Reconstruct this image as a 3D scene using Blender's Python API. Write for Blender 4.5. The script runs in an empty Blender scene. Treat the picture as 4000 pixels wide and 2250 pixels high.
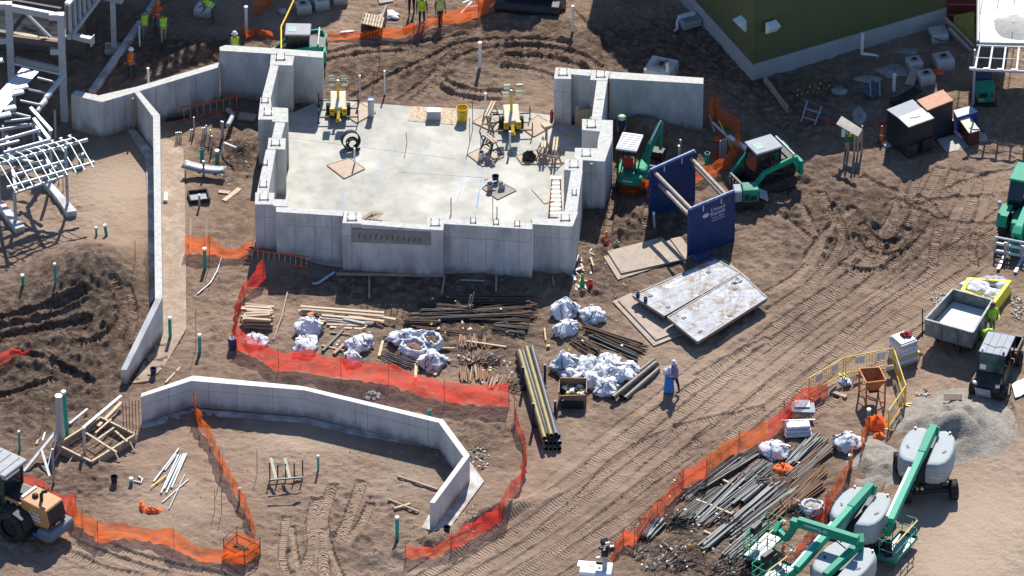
import bpy, bmesh, math, random
import numpy as np
from mathutils import Vector, Matrix, noise as mnoise
random.seed(7)
R = math.radians
scene = bpy.context.scene
COL = scene.collection
# --- camera
PITCH, DIST, FPX = R(35.0), 402.0, 33333.0
CAMLOC = Vector((0, -DIST * math.cos(PITCH), DIST * math.sin(PITCH)))
cam = bpy.data.cameras.new('camera')
cam.sensor_width = 36.0
cam.lens = 36.0 * FPX / 4000.0
cam.clip_start, cam.clip_end = 10.0, 6000.0
camo = bpy.data.objects.new('camera', cam)
camo.location = CAMLOC
camo.rotation_euler = (math.pi / 2 - PITCH, 0, 0)
COL.objects.link(camo)
scene.camera = camo
# --- light
SUN_EL, SUN_X = R(44.5), 0.125
w = bpy.data.worlds.new('World'); scene.world = w; w.use_nodes = True
nt = w.node_tree; bg = nt.nodes['Background']
sky = nt.nodes.new('ShaderNodeTexSky'); sky.sky_type = 'NISHITA'; sky.sun_disc = False
sky.sun_elevation = SUN_EL; sky.sun_rotation = math.atan2(SUN_X, 1.0)
sky.air_density = 1.0; sky.dust_density = 0.2; sky.ozone_density = 3.0
tn = nt.nodes.new('ShaderNodeMix'); tn.data_type = 'RGBA'; tn.blend_type = 'MULTIPLY'; tn.inputs[0].default_value = 1.0; tn.inputs[7].default_value = (.92, .98, 1.07, 1)
nt.links.new(sky.outputs[0], tn.inputs[6]); nt.links.new(tn.outputs[2], bg.inputs[0]); bg.inputs[1].default_value = 0.105
sl = bpy.data.lights.new('sun', 'SUN'); sl.energy = 5.0; sl.angle = R(0.55); sl.color = (1.0, 0.95, 0.87)
so = bpy.data.objects.new('sun', sl); COL.objects.link(so)
_d = Vector((-SUN_X, -1.0, 0)).normalized() * math.cos(SUN_EL) + Vector((0, 0, -math.sin(SUN_EL)))
so.rotation_euler = _d.to_track_quat('-Z', 'Y').to_euler(); so.location = (0, 0, 60)
vs = scene.view_settings
vs.view_transform = 'Standard'; vs.look = 'None'; vs.gamma = 1.0; vs.exposure = 0.54; vs.use_curve_mapping = False
scene.cycles.max_bounces = 6; scene.cycles.transparent_max_bounces = 12
scene.cycles.sample_clamp_indirect = 4.0; scene.cycles.caustics_reflective = False
# --- survey: photo station -> point on a level plane of the site
CROPS = {'f': (0, 0, 1.0), 'o': (0, 0, 0.644), 'sA': (0, 0, 4.025), 'sB': (0, 300, 4.025), 'sC': (0, 600, 4.025),
         'ex': (2380, 440, 4.025), 'sk': (2760, 500, 4.025), 'tb': (2500, 560, 3.294), 'th': (3800, 660, 3.62),
         'ld': (0, 1750, 3.623), 'bl': (2860, 1880, 3.916), 'bm': (3360, 1640, 2.376), 'lt': (2240, 2040, 6.9),
         'dt': (3560, 1080, 3.018), 'yf': (3100, 1360, 3.622), 'bg': (1980, 1280, 2.683), 'sl': (1220, 280, 3.294),
         'sr': (1820, 280, 2.498), 'wl': (900, 1080, 3.22), 'rb': (1400, 1080, 2.787), 'pr': (2500, 1650, 2.414),
         'fm': (60, 1500, 1.82), 'pl': (660, 380, 1.8625), 'gb': (3440, 330, 2.339)}
for _c in range(4):
    for _r in range(3):
        CROPS['t%d%d' % (_c, _r)] = (_c * 1000, _r * 750, 1.932)
_fw = Vector((0, math.cos(PITCH), -math.sin(PITCH))); _up = Vector((0, math.sin(PITCH), math.cos(PITCH)))
def V(c, x, y, z=0.0):
    x0, y0, s = CROPS[c]
    px, py = x0 + x / s, y0 + y / s
    d = _fw + Vector((1, 0, 0)) * ((px - 2000) / FPX) + _up * ((1125 - py) / FPX)
    t = (z - CAMLOC.z) / d.z
    return CAMLOC + d * t
def HT(c, base, x, y):
    """height above `base` (on the ground) of something seen at crop point (x, y)"""
    x0, y0, s = CROPS[c]
    py = y0 + y / s
    lo, hi = 0.0, 14.0
    for _ in range(40):
        m = (lo + hi) / 2
        q = Vector((base.x, base.y, base.z + m)) - CAMLOC
        yy = 1125 - FPX * q.dot(_up) / q.dot(_fw)
        if yy > py: lo = m
        else: hi = m
    return lo
# --- materials
_mats = {}
def mat(name, col, rough=0.75, metal=0.0, var=0.18, scale=3.0, bump=0.0, bscale=None, spec=0.4, dirt=0.0, dirtcol=(0.2, 0.15, 0.11), coat=0.0):
    if name in _mats: return _mats[name]
    m = bpy.data.materials.new(name); m.use_nodes = True
    n = m.node_tree.nodes; l = m.node_tree.links; b = n['Principled BSDF']
    b.inputs['Roughness'].default_value = rough; b.inputs['Metallic'].default_value = metal
    b.inputs['Specular IOR Level'].default_value = spec
    if coat: b.inputs['Coat Weight'].default_value = coat; b.inputs['Coat Roughness'].default_value = 0.15
    tc = n.new('ShaderNodeTexCoord')
    ns = n.new('ShaderNodeTexNoise'); ns.inputs['Scale'].default_value = scale; ns.inputs['Detail'].default_value = 6; ns.inputs['Roughness'].default_value = 0.65
    l.new(tc.outputs['Object'], ns.inputs['Vector'])
    rp = n.new('ShaderNodeValToRGB')
    c0 = [max(0, c * (1 - var)) for c in col]; c1 = [min(1, c * (1 + var)) for c in col]
    rp.color_ramp.elements[0].position = 0.3; rp.color_ramp.elements[1].position = 0.7
    rp.color_ramp.elements[0].color = (*c0, 1); rp.color_ramp.elements[1].color = (*c1, 1)
    l.new(ns.outputs['Fac'], rp.inputs['Fac'])
    out = rp.outputs['Color']
    if dirt > 0:
        n2 = n.new('ShaderNodeTexNoise'); n2.inputs['Scale'].default_value = scale * 0.6 + 1.3; n2.inputs['Detail'].default_value = 8; n2.inputs['Roughness'].default_value = 0.75
        l.new(tc.outputs['Object'], n2.inputs['Vector'])
        r2 = n.new('ShaderNodeValToRGB'); r2.color_ramp.elements[0].position = 0.62 - dirt * 0.35; r2.color_ramp.elements[1].position = 0.78 - dirt * 0.35
        r2.color_ramp.elements[0].color = (0, 0, 0, 1); r2.color_ramp.elements[1].color = (1, 1, 1, 1)
        l.new(n2.outputs['Fac'], r2.inputs['Fac'])
        mx = n.new('ShaderNodeMix'); mx.data_type = 'RGBA'
        mx.inputs[7].default_value = (*dirtcol, 1)
        l.new(r2.outputs['Color'], mx.inputs[0]); l.new(out, mx.inputs[6]); out = mx.outputs[2]
    l.new(out, b.inputs['Base Color'])
    if bump > 0:
        n3 = n.new('ShaderNodeTexNoise'); n3.inputs['Scale'].default_value = bscale or scale * 4; n3.inputs['Detail'].default_value = 5
        l.new(tc.outputs['Object'], n3.inputs['Vector'])
        bp = n.new('ShaderNodeBump'); bp.inputs['Strength'].default_value = 1.0; bp.inputs['Distance'].default_value = bump
        l.new(n3.outputs['Fac'], bp.inputs['Height']); l.new(bp.outputs['Normal'], b.inputs['Normal'])
    _mats[name] = m
    return m
def net_mat(name, col, alpha=0.62):
    """plastic safety netting: open weave, part of the light passes"""
    if name in _mats: return _mats[name]
    m = bpy.data.materials.new(name); m.use_nodes = True
    n = m.node_tree.nodes; l = m.node_tree.links
    for x in list(n): n.remove(x)
    o = n.new('ShaderNodeOutputMaterial'); df = n.new('ShaderNodeBsdfDiffuse'); tl = n.new('ShaderNodeBsdfTranslucent'); tr = n.new('ShaderNodeBsdfTransparent')
    tc = n.new('ShaderNodeTexCoord'); mp = n.new('ShaderNodeMapping'); ns = n.new('ShaderNodeTexNoise')
    mp.inputs['Scale'].default_value = (0.9, 0.9, 9.0); ns.inputs['Scale'].default_value = 1.6; ns.inputs['Detail'].default_value = 6; ns.inputs['Roughness'].default_value = 0.7
    l.new(tc.outputs['Object'], mp.inputs[0]); l.new(mp.outputs[0], ns.inputs['Vector'])
    rp = n.new('ShaderNodeValToRGB'); rp.color_ramp.elements[0].position = 0.3; rp.color_ramp.elements[1].position = 0.72
    rp.color_ramp.elements[0].color = (*[c * 0.75 for c in col], 1); rp.color_ramp.elements[1].color = (*[min(1, c * 1.2) for c in col], 1)
    l.new(ns.outputs['Fac'], rp.inputs['Fac']); l.new(rp.outputs['Color'], df.inputs[0]); l.new(rp.outputs['Color'], tl.inputs[0])
    m1 = n.new('ShaderNodeMixShader'); m1.inputs[0].default_value = 0.5; l.new(df.outputs[0], m1.inputs[1]); l.new(tl.outputs[0], m1.inputs[2])
    ra = n.new('ShaderNodeMapRange'); ra.inputs['From Min'].default_value = 0.3; ra.inputs['From Max'].default_value = 0.7
    ra.inputs['To Min'].default_value = max(0.05, alpha - 0.32); ra.inputs['To Max'].default_value = min(1, alpha + 0.36)
    l.new(ns.outputs['Fac'], ra.inputs['Value'])
    m2 = n.new('ShaderNodeMixShader'); l.new(ra.outputs['Result'], m2.inputs[0]); l.new(tr.outputs[0], m2.inputs[1]); l.new(m1.outputs[0], m2.inputs[2])
    l.new(m2.outputs[0], o.inputs[0])
    _mats[name] = m
    return m
def concrete_mat(name, col, joint=(1.22, 1.22), rough=0.85, stain=0.35, wet=False, mud=1):
    """board-marked concrete: pour blotches, stains, panel joints and tie holes as fine relief"""
    if name in _mats: return _mats[name]
    m = mat(name, col, rough, 0, 0.10, 1.2, 0.006, 14.0, 0.2)
    n = m.node_tree.nodes; l = m.node_tree.links; b = n['Principled BSDF']
    tc = next(x for x in n if x.type == 'TEX_COORD'); src = b.inputs['Base Color'].links[0].from_socket
    mp = n.new('ShaderNodeMapping'); mp.inputs['Scale'].default_value = (1.0, 1.0, 0.32)
    l.new(tc.outputs['Object'], mp.inputs[0])
    ns = n.new('ShaderNodeTexNoise'); ns.inputs['Scale'].default_value = 1.1; ns.inputs['Detail'].default_value = 9; ns.inputs['Roughness'].default_value = 0.62
    l.new(mp.outputs[0], ns.inputs['Vector'])
    rp = n.new('ShaderNodeValToRGB'); rp.color_ramp.elements[0].position = 0.42; rp.color_ramp.elements[1].position = 0.62
    rp.color_ramp.elements[0].color = (1, 1, 1, 1); v = 1 - stain; rp.color_ramp.elements[1].color = (v, v, v * 1.0, 1)
    l.new(ns.outputs['Fac'], rp.inputs['Fac'])
    mx = n.new('ShaderNodeMix'); mx.data_type = 'RGBA'; mx.blend_type = 'MULTIPLY'; mx.inputs[0].default_value = 0.8
    l.new(src, mx.inputs[6]); l.new(rp.outputs['Color'], mx.inputs[7])
    n4 = n.new('ShaderNodeTexNoise'); n4.inputs['Scale'].default_value = 22; n4.inputs['Detail'].default_value = 4
    l.new(tc.outputs['Object'], n4.inputs['Vector'])
    r4 = n.new('ShaderNodeValToRGB'); r4.color_ramp.elements[0].position = 0.28; r4.color_ramp.elements[1].position = 0.36
    r4.color_ramp.elements[0].color = (0.55, 0.55, 0.55, 1); r4.color_ramp.elements[1].color = (1, 1, 1, 1)
    l.new(n4.outputs['Fac'], r4.inputs['Fac'])
    m4 = n.new('ShaderNodeMix'); m4.data_type = 'RGBA'; m4.blend_type = 'MULTIPLY'; m4.inputs[0].default_value = 0.7
    l.new(mx.outputs[2], m4.inputs[6]); l.new(r4.outputs['Color'], m4.inputs[7])
    fin = m4.outputs[2]
    if mud:
        sx = n.new('ShaderNodeSeparateXYZ'); l.new(tc.outputs['Object'], sx.inputs[0])
        ad = n.new('ShaderNodeMath'); ad.operation = 'MULTIPLY_ADD'; ad.inputs[1].default_value = -1.5; l.new(ns.outputs['Fac'], ad.inputs[0]); l.new(sx.outputs['Z'], ad.inputs[2])
        mr = n.new('ShaderNodeMapRange'); l.new(ad.outputs[0], mr.inputs['Value']); mr.inputs['From Min'].default_value = -.68; mr.inputs['From Max'].default_value = -.30; mr.inputs['To Min'].default_value = .75; mr.inputs['To Max'].default_value = 0
        m5 = n.new('ShaderNodeMix'); m5.data_type = 'RGBA'; m5.inputs[7].default_value = (.25, .19, .15, 1); l.new(mr.outputs['Result'], m5.inputs[0]); l.new(fin, m5.inputs[6]); fin = m5.outputs[2]
    l.new(fin, b.inputs['Base Color'])
    if wet:
        n5 = n.new('ShaderNodeTexNoise'); n5.inputs['Scale'].default_value = 0.35; n5.inputs['Detail'].default_value = 5
        l.new(tc.outputs['Object'], n5.inputs['Vector'])
        r5 = n.new('ShaderNodeMapRange'); r5.inputs['From Min'].default_value = 0.42; r5.inputs['From Max'].default_value = 0.62
        r5.inputs['To Min'].default_value = 0.75; r5.inputs['To Max'].default_value = 0.5
        l.new(n5.outputs['Fac'], r5.inputs['Value']); l.new(r5.outputs['Result'], b.inputs['Roughness'])
    return m
# --- mesh builder
class MB:
    def __init__(s): s.v, s.f, s.sm, s.mi = [], [], [], []
    def add(s, vs, fs, smooth=False, m=0):
        o = len(s.v); s.v.extend([tuple(p) for p in vs])
        for f in fs: s.f.append([o + i for i in f]); s.sm.append(smooth); s.mi.append(m)
        return s
    def hexa(s, b, t, m=0):
        return s.add(list(b) + list(t), [(3, 2, 1, 0), (4, 5, 6, 7), (0, 1, 5, 4), (1, 2, 6, 5), (2, 3, 7, 6), (3, 0, 4, 7)], m=m)
    def box(s, x0, x1, y0, y1, z0, z1, m=0):
        return s.hexa([(x0, y0, z0), (x1, y0, z0), (x1, y1, z0), (x0, y1, z0)], [(x0, y0, z1), (x1, y0, z1), (x1, y1, z1), (x0, y1, z1)], m)
    def obox(s, c, size, rz=0.0, rx=0.0, ry=0.0, m=0):
        M = Matrix.Translation(c) @ Matrix.Rotation(rz, 4, 'Z') @ Matrix.Rotation(ry, 4, 'Y') @ Matrix.Rotation(rx, 4, 'X')
        hx, hy, hz = size[0] / 2, size[1] / 2, size[2] / 2
        q = [M @ Vector(p) for p in [(-hx, -hy, -hz), (hx, -hy, -hz), (hx, hy, -hz), (-hx, hy, -hz), (-hx, -hy, hz), (hx, -hy, hz), (hx, hy, hz), (-hx, hy, hz)]]
        return s.hexa(q[:4], q[4:], m)
    def bar(s, p0, p1, wd, ht, m=0, up=(0, 0, 1)):
        p0, p1 = Vector(p0), Vector(p1); d = (p1 - p0).normalized(); up = Vector(up)
        if abs(d.dot(up)) > 0.98: up = Vector((1, 0, 0))
        a = d.cross(up).normalized() * wd / 2; b = a.cross(d).normalized() * ht / 2
        return s.hexa([p0 - a - b, p0 + a - b, p0 + a + b, p0 - a + b], [p1 - a - b, p1 + a - b, p1 + a + b, p1 - a + b], m)
    def prism(s, pts, z0, z1, m=0):
        pts = [(p[0], p[1]) for p in pts]; n = len(pts)
        if sum(pts[i][0] * pts[(i + 1) % n][1] - pts[(i + 1) % n][0] * pts[i][1] for i in range(n)) < 0: pts = pts[::-1]
        vs = [(x, y, z0) for x, y in pts] + [(x, y, z1) for x, y in pts]
        return s.add(vs, [tuple(range(n))[::-1], tuple(range(n, 2 * n))] + [(i, (i + 1) % n, n + (i + 1) % n, n + i) for i in range(n)], m=m)
    def ext(s, prof, x0, x1, m=0):
        """profile in local (y, z) pushed along x"""
        n = len(prof)
        if sum(prof[i][0] * prof[(i + 1) % n][1] - prof[(i + 1) % n][0] * prof[i][1] for i in range(n)) < 0: prof = prof[::-1]
        vs = [(x0, y, z) for y, z in prof] + [(x1, y, z) for y, z in prof]
        return s.add(vs, [tuple(range(n))[::-1], tuple(range(n, 2 * n))] + [(i, (i + 1) % n, n + (i + 1) % n, n + i) for i in range(n)], m=m)
    def tube(s, p0, p1, r, n=8, r1=None, m=0, cap=True):
        p0, p1 = Vector(p0), Vector(p1); d = (p1 - p0).normalized(); r1 = r if r1 is None else r1
        u = d.cross(Vector((0, 0, 1)) if abs(d.z) < 0.95 else Vector((1, 0, 0))).normalized(); w_ = d.cross(u)
        vs = [p0 + (u * math.cos(2 * math.pi * i / n) + w_ * math.sin(2 * math.pi * i / n)) * r for i in range(n)]
        vs += [p1 + (u * math.cos(2 * math.pi * i / n) + w_ * math.sin(2 * math.pi * i / n)) * r1 for i in range(n)]
        s.add(vs, [(i, (i + 1) % n, n + (i + 1) % n, n + i) for i in range(n)], True, m)
        if cap: s.add(vs, [tuple(range(n))[::-1], tuple(range(n, 2 * n))], False, m)
        return s
    def pipe(s, p0, p1, r, wall=0.012, n=12, m=0, mi=None):
        """open-ended pipe"""
        p0, p1 = Vector(p0), Vector(p1); d = (p1 - p0).normalized()
        u = d.cross(Vector((0, 0, 1)) if abs(d.z) < 0.95 else Vector((1, 0, 0))).normalized(); w_ = d.cross(u)
        def ring(p, rr): return [p + (u * math.cos(2 * math.pi * i / n) + w_ * math.sin(2 * math.pi * i / n)) * rr for i in range(n)]
        vs = ring(p0, r) + ring(p1, r) + ring(p0, r - wall) + ring(p1, r - wall)
        for i in range(n):
            j = (i + 1) % n
        s.add(vs, [(i, (i + 1) % n, n + (i + 1) % n, n + i) for i in range(n)], True, m)
        s.add(vs, [(2 * n + i, 3 * n + i, 3 * n + (i + 1) % n, 2 * n + (i + 1) % n) for i in range(n)], True, m if mi is None else mi)
        s.add(vs, [(i, 2 * n + i, 2 * n + (i + 1) % n, (i + 1) % n) for i in range(n)] + [(n + i, n + (i + 1) % n, 3 * n + (i + 1) % n, 3 * n + i) for i in range(n)], False, m)
        return s
    def path(s, pts, r, n=6, m=0):
        pts = [Vector(p) for p in pts]; rings = []
        for i, p in enumerate(pts):
            d = (pts[min(i + 1, len(pts) - 1)] - pts[max(i - 1, 0)]).normalized()
            u = d.cross(Vector((0, 0, 1)) if abs(d.z) < 0.95 else Vector((1, 0, 0))).normalized(); w_ = d.cross(u)
            rings += [p + (u * math.cos(2 * math.pi * k / n) + w_ * math.sin(2 * math.pi * k / n)) * r for k in range(n)]
        fs = [(i * n + k, i * n + (k + 1) % n, (i + 1) * n + (k + 1) % n, (i + 1) * n + k) for i in range(len(pts) - 1) for k in range(n)]
        s.add(rings, fs, True, m)
        L = (len(pts) - 1) * n
        return s.add(rings, [tuple(range(n))[::-1], tuple(range(L, L + n))], False, m)
    def lathe(s, prof, c=(0, 0, 0), n=16, m=0, smooth=True):
        c = Vector(c); vs = []
        for r, z in prof:
            vs += [(c.x + r * math.cos(2 * math.pi * k / n), c.y + r * math.sin(2 * math.pi * k / n), c.z + z) for k in range(n)]
        fs = [(i * n + k, i * n + (k + 1) % n, (i + 1) * n + (k + 1) % n, (i + 1) * n + k) for i in range(len(prof) - 1) for k in range(n)]
        s.add(vs, fs, smooth, m)
        if prof[0][0] > 1e-4: s.add(vs[:n], [tuple(range(n))[::-1]], False, m)
        if prof[-1][0] > 1e-4: s.add(vs[-n:], [tuple(range(n))], False, m)
        return s
    def grid(s, rows, smooth=True, m=0, closed=False):
        nr, nc = len(rows), len(rows[0]); vs = [p for r in rows for p in r]
        fs = [(i * nc + j, i * nc + (j + 1) % nc, (i + 1) * nc + (j + 1) % nc, (i + 1) * nc + j) for i in range(nr - 1) for j in range(nc if closed else nc - 1)]
        return s.add(vs, fs, smooth, m)
    def xf(s, loc, rz=0.0, rx=0.0, ry=0.0):
        Mx = Matrix.Translation(loc) @ Matrix.Rotation(rz, 4, 'Z') @ Matrix.Rotation(ry, 4, 'Y') @ Matrix.Rotation(rx, 4, 'X')
        s.v = [tuple(Mx @ Vector(p)) for p in s.v]; return s
    def mesh(s, name, mats, off=None):
        me = bpy.data.meshes.new(name)
        vs = s.v if off is None else [(x - off[0], y - off[1], z - off[2]) for x, y, z in s.v]
        me.from_pydata(vs, [], s.f)
        for k in (mats if isinstance(mats, (list, tuple)) else [mats]): me.materials.append(k)
        me.polygons.foreach_set('use_smooth', s.sm); me.polygons.foreach_set('material_index', s.mi)
        me.update()
        return me
def link(name, data, parent=None):
    o = bpy.data.objects.new(name, data); COL.objects.link(o)
    if parent is not None: o.parent = parent
    return o
_labels = {}
def tag(o, label, cat, group=None, kind=None):
    if label: o['label'] = label
    if cat: o['category'] = cat
    if group: o['group'] = group
    if kind: o['kind'] = kind
    return o
def thing(name, label, cat, loc=(0, 0, 0), rz=0.0, group=None):
    o = link(name, None); o.empty_display_size = 0.2
    o.location = loc; o.rotation_euler = (0, 0, rz)
    return tag(o, label, cat, group)
def bevel(o, wd, seg=2):
    md = o.modifiers.new('edge', 'BEVEL'); md.width = wd; md.segments = seg; md.limit_method = 'ANGLE'; md.angle_limit = R(35)
    return o
def P(name, mb, mats, T, bev=0, label=None):
    """part, in the thing's own axes"""
    o = link(name, mb.mesh(name, mats), T)
    if bev: bevel(o, bev)
    if label: o['label'] = label
    return o
def W(name, mb, mats, T, bev=0, label=None):
    """part given in site coordinates"""
    off = Vector((0, 0, 0)); q = T
    while q is not None: off += Vector(q.location); q = q.parent
    o = link(name, mb.mesh(name, mats, off), T)
    if bev: bevel(o, bev)
    if label: o['label'] = label
    return o
def S(name, mb, mats, label, cat, group=None, bev=0, kind=None):
    """a thing that is one mesh, given in site coordinates"""
    a = np.array(mb.v); off = ((a[:, 0].min() + a[:, 0].max()) / 2, (a[:, 1].min() + a[:, 1].max()) / 2, a[:, 2].min())
    o = link(name, mb.mesh(name, mats, off)); o.location = off
    if bev: bevel(o, bev)
    return tag(o, label, cat, group, kind)
def I(name, me, T, loc=(0, 0, 0), rot=(0, 0, 0), sc=(1, 1, 1)):
    o = link(name, me, T); o.location = loc; o.rotation_euler = rot; o.scale = sc
    return o
def copy_tree(o, parent=None):
    c = o.copy(); COL.objects.link(c)
    if parent is not None: c.parent = parent; c.matrix_parent_inverse = o.matrix_parent_inverse
    for ch in list(o.children): copy_tree(ch, c)
    return c
def text_part(name, body, size, M4, m, T, ext=0.004):
    """lettering as thin geometry; M4 places it in the thing's axes"""
    cu = bpy.data.curves.new(name, 'FONT'); cu.body = body; cu.size = size; cu.extrude = ext; cu.align_x = 'CENTER'; cu.align_y = 'CENTER'; cu.resolution_u = 2
    tmp = link(name, cu); bpy.context.view_layer.update()
    me = bpy.data.meshes.new_from_object(tmp.evaluated_get(bpy.context.evaluated_depsgraph_get()))
    bpy.data.objects.remove(tmp); me.materials.clear(); me.materials.append(m)
    o = link(name, me, T); o.matrix_local = M4
    return o
# palette
M_CONC = concrete_mat('concrete', (0.55, 0.54, 0.52))
M_CONC2 = concrete_mat('concrete_pale', (0.58, 0.57, 0.55), stain=0.2)
M_CTOP = mat('concrete_top', (0.48, 0.47, 0.44), 0.8, 0, 0.2, 5, 0.01, 30, dirt=0.25, dirtcol=(0.36, 0.33, 0.30))
M_SLAB = concrete_mat('slab_concrete', (0.41, 0.40, 0.35), stain=0.25, wet=True, mud=0)
M_SANDY = mat('sandy_concrete', (0.39, 0.31, 0.235), 0.9, 0, 0.2, 1.6, 0.012, 12, dirt=0.6, dirtcol=(0.29, 0.21, 0.15))
M_WOOD = mat('raw_lumber', (0.55, 0.42, 0.27), 0.75, 0, 0.25, 4, dirt=0.3, dirtcol=(0.3, 0.23, 0.17))
M_WOOD2 = mat('weathered_lumber', (0.36, 0.28, 0.21), 0.85, 0, 0.3, 4)
M_PLY = mat('plywood', (0.46, 0.34, 0.23), 0.75, 0, 0.25, 2.5, dirt=0.45, dirtcol=(0.38, 0.33, 0.29))
M_RUST = mat('rusty_steel', (0.16, 0.085, 0.05), 0.75, 0.3, 0.45, 6)
M_REBAR = mat('rebar', (0.12, 0.085, 0.065), 0.7, 0.4, 0.4, 8)
M_DARK = mat('dark_metal', (0.03, 0.032, 0.035), 0.55, 0.3, 0.3, 5)
M_BLACK = mat('black_rubber', (0.022, 0.022, 0.024), 0.8, 0, 0.3, 6, dirt=0.25, dirtcol=(0.14, 0.11, 0.085))
M_GALV = mat('galvanised_steel', (0.46, 0.48, 0.50), 0.5, 0.4, 0.12, 6)
M_STEELP = mat('primed_steel', (0.38, 0.40, 0.42), 0.5, 0.1, 0.1, 4)
M_ALU = mat('aluminium', (0.62, 0.63, 0.64), 0.4, 0.8, 0.1, 6)
M_WHITE = mat('white_plastic', (0.74, 0.74, 0.72), 0.45, 0, 0.06, 6)
M_WPAINT = mat('white_paint', (0.66, 0.66, 0.66), 0.6, 0, 0.06, 3)
M_TEAL = mat('teal_pvc', (0.015, 0.33, 0.27), 0.45, 0, 0.12, 6)
M_GREEN = mat('machine_green', (0.012, 0.26, 0.155), 0.6, 0, 0.1, 3, spec=.25)
M_LGREEN = mat('boom_green', (0.03, 0.33, 0.21), 0.6, 0, 0.1, 3, spec=.3)
M_GREY = mat('machine_grey', (0.30, 0.32, 0.35), 0.65, 0, 0.08, 3, spec=.25)
M_YEL = mat('machine_yellow', (0.70, 0.46, 0.03), 0.5, 0, 0.12, 4)
M_ORANGE = mat('orange_plastic', (0.75, 0.13, 0.02), 0.5, 0, 0.12, 4)
M_RED = mat('red_paint', (0.45, 0.045, 0.03), 0.5, 0, 0.15, 4)
M_BLUE = mat('trench_blue', (0.011, 0.036, 0.135), 0.6, 0.1, 0.2, 2.5, dirt=0.15, dirtcol=(0.10, 0.09, 0.09))
M_BLUEP = mat('blue_plastic', (0.015, 0.16, 0.50), 0.4, 0, 0.1, 3)
M_BAG = mat('woven_bag', (0.62, 0.63, 0.66), 0.7, 0, 0.14, 4, 0.09, 5.5, dirt=.12, dirtcol=(.36, .32, .29))
M_STRAP = mat('dark_strap', (0.03, 0.035, 0.05), 0.8, 0, 0.2, 6)
M_SOIL = mat('loose_soil', (0.11, 0.075, 0.05), 0.95, 0, 0.35, 5, 0.03, 12)
M_GLASS = mat('tinted_glass', (0.02, 0.025, 0.03), 0.08, 0, 0.1, 2, spec=0.6)
M_VEST = mat('hi_vis_yellow', (0.42, 0.72, 0.03), 0.7, 0, 0.1, 5)
M_VESTO = mat('hi_vis_orange', (0.85, 0.13, 0.03), 0.7, 0, 0.1, 5)
M_SKIN = mat('skin', (0.42, 0.24, 0.16), 0.6, 0, 0.08, 6)
M_NETO = net_mat('orange_netting', (0.86, 0.16, 0.03), 0.66)
M_NETR = net_mat('red_netting', (0.80, 0.075, 0.05), 0.66)
# ===== THE SETTING: ground
def _axis(lo, hi, step, far):
    inner = np.arange(lo, hi + step / 2, step)
    return np.concatenate([-np.array(far[::-1], float), inner, np.array(far, float)])
GX = _axis(-27.5, 27.5, 0.072, [29, 33, 45, 90, 300, 1200, 3500])
GY = _axis(-25.5, 29.0, 0.078, [31, 36, 48, 90, 300, 1200, 3500])
XX, YY = np.meshgrid(GX, GY)
HH = np.zeros_like(XX)
rng = np.random.default_rng(11)
def vnoise(X, Y, wl, seed):
    r = np.random.default_rng(seed); T_ = r.random((257, 257)); T_[256] = T_[0]; T_[:, 256] = T_[:, 0]
    x = (np.clip(X, -40, 40) + 41.0) / wl % 256; y = (np.clip(Y, -40, 40) + 41.0) / wl % 256
    ix = x.astype(int); iy = y.astype(int); fx = x - ix; fy = y - iy
    fx = fx * fx * (3 - 2 * fx); fy = fy * fy * (3 - 2 * fy)
    a = T_[iy, ix]; b = T_[iy, ix + 1]; c = T_[iy + 1, ix]; d = T_[iy + 1, ix + 1]
    return (a * (1 - fx) + b * fx) * (1 - fy) + (c * (1 - fx) + d * fx) * fy - 0.5
def gauss(c, x, y, rx, ry, rot=0):
    q = V(c, x, y); dx = XX - q.x; dy = YY - q.y
    ca, sa = math.cos(rot), math.sin(rot); a = (dx * ca + dy * sa) / rx; b = (-dx * sa + dy * ca) / ry
    return np.exp(-(a * a + b * b))
inside = (np.abs(XX) < 27.6) & (YY > -25.6) & (YY < 29.1)
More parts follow.
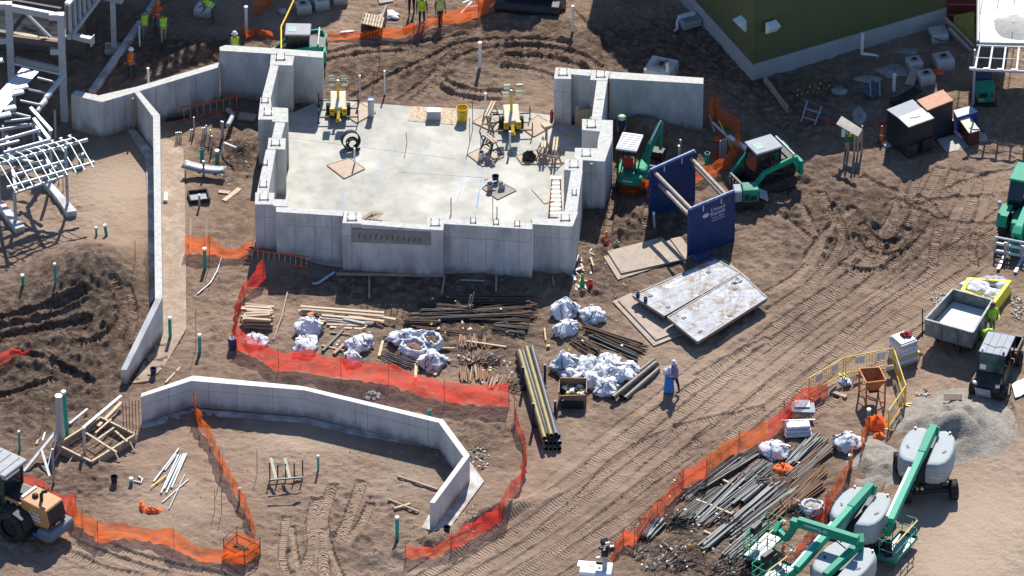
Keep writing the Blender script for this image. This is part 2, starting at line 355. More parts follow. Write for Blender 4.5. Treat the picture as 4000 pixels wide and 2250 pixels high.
# roughness of the soil (0 graded .. 1 churned), dampness and painted wall shade, pale dust
ROUGH = 0.58 + 0.6 * vnoise(XX, YY, 4.0, 1)
DAMP_SHADE = 0.25 + 0.9 * vnoise(XX, YY, 5.5, 2) + 0.5 * vnoise(XX, YY, 1.7, 3)
PALE = np.zeros_like(XX)
for (c, x, y, rx, ry, rot, dr, dd) in [
        ('t01', 700, 720, 3.0, 3.6, 0, .15, .9), ('t01', 350, 1000, 3.5, 2.0, 0, .9, 1.0), ('t01', 500, 1250, 3.8, 2.6, 0, 1.1, 1.0), ('t02', 350, 60, 3, 2, 0, .8, .9),
        ('t02', 250, 150, 2.2, 2.2, 0, 1.0, .6), ('t02', 650, 760, 2.5, 1.3, 0, .7, .3), ('t12', 1100, 1250, 3, 1.4, 0, .6, .2),
        ('t20', 950, 1150, 3.0, 2.6, 0, 1.0, .7), ('t21', 950, 250, 3.0, 2.5, 0, 1.0, .6), ('t30', 150, 1350, 3, 1.5, 0, .6, .25),
        ('t31', 500, 150, 5, 2.8, 0, .7, .55), ('t31', 800, 400, 3.4, 2.4, 0, .8, .6), ('t10', 1100, 550, 5.0, 2.4, 0, .6, .65), ('t11', 1050, 700, 6.5, 1.3, 0, .1, .9),  # strip along the front wall foot, and bar field below: shade painted in
        ('t20', 350, 350, 5, 3, 0, .6, .65), ('t20', 1300, 350, 5, 4, 0, .2, .6), ('t00', 900, 300, 5, 4, 0, .2, .6), ('t30', 800, 700, 7, 5, 0, .2, .5), ('t00', 1500, 430, 3, 1.6, .3, .8, .45), ('t01', 1700, 650, 2, 3, 0, .3, .0),
        ('t00', 1800, 1150, 1.3, 1.5, 0, 1.0, .5), ('t21', 600, 650, 2.0, 2.5, 0, .7, .35), ('t12', 600, 1000, 3.5, 2.6, 0, .8, .15),
        ('t12', 1750, 350, 2.2, 1.6, 0, .7, .25), ('t11', 1700, 1150, 3.5, 2.0, 0, .5, .35), ('t32', 1300, 380, 3, 2, 0, .2, .1), ('pr', 900, 850, 4.2, 3.2, .6, .5, .65), ('pr', 300, 1250, 2, 1.5, 0, .5, .6), ('rb', 1200, 450, 5, 1.5, 0, .4, .5)]:
    g = gauss(c, x, y, rx, ry, rot); ROUGH += dr * g; DAMP_SHADE += dd * g
for (c, x, y, rx, ry, a) in [('t32', 1750, 1100, 3.5, 7.0, 1.0), ('t32', 1300, 1350, 2.5, 3.0, .6), ('t00', 900, 1330, 2.6, 2.0, .8), ('t01', 800, 100, 2.5, 2.5, .7),
                             ('t12', 300, 420, 2.8, 1.6, .8), ('t12', 1150, 720, 1.8, 1.6, .6), ('t02', 1250, 900, 2.5, 2.5, .5), ('t02', 900, 1300, 3, 1.5, .4),
                             ('t10', 1700, 560, 1.6, 1.0, .4), ('t21', 1650, 1350, 3, 3, .35), ('t12', 1400, 1350, 3.0, 1.5, .3)]:
    g = gauss(c, x, y, rx, ry); PALE += a * g; ROUGH -= .35 * a * g
# heaps, berms and hollows
for (c, x, y, rx, ry, rot, h) in [
        ('t01', 690, 680, 2.5, 2.4, 0, 1.8), ('t01', 620, 850, 1.5, 1.3, 0, -.25), ('t01', 820, 1000, 1.0, 1.3, 0, .35), ('t01', 420, 1150, 2.5, .7, .1, .45),
        ('t01', 300, 1300, 2.2, .6, .15, .35), ('t02', 120, 250, 1.5, 1.6, 0, .45), ('t20', 1000, 1000, 1.5, .8, -.15, .85), ('t20', 1190, 1110, .8, .6, 0, .55),
        ('t20', 560, 1000, .01, .01, 0, 0), ('t00', 1560, 1080, .5, .7, 0, .45), ('t00', 1830, 1160, .6, 1.0, .4, .65), ('t12', 1800, 1010, 2.6, .45, .55, .55),
        ('t12', 1350, 1230, 1.6, .55, .3, .5), ('t12', 900, 1330, .9, .6, 0, .35), ('t12', 1750, 1020, 1.4, .5, .6, .25), ('t11', 250, 490, 1.6, .9, -.1, .45),
        ('t12', 870, 480, .7, .35, -.3, .28), ('t12', 600, 780, .6, .5, 0, .22), ('t31', 750, 230, 1.6, .8, .4, .18), ('t30', 380, 1230, 1.6, .5, .35, .3),
        ('t20', 400, 120, 1.6, 1.2, 0, .12), ('t00', 1450, 420, 1.8, .6, .35, .35), ('t02', 700, 620, 1.4, .6, .3, .3), ('t12', 1500, 60, 3.5, .5, -.25, .35),
        ('t12', 700, 20, 4.0, .45, -.2, .3), ('t21', 980, 190, .7, .6, 0, .35), ('t21', 860, 330, .9, .35, .2, .2)]:
    HH += h * gauss(c, x, y, rx, ry, rot)
# wheel and crawler tracks: (points, half width, depth, pitch of the cleats (0 = smooth), skew)
CLEAT = np.zeros_like(XX); PHASE = np.zeros_like(XX)
def track(pts, hw, depth, pitch=0.0, skew=0.0, rim=0.5, cle=1.0):
    acc = 0.0
    for a, b in zip(pts[:-1], pts[1:]):
        L = (b - a).length; d = (b - a) / L
        m = hw * 2.2
        xs = np.searchsorted(GX, [min(a.x, b.x) - m, max(a.x, b.x) + m]); ys = np.searchsorted(GY, [min(a.y, b.y) - m, max(a.y, b.y) + m])
        sl_ = (slice(ys[0], ys[1]), slice(xs[0], xs[1]))
        dx = XX[sl_] - a.x; dy = YY[sl_] - a.y
        t = dx * d.x + dy * d.y; s_ = -dx * d.y + dy * d.x
        ok = (t >= -0.02) & (t <= L + 0.02)
        u = np.abs(s_) / hw
        pr = np.where(u < 1, -depth * np.clip((1 - u) * 4, 0, 1), depth * rim * np.clip(1 - np.abs(u - 1.3) / 0.45, 0, 1))
        HH[sl_] += np.where(ok, pr, 0)
        if pitch:
            inn = ok & (u < 0.95)
            PHASE[sl_] = np.where(inn, (acc + t) / pitch + skew * np.abs(s_) / hw, PHASE[sl_])
            CLEAT[sl_] = np.where(inn, cle * np.clip((1 - u) * 3, 0, 1), CLEAT[sl_])
        else:
            CLEAT[sl_] = np.where(ok & (u < 0.95), 0, CLEAT[sl_]);
        ROUGH[sl_] = np.where(ok & (u < 1), np.minimum(ROUGH[sl_], 0.25), ROUGH[sl_])
        acc += L
def curve(c, pts, n=10):
    q = [V(c, *p) for p in pts]; out = []
    for i in range(len(q) - 1):
        p0, p1, p2, p3 = q[max(i - 1, 0)], q[i], q[i + 1], q[min(i + 2, len(q) - 1)]
        for k in range(n):
            t = k / n
            out.append(0.5 * ((2 * p1) + (-p0 + p2) * t + (2 * p0 - 5 * p1 + 4 * p2 - p3) * t * t + (-p0 + 3 * p1 - 3 * p2 + p3) * t ** 3))
    return out + [q[-1]]
def offs(pts, d):
    out = []
    for i, p in enumerate(pts):
        t = (pts[min(i + 1, len(pts) - 1)] - pts[max(i - 1, 0)]).normalized()
        out.append(p + Vector((-t.y, t.x, 0)) * (d + .16 * math.sin(i * .11 + d * 7) + .07 * math.sin(i * .37 + d * 3)))
    return out
HAUL = curve('o', [(1130, 1500), (1400, 1330), (1620, 1165), (1850, 985), (2060, 830), (2240, 700), (2350, 590), (2420, 430)])
HAUL2 = curve('o', [(1180, 1530), (1480, 1330), (1720, 1150), (1960, 965), (2160, 805), (2330, 690), (2450, 600), (2600, 480)])
for d_, hw, pit in [(1.15, .27, .17), (.45, .24, .16), (-.35, .30, 0), (-1.05, .27, .18), (-1.75, .24, 0), (1.85, .25, .17), (2.5, .2, 0)]:
    track(offs(HAUL, d_), hw, .05 if pit else .025, pit, .0, .3)
for d_, hw, pit in [(-.6, .26, .16), (-1.3, .22, .17), (-2.0, .25, 0), (-2.6, .2, .16), (.4, .2, .15)]:
    track(offs(HAUL2, d_), hw, .045 if pit else .025, pit, .0, .3)
for c, pts, hw, dp, pit, sk in [
        ('t31', [(1240, 560), (1260, 400), (1290, 250), (1240, 120), (1120, 30)], .26, .05, .17, 0),
        ('t31', [(1560, 560), (1540, 420), (1570, 300)], .22, .05, .17, 0),
        ('t31', [(20, 130), (200, 260), (330, 370)], .2, .05, .15, 0), ('t31', [(220, 60), (300, 200), (360, 330)], .2, .05, .15, 0),
        ('t31', [(400, 0), (480, 160), (560, 300), (580, 380)], .2, .05, .15, 0), ('t31', [(540, 540), (700, 590), (900, 570)], .22, .08, .13, 0),
        ('t31', [(950, 40), (1150, 150), (1400, 230), (1750, 250)], .22, .05, .16, 0), ('t31', [(1000, 130), (1300, 60), (1700, 30)], .2, .05, .15, 0),
        ('t31', [(280, 520), (420, 330), (650, 120)], .2, .05, 0, 0),
        ('t30', [(1350, 1430), (1600, 1340), (1932, 1270)], .22, .05, .16, 0), ('t30', [(700, 1330), (830, 1400), (980, 1449)], .2, .05, .14, 0),
        ('t12', [(330, 1449), (430, 1250), (420, 1050), (460, 870)], .28, .06, .17, 1.2), ('t12', [(520, 1449), (500, 1200), (510, 980), (580, 780)], .28, .06, .17, 1.2),
        ('t12', [(620, 1180), (700, 1020), (760, 850), (800, 730)], .27, .06, .17, 1.2), ('t12', [(700, 1180), (800, 1050), (870, 900)], .22, .05, .16, 1.2),
        ('t12', [(340, 1470), (290, 1250), (270, 1080)], .15, .06, 0, 0), ('t12', [(650, 1470), (560, 1250), (530, 1080)], .15, .06, 0, 0), ('t12', [(240, 1449), (200, 1300), (230, 1000)], .2, .05, .16, 0),
        ('t02', [(470, 1250), (800, 1400), (1100, 1449)], .25, .05, .16, 0), ('t02', [(560, 1200), (900, 1330), (1250, 1440)], .25, .05, .16, 0), ('t02', [(760, 1190), (1000, 1290), (1300, 1370), (1700, 1449)], .25, .06, .16, 0),
        ('t01', [(-40, 965), (200, 930), (450, 890), (650, 850)], .3, .14, .15, 0), ('t01', [(-40, 1110), (200, 1070), (450, 1030), (700, 1010)], .33, .19, .15, 0), ('t01', [(-40, 1030), (300, 985), (600, 920)], .2, .08, 0, 0),
        ('t01', [(850, 780), (940, 900), (900, 1050), (760, 1150), (560, 1180)], .25, .12, .14, 0), ('t01', [(960, 800), (1010, 950), (960, 1150)], .22, .1, .14, 0),
        ('t01', [(100, 1230), (420, 1330), (700, 1440)], .25, .12, .15, 0), ('t02', [(-20, 120), (200, 60), (420, -40)], .25, .12, .15, 0),
        ('t10', [(720, 745), (900, 640), (1150, 520), (1400, 400), (1560, 330), (1932, 290)], .22, .07, 0, 0), ('t10', [(1060, 770), (1300, 600), (1450, 430), (1520, 360)], .2, .07, .14, 0),
        ('t10', [(1180, 760), (1330, 640), (1480, 470), (1700, 380), (1932, 350)], .2, .06, .14, 0), ('t10', [(1400, 470), (1380, 560), (1460, 640), (1650, 690), (1932, 700)], .25, .08, .14, 0),
        ('t10', [(1330, 600), (1420, 690), (1600, 740), (1850, 760)], .2, .1, 0, 0), ('t10', [(470, 430), (800, 350), (1200, 330), (1600, 260)], .2, .07, .15, 0), ('t10', [(470, 480), (800, 410), (1150, 390)], .2, .07, .15, 0),
        ('t20', [(-60, 350), (250, 360), (520, 420), (660, 520)], .25, .1, .14, 0), ('t20', [(-60, 420), (220, 430), (450, 480), (560, 540)], .22, .1, .14, 0), ('t20', [(-60, 500), (200, 540), (320, 600)], .2, .08, 0, 0), ('t20', [(-60, 300), (200, 300), (450, 330)], .2, .07, 0, 0),
        ('t20', [(400, 60), (480, 150), (560, 220)], .35, .05, .16, 0), ('t20', [(900, 330), (1300, 520), (1600, 700), (1900, 900)], .25, .05, .16, 0), ('t20', [(1250, 250), (1500, 420), (1800, 640), (1932, 760)], .22, .05, .16, 0),
        ('t21', [(720, 330), (740, 200), (770, 60), (800, -60)], .22, .1, .14, 0), ('t21', [(1000, 280), (1030, 100), (1040, 0)], .22, .1, .14, 0),
        ('t32', [(880, 860), (930, 760), (1010, 640)], .26, .05, .12, 0), ('t32', [(1420, 560), (1700, 420), (1830, 260), (1800, 130)], .22, .04, .14, 0),
        ('t22', [(560, 1449), (800, 1250), (1000, 1010)], .2, .04, .15, 0), ('t22', [(100, 1200), (500, 860), (800, 560), (1250, 330), (1900, 180), ('t31', 500, 900)][:5], .22, .05, .16, 0),
        ('t31', [(0, 900), (300, 700), (500, 480), (560, 300), (480, 100)], .22, .05, .16, 0), ('t31', [(0, 760), (200, 640), (350, 500), (420, 330)], .22, .05, 0, 0), ('t21', [(1400, 1400), (1650, 1250), (1932, 1100)], .22, .05, .16, 0),
        ('t31', [(700, 250), (780, 330), (900, 380), (1030, 350), (1060, 260)], .22, .09, .13, 0), ('t31', [(650, 330), (720, 420), (860, 470), (1000, 450)], .2, .08, .13, 0)]:
    track(curve(c, pts, 6), hw, dp, pit, sk)
ROUGH = np.clip(ROUGH, 0.06, 1.6) * inside; DAMP_SHADE = np.clip(DAMP_SHADE, 0, 1); PALE = np.clip(PALE, 0, 1)
for wl, amp, sd in [(2.6, .10, 21), (1.1, .10, 22), (.55, .11, 23), (.30, .11, 24), (.18, .08, 25)]:
    nz = vnoise(XX, YY, wl, sd)
    if wl < 1: nz = np.where(nz > 0, nz * 1.5, nz * 0.7)
    HH += amp * nz * ROUGH
clod = vnoise(XX, YY, .24, 31) + .5 * vnoise(XX, YY, .5, 32)
HH += np.clip(clod - .34, 0, 1) * .55 * np.clip(ROUGH - .35, 0, 1)
# dished flat where slabs, plates and machines sit
def level(poly, z=-0.03, feather=0.5):
    xs = [p.x for p in poly]; ys = [p.y for p in poly]; n = len(poly)
    D = np.full(XX.shape, 1e9); ins = np.zeros(XX.shape, bool)
    for i in range(n):
        a, b = poly[i], poly[(i + 1) % n]
        ex, ey = b.x - a.x, b.y - a.y; L2 = ex * ex + ey * ey + 1e-9
        t = np.clip(((XX - a.x) * ex + (YY - a.y) * ey) / L2, 0, 1)
        D = np.minimum(D, np.hypot(XX - a.x - t * ex, YY - a.y - t * ey))
        c = ((a.y > YY) != (b.y > YY)) & (XX < (b.x - a.x) * (YY - a.y) / (b.y - a.y + 1e-12) + a.x)
        ins ^= c
    k = np.where(ins, 1.0, np.clip(1 - D / feather, 0, 1)); k = k * k * (3 - 2 * k)
    global HH
    HH = HH * (1 - k) + z * k
def lev(c, pts, z=-0.03, feather=0.4): level([V(c, *p) for p in pts], z, feather)
H = 2.75
SLAB = [V('t10', 170, 505, H), V('t10', 285, 500, H), V('t10', 505, 748, .1), V('t10', 1140, 800, .1), V('t20', 0, 835, .1), V('t20', 318, 872, .1), V('t20', 448, 598, H), V('t20', 640, 600, H),
        V('t20', 600, 900, H), V('t20', 540, 980, H), V('t20', 470, 1150, H), V('t20', 445, 1285, H), V('t21', 400, 180, H), V('t21', 110, 215, H), V('t11', 1290, 262, H), V('t11', 760, 228, H),
        V('t11', 150, 130, H), V('t11', 60, 70, H), V('t10', 110, 1128, H), V('t10', 172, 1040, H), V('t10', 172, 930, H), V('t10', 90, 860, H), V('t10', 80, 735, H)]
level(SLAB, -.05, .25)
lev('t00', [(1215, 1105), (1380, 1110), (1395, 1449), (1160, 1449)], -.03, .2); lev('t01', [(1130, 0), (1400, 0), (1405, 1040), (1230, 1110), (1130, 800)], -.03, .2)
lev('t00', [(540, 1000), (1000, 990), (1150, 1180), (1100, 1449), (560, 1449)], -.02, .5)
lev('t12', [(0, 240), (365, 255), (1380, 480), (1480, 640), (1400, 740), (900, 560), (300, 420)], -.02, .6); lev('t12', [(1613, 590), (1720, 740), (1470, 1075), (1300, 1110), (1300, 1000)], -.03, .2)
lev('t21', [(690, 480), (1275, 335), (1370, 480), (800, 660)], -.02, .3); lev('t21', [(760, 830), (920, 760), (1560, 520), (1932, 800), (1400, 1140), (1070, 1160)], -.02, .3)
lev('t30', [(890, 1100), (1400, 930), (1660, 1040), (1150, 1160)], -.02, .4)
lev('t31', [(890, 1200), (1160, 1200), (1160, 1330), (890, 1330)], 0, .3); lev('t31', [(1170, 1150), (1560, 1220), (1640, 900), (1330, 860)], 0, .5); lev('t31', [(1500, 1449), (1800, 1449), (1900, 1100), (1600, 1100)], 0, .5)
lev('t32', [(930, 1000), (1400, 1000), (1420, 600), (960, 600)], 0, .6); lev('t22', [(60, 620), (380, 620), (300, 0), (0, 0)], 0, .3); lev('t22', [(330, 220), (560, 220), (560, 0), (330, 0)], 0, .3)
lev('t02', [(420, 600), (1030, 600), (1030, 330), (420, 330)], -.02, .3)
def gz(x, y):
    i = int(np.clip(np.searchsorted(GX, x) - 1, 0, len(GX) - 2)); j = int(np.clip(np.searchsorted(GY, y) - 1, 0, len(GY) - 2))
    return float(HH[j, i])
def G(c, x, y):
    """point on the actual ground surface seen at a photo station"""
    z = 0.0
    for _ in range(4):
        q = V(c, x, y, z); z = gz(q.x, q.y)
    return Vector((q.x, q.y, z))
def make_ground():
    ny, nx = XX.shape
    me = bpy.data.meshes.new('ground')
    co = np.stack([XX, YY, HH], -1).reshape(-1, 3).astype(np.float32)
    me.vertices.add(nx * ny); me.vertices.foreach_set('co', co.ravel())
    i = np.arange(ny - 1)[:, None] * nx + np.arange(nx - 1)[None, :]
    q = np.stack([i, i + 1, i + nx + 1, i + nx], -1).reshape(-1, 4)
    nq = len(q); me.loops.add(nq * 4); me.polygons.add(nq)
    me.loops.foreach_set('vertex_index', q.ravel().astype(np.int32))
    me.polygons.foreach_set('loop_start', np.arange(0, nq * 4, 4, dtype=np.int32)); me.polygons.foreach_set('loop_total', np.full(nq, 4, np.int32))
    me.update(calc_edges=True)
    me.polygons.foreach_set('use_smooth', np.ones(nq, bool))
    for nm, A in [('cleat', CLEAT), ('phase', PHASE), ('damp_shade', DAMP_SHADE), ('pale', PALE), ('rough', ROUGH)]:
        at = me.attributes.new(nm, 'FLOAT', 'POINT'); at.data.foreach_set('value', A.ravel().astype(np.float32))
    m = bpy.data.materials.new('site_soil'); m.use_nodes = True
    n = m.node_tree.nodes; l = m.node_tree.links; b = n['Principled BSDF']
    b.inputs['Roughness'].default_value = 0.95; b.inputs['Specular IOR Level'].default_value = 0.15
    def att(nm): a = n.new('ShaderNodeAttribute'); a.attribute_name = nm; return a.outputs['Fac']
    def math_(op, a, c=None, clamp=False):
        k = n.new('ShaderNodeMath'); k.operation = op; k.use_clamp = clamp
        for idx, val in ((0, a), (1, c)):
            if val is None: continue
            if isinstance(val, (int, float)): k.inputs[idx].default_value = val
            else: l.new(val, k.inputs[idx])
        return k.outputs[0]
    tc = n.new('ShaderNodeTexCoord')
    def nz(s, det=6, ro=.65):
        k = n.new('ShaderNodeTexNoise'); k.inputs['Scale'].default_value = s; k.inputs['Detail'].default_value = det; k.inputs['Roughness'].default_value = ro
        l.new(tc.outputs['Object'], k.inputs['Vector']); return k.outputs['Fac']
    def mixc(f, a, c, mode='MIX'):
        k = n.new('ShaderNodeMix'); k.data_type = 'RGBA'; k.blend_type = mode
        if isinstance(f, float): k.inputs[0].default_value = f
        else: l.new(f, k.inputs[0])
        for idx, val in ((6, a), (7, c)):
            if isinstance(val, tuple): k.inputs[idx].default_value = (*val, 1)
            else: l.new(val, k.inputs[idx])
        return k.outputs[2]
    def ramp(f, p0, p1):
        k = n.new('ShaderNodeMapRange'); k.interpolation_type = 'SMOOTHSTEP'; l.new(f, k.inputs['Value'])
        k.inputs['From Min'].default_value = p0; k.inputs['From Max'].default_value = p1; return k.outputs['Result']
    c = mixc(ramp(nz(.9), .35, .68), (0.248, 0.170, 0.120), (0.330, 0.235, 0.172))
    c = mixc(math_('MULTIPLY', att('damp_shade'), ramp(nz(2.2, 5, .75), .25, .62)), c, (0.088, 0.058, 0.041))
    c = mixc(math_('MULTIPLY', att('pale'), .85), c, (0.40, 0.305, 0.227))
    c = mixc(math_('MULTIPLY', ramp(nz(9, 3, .7), .56, .74), .5), c, (0.12, 0.082, 0.06))
    c = mixc(math_('MULTIPLY', ramp(nz(26, 1, .6), .66, .76), .55), c, (0.42, 0.36, 0.30))
    l.new(c, b.inputs['Base Color'])
    # fine relief: grains, crumbs, and the cleat prints of the crawlers
    ph = n.new('ShaderNodeMath'); ph.operation = 'MULTIPLY'; ph.inputs[1].default_value = 2 * math.pi
    jit = math_('MULTIPLY', nz(3.5, 1), 0.55)
    l.new(math_('ADD', att('phase'), jit), ph.inputs[0])
    sn = n.new('ShaderNodeMath'); sn.operation = 'SINE'; l.new(ph.outputs[0], sn.inputs[0])
    sharp = math_('POWER', math_('ADD', math_('MULTIPLY', sn.outputs[0], .5), .5), 2.0)
    worn = ramp(nz(.9, 3), .36, .56)
    hc = math_('MULTIPLY', math_('MULTIPLY', sharp, math_('MULTIPLY', att('cleat'), worn)), .05)
    rg = math_('ADD', math_('MULTIPLY', att('rough'), .7), .12)
    hn = math_('MULTIPLY', math_('ADD', math_('MULTIPLY', nz(4.2, 5, .72), .26), math_('MULTIPLY', nz(17, 2, .7), .03)), rg)
    bp = n.new('ShaderNodeBump'); bp.inputs['Strength'].default_value = 1.0; bp.inputs['Distance'].default_value = 1.0
    l.new(math_('ADD', hc, hn), bp.inputs['Height']); l.new(bp.outputs['Normal'], b.inputs['Normal'])
    me.materials.append(m)
    o = link('ground', me); o['kind'] = 'structure'; o['label'] = 'brown churned soil of the building site with tyre tracks'
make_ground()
# ===== slabs and footings on the ground
def sheet(name, poly, z0, z1, m, label=None):
    mb = MB().prism(poly, z0, z1); a = np.array(mb.v); off = (a[:, 0].mean(), a[:, 1].mean(), z0)
    o = link(name, mb.mesh(name, m, off)); o.location = off; o['kind'] = 'structure'
    if label: o['label'] = label
    return o
slab = sheet('floor_slab', SLAB, -.25, .10, M_SLAB, 'pale smooth concrete floor slab inside the unfinished walls')
def strip_poly(c, pts, z=0): return [V(c, *p, z) for p in pts]
ftg = [V('t00', 1160, 1000), V('t00', 1330, 1085), V('t00', 1385, 1130), V('t00', 1395, 1449), V('t01', 1403, 600), V('t01', 1405, 1040), V('t01', 1235, 1330), V('t01', 1120, 1430), V('t01', 1000, 1449), V('t01', 1200, 1090)]
sheet('concrete_footing', ftg, -.2, .05, M_SANDY, 'sandy concrete footing strip along the spine wall')
sheet('concrete_footing', [V('t00', 965, 990), V('t00', 1015, 975), V('t00', 1160, 1150), V('t01', 1172, 800), V('t01', 1130, 860), V('t01', 1112, 0), V('t00', 1095, 1185)], -.2, .07, M_CONC, 'narrow grey footing at the shaded foot of the spine wall')
sheet('concrete_footing', [V('t12', 1380, 470), V('t12', 1600, 570), V('t12', 1720, 740), V('t12', 1470, 1080), V('t12', 1390, 1125), V('t12', 1250, 1090), V('t12', 1300, 1000), V('t12', 1560, 700)], -.2, .05, M_CONC2, 'pale footing slab around the end of the low curved wall')
sheet('concrete_footing', [V('t02', 1060, 300), V('t02', 1440, 190), V('t12', 0, 230), V('t12', 365, 255), V('t12', 1385, 490), V('t12', 1300, 470), V('t12', 800, 395), V('t12', 330, 290), V('t02', 1480, 235), V('t02', 1070, 340)], -.2, .04, M_CONC, 'thin footing edge along the shaded inner face of the low curved wall')
# chalk and snap lines on the slab
mc = mat('blue_chalk', (0.20, 0.32, 0.62), .9, 0, .4, 8)
for c, a, b, wd in [('sr', (165, 925), (110, 1320), .035), ('sr', (0, 1022), (150, 1035), .03), ('t10', (1610, 1080), (1540, 1449), .015), ('t10', (1000, 1030), (905, 1449), .012),
                    ('t11', (660, 0), (635, 130), .03), ('t11', (1680, 0), (1650, 200), .02), ('t11', (1540, 0), (1500, 110), .02), ('t20', (385, 950), (370, 1020), .04), ('t21', (235, 120), (215, 205), .03), ('t10', (1320, 960), (1230, 1449), .01)]:
    p, q = V(c, *a, .104), V(c, *b, .104)
    mb = MB().bar(p, q, wd, .003); W('chalk_line', mb, mc, slab)
mj = mat('slab_joint', (0.28, 0.28, 0.26), .9)
for c, a, b in [('t10', (250, 1040), (1500, 1200)), ('t10', (820, 1170), (800, 1449)), ('t11', (800, 0), (790, 120)), ('t10', (1090, 1300), (1800, 1345))]:
    p, q = V(c, *a, .104), V(c, *b, .104); W('slab_joint', MB().bar(p, q, .012, .003), mj, slab)
# ===== concrete walls
def walls(T, name, polys, z0, h, m=M_CONC, top=True):
    for i, (c, pts) in enumerate(polys):
        pl = [V(*(p if isinstance(p[0], str) else (c, *p)), h) for p in pts]
        zt = h + .004 * (i % 5)
        o = W(name, MB().prism(pl, z0, zt), m, T, .012)
        if top:
            cx = sum(p.x for p in pl) / len(pl); cy = sum(p.y for p in pl) / len(pl)
            q = [(cx + (p.x - cx) * .985, cy + (p.y - cy) * .985) for p in pl]
            W('top_face', MB().prism(q, zt - .01, zt + .005), M_CTOP, o)
SH = thing('concrete_building_shell', 'grey cast concrete walls of the roofless building around the pale slab', 'building', V('t11', 950, 250, H) - Vector((0, 0, H)))
walls(SH, 'wall_section', [
    ('f', [(859, 198), (1058, 210), (1261, 226), (1264, 202), (1000, 184), (880, 176), (857, 184)]),
    ('t10', [(112, 412), (290, 425), (275, 495), (105, 490)]), ('t10', [(108, 490), (170, 497), (112, 740), (45, 735)]),
    ('t10', [(35, 735), (112, 740), (125, 905), (15, 905)]), ('t10', [(122, 810), (243, 818), (243, 925), (122, 920)]),
    ('t10', [(145, 922), (222, 925), (190, 1042), (120, 1040)]), ('t10', [(95, 1040), (225, 1045), (222, 1130), (85, 1125)]),
    ('t10', [(75, 1128), (150, 1130), ('t11', 92, 10), ('t11', 5, 10)]), ('t11', [(-6, 5), (140, 8), (130, 97), (-8, 95)]), ('t11', [(130, 55), (236, 60), (235, 112), (130, 108)]),
    ('t11', [(150, 112), (662, 142), (655, 182), (150, 150)]), ('t11', [(665, 142), (800, 152), (798, 240), (652, 236)]), ('t11', [(795, 210), (1300, 250), (1300, 286), (795, 246)]),
    ('t11', [(1290, 180), (1425, 185), (1412, 292), (1285, 285)]), ('t11', [(1422, 205), (2085, 240), (2085, 284), (1416, 243)]), ('t21', [(145, 198), (362, 205), (455, 262), (158, 243)]),
    ('t21', [(352, 145), (500, 150), (458, 262), (345, 215)]), ('t20', [(445, 1285), (533, 1285), ('t21', 492, 150), ('t21', 395, 150)]), ('t20', [(400, 1200), (535, 1205), (530, 1290), (392, 1285)]),
    ('t20', [(475, 1118), (645, 1122), (650, 1052), (757, 1055), (700, 1222), (535, 1212), (470, 1200)]), ('t20', [(528, 897), (762, 907), (757, 1055), (650, 1052), (665, 992), (528, 980)]),
    ('t20', [(640, 600), (722, 605), (675, 905), (600, 900)]), ('t20', [(330, 508), (440, 515), (448, 598), (316, 595)]), ('t20', [(440, 520), (600, 530), (590, 575), (446, 562)]),
    ('t20', [(600, 528), (742, 540), (720, 612), (590, 605)]), ('t20', [(742, 540), (1447, 588), (1443, 634), (732, 592)])], -.3, H)
# recessed formwork panel with protruding dowels, front wall
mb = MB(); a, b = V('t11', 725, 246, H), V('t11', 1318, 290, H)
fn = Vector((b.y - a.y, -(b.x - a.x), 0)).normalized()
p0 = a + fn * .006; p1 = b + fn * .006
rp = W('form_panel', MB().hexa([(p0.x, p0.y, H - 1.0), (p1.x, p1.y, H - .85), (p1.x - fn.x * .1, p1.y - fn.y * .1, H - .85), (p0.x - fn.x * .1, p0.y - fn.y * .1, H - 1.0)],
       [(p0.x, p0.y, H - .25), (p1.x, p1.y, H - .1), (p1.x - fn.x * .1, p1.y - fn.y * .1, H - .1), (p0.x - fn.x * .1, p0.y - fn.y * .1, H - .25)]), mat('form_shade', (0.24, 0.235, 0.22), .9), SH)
for k in range(12):
    q = a.lerp(b, .1 + .07 * k); z = H - .55
    W('dowel', MB().tube((q.x, q.y, z + .1), (q.x + fn.x * .16 - .03, q.y + fn.y * .16, z - .12), .014, 5), M_DARK, SH)
# anchor plates with bolts on the wall heads
plates = [('t10', 185, 435, .5, .42), ('t10', 68, 765, .4, .25), ('t10', 90, 850, .45, .5), ('t10', 148, 1085, .5, .3), ('t10', 70, 1235, .25, .25), ('t10', 55, 1395, .4, .4), ('t11', 60, 45, .5, .35), ('t11', 725, 195, .5, .45), ('t11', 1352, 235, .5, .45),
          ('t11', 1640, 222, .3, .3), ('t11', 1812, 232, .3, .3), ('t21', 402, 200, .5, .35), ('t20', 385, 550, .5, .45), ('t20', 668, 565, .5, .45), ('t20', 598, 940, .5, .5), ('t20', 560, 1160, .5, .45), ('t20', 468, 1245, .5, .45), ('t21', 40, 245, .3, .3), ('t21', 470, 10, .25, .3)]
mpl = mat('anchor_plate', (0.40, 0.40, 0.39), .7, .2, .3, 9)
for c, x, y, sx, sy in plates:
    q = V(c, x, y, H)
    o = W('anchor_plate', MB().obox((q.x, q.y, H + .035), (sx, sy, .03), .06), mpl, SH)
    W('grout_edge', MB().bar((q.x - sx / 2, q.y - sy / 2 - .035, H + .025), (q.x + sx / 2, q.y - sy / 2 - .035, H + .025), .05, .02), M_DARK, o)
    for dx in (-.38, .38):
        for dy in (-.38, .38):
            W('anchor_bolt', MB().tube((q.x + dx * sx, q.y + dy * sy, H + .04), (q.x + dx * sx, q.y + dy * sy, H + .16), .022, 6), M_DARK, o)
mgp = mat('green_marking_paint', (0.25, 0.85, 0.25), .8)
